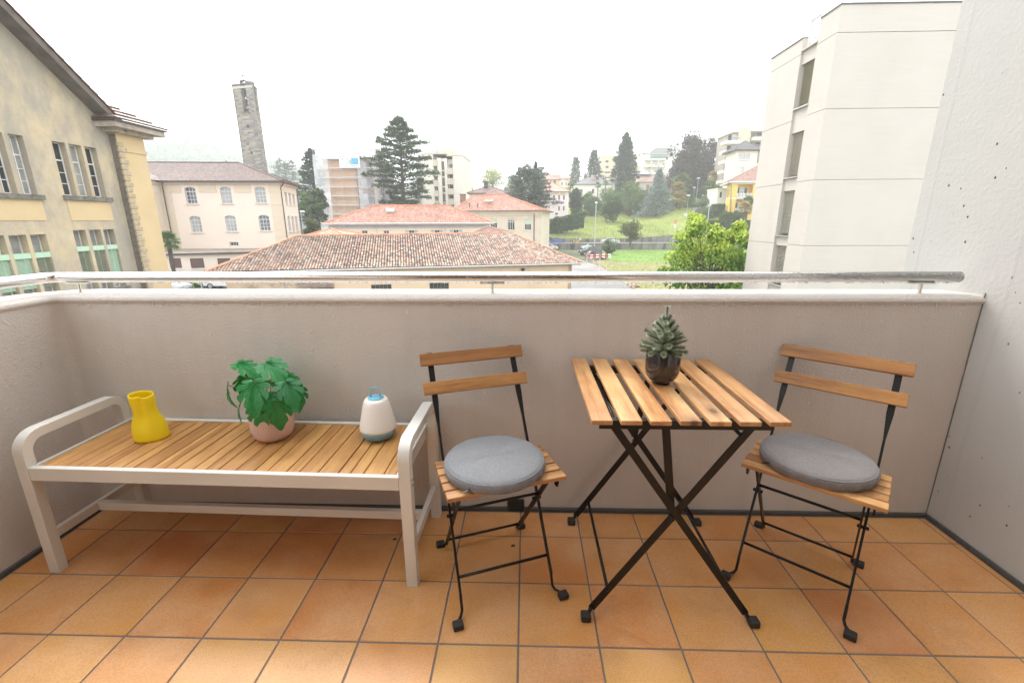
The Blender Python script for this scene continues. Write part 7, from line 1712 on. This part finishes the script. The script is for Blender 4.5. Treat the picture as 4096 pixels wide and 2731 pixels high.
lamp_post('tall grey lamp post standing on the edge of the car park', 2385, 810, 995, 98, zb=G, r=.13, hw=.26)
lamp_post('lamp at the corner of the lawn with a white sign plate', 2754, 782, 905, 138, hw=.5)
lamp_post('highest lamp beside the climbing path', 2794, 713, 800, 172, hw=.55, r=.1); lamp_post('short lamp half hidden by the palms', 2778, 750, 800, 168, hw=.5)
lamp_post('small square lamp low at the top of the path', 2812, 782, 800, 178, hw=.4); lamp_post('tall grey lamp post in front of the clipped hedge', 2843, 768, 940, 112.9, hw=.38, r=.12, zb=-4.4)
lamp_post('white street lamp with blue sign at the corner of the pink building', 1203, 846, 960, 84, hw=.5, zb=G, r=.09, arm=.2)
p = PY(1200, 893, 83.8); o = obj('parking_sign', MB().box(p-(.3, .02, .3), p+(.3, .02, .3)), mat('blue_sign', (.03, .14, .5), .5)); tag(o, 'blue parking sign on the lamp post by the pink building', 'sign')
textobj('P', p+np.array((-.17, -.03, -.22)), (1, 0, 0), .62, M_wf, o)
p = PY(2742, 860, 137.8); o = obj('notice_board', MB().box(p-(.42, .03, .5), p+(.42, .03, .5)), M_wf); tag(o, 'small white notice plate under the lamp at the lawn corner', 'sign')
# no entry sign
t = thing('road_sign', 'round red no entry sign on a pole where the road turns uphill', 'road sign', (PY(2701, 888, 117)[0], 117, -4.4)); p = PY(2701, 889, 117); M_red = mat('sign_red', (.62, .02, .02), .4)
obj('pole', MB().tube([(p[0], 117.05, -4.4), (p[0], 117.05, p[2]+.1)], .05, 6), bpy.data.materials['lamp_grey'], t); dm = MB().tube([(p[0], 117, p[2]), (p[0], 116.96, p[2])], .37, 24); dsc = obj('sign_disc', dm, M_red, t)
obj('white_bar', MB().box((p[0]-.26, 116.93, p[2]-.06), (p[0]+.26, 116.955, p[2]+.06)), M_wf, dsc); obj('lower_plate', MB().box((p[0]-.2, 116.95, p[2]-1.5), (p[0]+.2, 116.98, p[2]-.5)), M_wf, t)
# pedestrian signal
t = thing('traffic_light', 'traffic light showing red in front of the hedge by the yellow villa', 'traffic light', (PY(2940, 890, 111)[0], 113.2, -4.4)); p = PY(2944, 888, 113.2)
obj('pole', MB().tube([(p[0]-.2, 113.2, -4.4), (p[0]-.2, 113.2, p[2]+.5)], .06, 6), bpy.data.materials['lamp_grey'], t); obj('signal_head', MB().box((p[0]-.55, 113.1, p[2]-.6), (p[0]-.15, 113.4, p[2]+.5)), M_blk, t)
obj('red_light', MB().tube([(p[0]+.1, 113.1, p[2]+.1), (p[0]+.1, 112.95, p[2]+.1)], .30, 16), M_red, t); obj('white_plate', MB().box((p[0]+1.0, 113.1, p[2]-1.0), (p[0]+1.35, 113.14, p[2]+.2)).tube([(p[0]+1.1, 113.2, -4.4), (p[0]+1.1, 113.2, p[2]+.9)], .05, 6), M_wf, t)
# cars
M_cg = mat('car_window', (.02, .025, .03), .05, spec=1.); M_tyr = mat('tyre_rubber', (.02, .02, .02), .8); M_rim = mat('alloy_rim', (.5, .5, .5), .3, metal=.8); M_hl = mat('headlight_glass', (.75, .75, .75), .1); M_tlr = mat('tail_light_red', (.5, .02, .02), .2)
CARP = {'suv': (4.65, 1.86, [(0, .45), (0, .95), (.25, 1.05), (1.15, 1.18), (1.85, 1.72), (3.7, 1.74), (4.35, 1.2), (4.6, 1.1), (4.65, .45)]), 'hatch': (4.1, 1.78, [(0, .35), (0, .78), (.2, .88), (1.0, 1.0), (1.75, 1.46), (3.2, 1.5), (3.95, 1.05), (4.1, .95), (4.1, .35)]), 'sedan': (4.6, 1.8, [(0, .32), (0, .72), (.2, .82), (1.15, .96), (1.95, 1.40), (3.1, 1.42), (3.9, 1.02), (4.55, .96), (4.6, .34)])}
def car(label, kind, loc, rz, paint, group='cars around the car park and road'):
    L, W, P = CARP[kind]; t = thing('car', label, 'car', loc, rz, group); M_p = mat('car_paint', paint, .18, var=.02, spec=.8) ; n = len(P); vs = []; fs = []
    ctr = L/2; secs = [(-1, .93, 0), (-.93, 1.0, 1), (.93, 1.0, 1), (1, .93, 0)]
    pts = [(x-ctr, z) for x, z in P]
    for s, k, _ in secs:
        for i, (x, z) in enumerate(pts):
            inn = .82 if z > (1.25 if kind == 'suv' else 1.1) else 1.0; vs.append((x*k, s*W/2*inn, z*(1 if k == 1 else .985)))
    for j in range(3):
        for i in range(n): i2 = (i+1) % n; fs.append((j*n+i, j*n+i2, (j+1)*n+i2, (j+1)*n+i))
    fs.append(tuple(range(n))); fs.append(tuple(3*n+i for i in range(n-1, -1, -1)))
    mb = MB(); mb._add(vs, fs); o = obj('body', mb, M_p, t, world=False, bevel=.07, seg=3); o.data.polygons.foreach_set('use_smooth', [True]*len(o.data.polygons))
    (xa, za), (xb, zb), (xc, zc), (xd, zd) = pts[3], pts[4], pts[5], pts[6]
    for s in (-1, 1):
        y0, y1 = s*(W/2+.004), s*(W/2*.82+.012)
        f = lambda x, z: (x, y0+(y1-y0)*((z-za)/(zb-za)), z)
        for u0, u1 in ((.06, .48), (.52, .94)):
            lo0, lo1 = xa+.25+(xd-.2-xa-.25)*u0, xa+.25+(xd-.2-xa-.25)*u1; hi0, hi1 = xb+.08+(xc-.05-xb-.08)*u0, xb+.08+(xc-.05-xb-.08)*u1
            q = [f(lo0, za+.03), f(lo1, za+.05), f(hi1, zb-.07), f(hi0, zb-.07)]; q = [np.array(v)*np.array((1, 1, 1)) for v in q]
            obj('side_window', MB().prism(q, (0, s*.012, 0)), M_cg, t, world=False)
        for xx in (pts[0][0]+.85, pts[-1][0]-.85):
            wr = .34 if kind == 'suv' else .31; w = obj('wheel', MB().tube([(xx, s*(W/2-.2), wr), (xx, s*(W/2+.015), wr)], wr, 20), M_tyr, t, world=False); obj('rim', MB().tube([(xx, s*(W/2+.01), wr), (xx, s*(W/2+.03), wr)], [wr*.66, wr*.6], 14), M_rim, w, world=False)
        obj('headlight', MB().box((pts[0][0]-.03, s*W*.40-.16, P[1][1]-.16), (pts[0][0]+.16, s*W*.40+.12, P[1][1]-.0)), M_hl, t, world=False, bevel=.02)
        obj('tail_light', MB().box((pts[-1][0]-.14, s*W*.40-.14, P[-2][1]-.26), (pts[-1][0]+.03, s*W*.40+.12, P[-2][1]-.08)), M_tlr, t, world=False, bevel=.02)
        obj('wing_mirror', MB().box((xa+.45, s*(W/2+.02)-.02+(0 if s > 0 else -.14), za+.02), (xa+.6, s*(W/2+.02)+(.16 if s > 0 else .02), za+.16)), M_p, t, world=False)
    hw = W*.40
    obj('windscreen', MB().prism([(xa+.08, -hw, za+.03), (xa+.08, hw, za+.03), (xb-.02, hw*.86, zb-.04), (xb-.02, -hw*.86, zb-.04)], (-.03, 0, .03)), M_cg, t, world=False)
    obj('rear_window', MB().prism([(xd-.10, -hw, zd+.06), (xd-.10, hw, zd+.06), (xc+.04, hw*.86, zc-.04), (xc+.04, -hw*.86, zc-.04)], (.035, 0, .03)), M_cg, t, world=False)
    obj('number_plate', MB().box((pts[-1][0]-.01, -.26, .62), (pts[-1][0]+.03, .26, .74)).box((pts[0][0]-.03, -.26, .45), (pts[0][0]+.01, .26, .57)), M_wf, t, world=False); return t
def gp(x, y, z=G+.02): q = PZ(x, y, z); return (q[0], q[1], z)
car('black sport utility car parked behind the red and white barrier', 'suv', gp(2360, 1021), math.radians(14), (.02, .022, .025)); car('dark grey estate car parked directly at the red and white barrier', 'hatch', gp(2386, 1037), math.radians(186), (.035, .042, .05))
car('white car half hidden behind the black sport utility car', 'hatch', gp(2352, 998), math.radians(20), (.68, .68, .68)); car('white hatchback parked beyond the barn roof corner', 'hatch', gp(2196, 1000), math.radians(195), (.66, .66, .66)); car('dark car seen just above the barn roof corner', 'hatch', (PY(2172, 985, 108)[0], 107, G+.02), math.radians(90), (.05, .055, .06))
car('metallic blue saloon driving along the road', 'sedan', (PY(2221, 970, 114.6)[0], 114.8, -4.44), 0, (.02, .08, .38)); car('white saloon driving on the road behind the olive tree', 'sedan', (PY(2440, 965, 115)[0], 115.0, -4.44), math.radians(180), (.66, .66, .66)); car('grey blue car turning uphill partly behind the lime tree', 'hatch', (PY(2712, 955, 119)[0], 119, -4.44), math.radians(160), (.20, .24, .32))
car('dark small car with headlights following the blue saloon', 'hatch', (PY(2183, 968, 116)[0], 117.4, -4.44), 0, (.06, .06, .065))
p = PZ(858, 1158, G+.02); car('white car by the hedge seen between rail and parapet', 'suv', (PY(905, 1145, 46)[0], 46.5, G+.02), math.radians(0), (.66, .66, .68)); car('silver car whose bonnet shows under the rail by the ochre school', 'sedan', (PY(690, 1150, 45)[0], 44.0, G+.02), math.radians(178), (.5, .52, .54))
# hedge, banana plant and pole under the rail
a_, b_ = PY(728, 1130, 47), PY(842, 1130, 47); hedge('small clipped hedge seen between rail and parapet', a_[0], b_[0], 47.3, 48.6, G, PY(780, 1112, 47)[2], n=2600, leaf=.15)
t = thing('banana_plant', 'banana plant with broad light green leaves in front of the small hedge', 'plant', (PY(776, 1165, 45.6)[0], 45.6, G)); q = np.array(ORG[t.name]); obj('stem', MB().tube([q, q+Zv*1.0], [.12, .07], 8), mat('banana_stem', (.35, .4, .2), .6), t)
for k, (az, el, L) in enumerate(((2.9, .35, 1.5), (.35, .8, 1.4), (2.3, .9, 1.2), (.0, .2, 1.1), (3.4, .1, 1.2), (1.2, 1.1, 1.1))):
    d = np.array((math.cos(az), math.sin(az)*.5-.3, 0)); d /= np.linalg.norm(d); s = np.array((-d[1], d[0], 0)); mb = MB(); prev = None
    for j in range(7):
        u = j/6; c = q+Zv*(.95+L*math.sin(el)*u-.55*u*u)+d*L*math.cos(el)*u; w = .24*math.sin(PI*min(1, u*.92+.08))**.6; cur = (c-s*w-Zv*.06, c, c+s*w-Zv*.06)
        if prev: mb.poly([prev[0], prev[1], cur[1], cur[0]]); mb.poly([prev[1], prev[2], cur[2], cur[1]])
        prev = cur
    obj('leaf', mb, MT.setdefault('ban', mat('banana_leaf', (.22, .42, .08), .45)), t, smooth=True)
o = obj('white_post', MB().tube([(PY(807, 1150, 44.5)[0], 44.5, G), (PY(807, 1150, 44.5)[0], 44.5, G+2.2)], .06, 8), M_gutw); tag(o, 'thin pale metal post in front of the small hedge', 'post')
# red and white barrier and tapes
M_rw_r = mat('barrier_red', (.60, .03, .03), .5); M_rw_w = mat('barrier_white', (.72, .72, .72), .5)
t = thing('barrier', 'red and white striped plank barrier in front of the parked dark cars', 'barrier', gp(2395, 1050)); A_, B_ = np.array(gp(2347, 1044)), np.array(gp(2442, 1040))
for hz in (.62, 1.02):
    for k in range(8): a_, b_ = A_+(B_-A_)*k/8, A_+(B_-A_)*(k+1)/8; obj('stripe', MB().bar(a_+Zv*hz, b_+Zv*hz, .04, .22), (M_rw_r, M_rw_w)[k % 2], t)
for k in (0, .55, 1): a_ = A_+(B_-A_)*k; obj('post', MB().box(a_-(.04, -.03, 0), a_+(.04, .10, 1.1)), M_wf, t)
def tape(label, pts, hs=(.55, .85)):
    t = thing('barrier_tape', label, 'barrier tape', pts[0]); n = 0
    for (a_, b_) in zip(pts[:-1], pts[1:]):
        a_, b_ = np.array(a_), np.array(b_); obj('stake', MB().box(a_-(.02, .02, 0), a_+(.02, .02, 1.0)), M_wf, t); L = np.linalg.norm(b_-a_); m_ = max(2, int(L/.55))
        for h in hs:
            for k in range(m_): u0, u1 = k/m_, (k+1)/m_; sg = lambda u: -.25*math.sin(PI*u)*.5; obj('band', MB().bar(a_+(b_-a_)*u0+Zv*(h+sg(u0)), a_+(b_-a_)*u1+Zv*(h+sg(u1)), .01, .10), (M_rw_r, M_rw_w)[(n+k) % 2], t)
        n += 1
    return t
tape('red and white tape fence running down beside the gravel drive', [gp(2350, 1046), gp(2372, 1062), gp(2396, 1082), gp(2425, 1105), gp(2462, 1128), gp(2500, 1150), gp(2545, 1172)])
o = obj('manhole_cover', MB().box((-.45, -.35, 0), (.45, .35, .08)), M_blk, None, world=False); o.location = gp(2540, 1147); tag(o, 'flat dark panel lying on the grass behind the rail', 'panel')
# people (one continuous body each) and scooter
def figure(label, loc, rz, joints, radii, edges_, m, sub=1, name='person'):
    me = bpy.data.meshes.new('body'); me.from_pydata(joints, edges_, []); o = bpy.data.objects.new('body', me); COL.objects.link(o); sk = o.modifiers.new('skin', 'SKIN')
    for i, r in enumerate(radii): me.skin_vertices[0].data[i].radius = (r, r)
    me.skin_vertices[0].data[0].use_root = True; sb = o.modifiers.new('sub', 'SUBSURF'); sb.levels = sub; sb.render_levels = sub
    bpy.context.view_layer.update(); dg = bpy.context.evaluated_depsgraph_get(); me2 = bpy.data.meshes.new_from_object(o.evaluated_get(dg)); bpy.data.objects.remove(o)
    t = thing(name, label, 'person', loc, rz); me2.materials.clear(); me2.materials.append(m); b = bpy.data.objects.new('body', me2); COL.objects.link(b); b.parent = t
    for p_ in me2.polygons: p_.use_smooth = True
    return t
J = [(0, 0, .95), (0, 0, 1.2), (0, 0, 1.42), (0, 0, 1.52), (0, -.01, 1.66), (.09, 0, .9), (.11, -.12, .5), (.11, -.02, .07), (.11, -.16, .04), (-.09, 0, .9), (-.11, .14, .5), (-.11, .25, .10), (-.11, .12, .04), (.2, 0, 1.38), (.24, -.05, 1.12), (.16, -.24, 1.28), (-.2, 0, 1.38), (-.24, .05, 1.1), (-.23, -.05, .86)]
Rd = [.15, .15, .14, .06, .11, .10, .07, .045, .04, .10, .07, .045, .04, .06, .045, .035, .06, .045, .035]
Ed = [(0, 1), (1, 2), (2, 3), (3, 4), (0, 5), (5, 6), (6, 7), (7, 8), (0, 9), (9, 10), (10, 11), (11, 12), (2, 13), (13, 14), (14, 15), (2, 16), (16, 17), (17, 18)]
M_coat = mat('dark_clothes', (.03, .03, .035), .9)
pl = (PY(2172, 962, 115)[0], 121.9, -4.43)
figure('pedestrian in dark clothes walking under a red umbrella', pl, math.radians(90), J, Rd, Ed, M_coat)
um = thing('umbrella', 'open red umbrella held by the pedestrian beside the road', 'umbrella', (pl[0], pl[1], pl[2]+1.3)); obj('canopy', MB().lathe([(.62, .52), (.5, .66), (.3, .76), (.05, .82), (.0, .83)], ORG[um.name], 8, close=False), M_red, um, smooth=False); obj('shaft', MB().tube([np.array(ORG[um.name])+(-.2, 0, -.1), np.array(ORG[um.name])+(0, 0, .8)], .012, 6), M_blk, um)
sc_ = thing('motor_scooter', 'yellow motor scooter with white top box on the road', 'scooter', (PY(2305, 965, 115)[0], 115.2, -4.44)); q = np.array(ORG[sc_.name])
for dx in (-.65, .65): w = obj('wheel', MB().tube([q+(dx, -.06, .27), q+(dx, .06, .27)], .27, 16), M_tyr, sc_); obj('rim', MB().tube([q+(dx, -.07, .27), q+(dx, .07, .27)], .15, 10), M_rim, w)
M_scy = mat('yellow_scooter_paint', (.75, .45, .02), .3)
obj('body', MB().prism([q+(-.7, -.16, .5), q+(-.75, -.16, 1.0), q+(-.55, -.16, 1.02), q+(-.4, -.16, .45), q+(.1, -.16, .42), q+(.2, -.16, .75), q+(.85, -.16, .8), q+(.8, -.16, .45), q+(.2, -.16, .3), q+(-.45, -.16, .3)], (0, .32, 0)), M_scy, sc_, bevel=.03)
obj('seat', MB().box(q+(.1, -.14, .76), q+(.8, .14, .86)), M_blk, sc_, bevel=.02); obj('handlebar', MB().tube([q+(-.55, -.3, 1.08), q+(-.6, 0, 1.02), q+(-.55, .3, 1.08)], .025, 6), M_blk, sc_); obj('top_box', MB().box(q+(.75, -.25, .85), q+(1.25, .25, 1.3)), M_wf, sc_, bevel=.05)
J2 = [(.3, 0, .92), (.25, 0, 1.2), (.15, 0, 1.42), (.12, 0, 1.52), (.10, 0, 1.66), (.2, -.12, .92), (-.15, -.16, .85), (-.12, -.16, .42), (-.25, -.16, .38), (.2, .12, .92), (-.15, .16, .85), (-.12, .16, .42), (-.25, .16, .38), (.12, -.2, 1.38), (-.1, -.25, 1.15), (-.45, -.26, 1.10), (.12, .2, 1.38), (-.1, .25, 1.15), (-.45, .26, 1.10)]
rd = figure('rider in grey jacket with yellow helmet on the yellow scooter', tuple(q), 0, J2, Rd, Ed, mat('grey_jacket', (.32, .34, .36), .8)); obj('helmet', MB().lathe([(.02, -.14), (.13, -.12), (.16, 0), (.13, .12), (.05, .165), (0, .17)], np.array(ORG[rd.name])+(.10, 0, 1.68), 14, close=False), M_scy, rd, smooth=True)

# ================================================================== AIR
hz = obj('haze', MB().box((-900, -58, G-1.5), (900, 1100, 175)), M_wf, kind='stuff')
hm = bpy.data.materials.new('rain_haze'); hm.use_nodes = True; nt = hm.node_tree; nt.nodes.clear(); out = nt.nodes.new('ShaderNodeOutputMaterial'); pv_ = nt.nodes.new('ShaderNodeVolumePrincipled')
pv_.inputs['Color'].default_value = (.97, .98, 1, 1); pv_.inputs['Density'].default_value = .00086; pv_.inputs['Anisotropy'].default_value = 0.0; nt.links.new(pv_.outputs[0], out.inputs['Volume'])
hz.data.materials.clear(); hz.data.materials.append(hm)
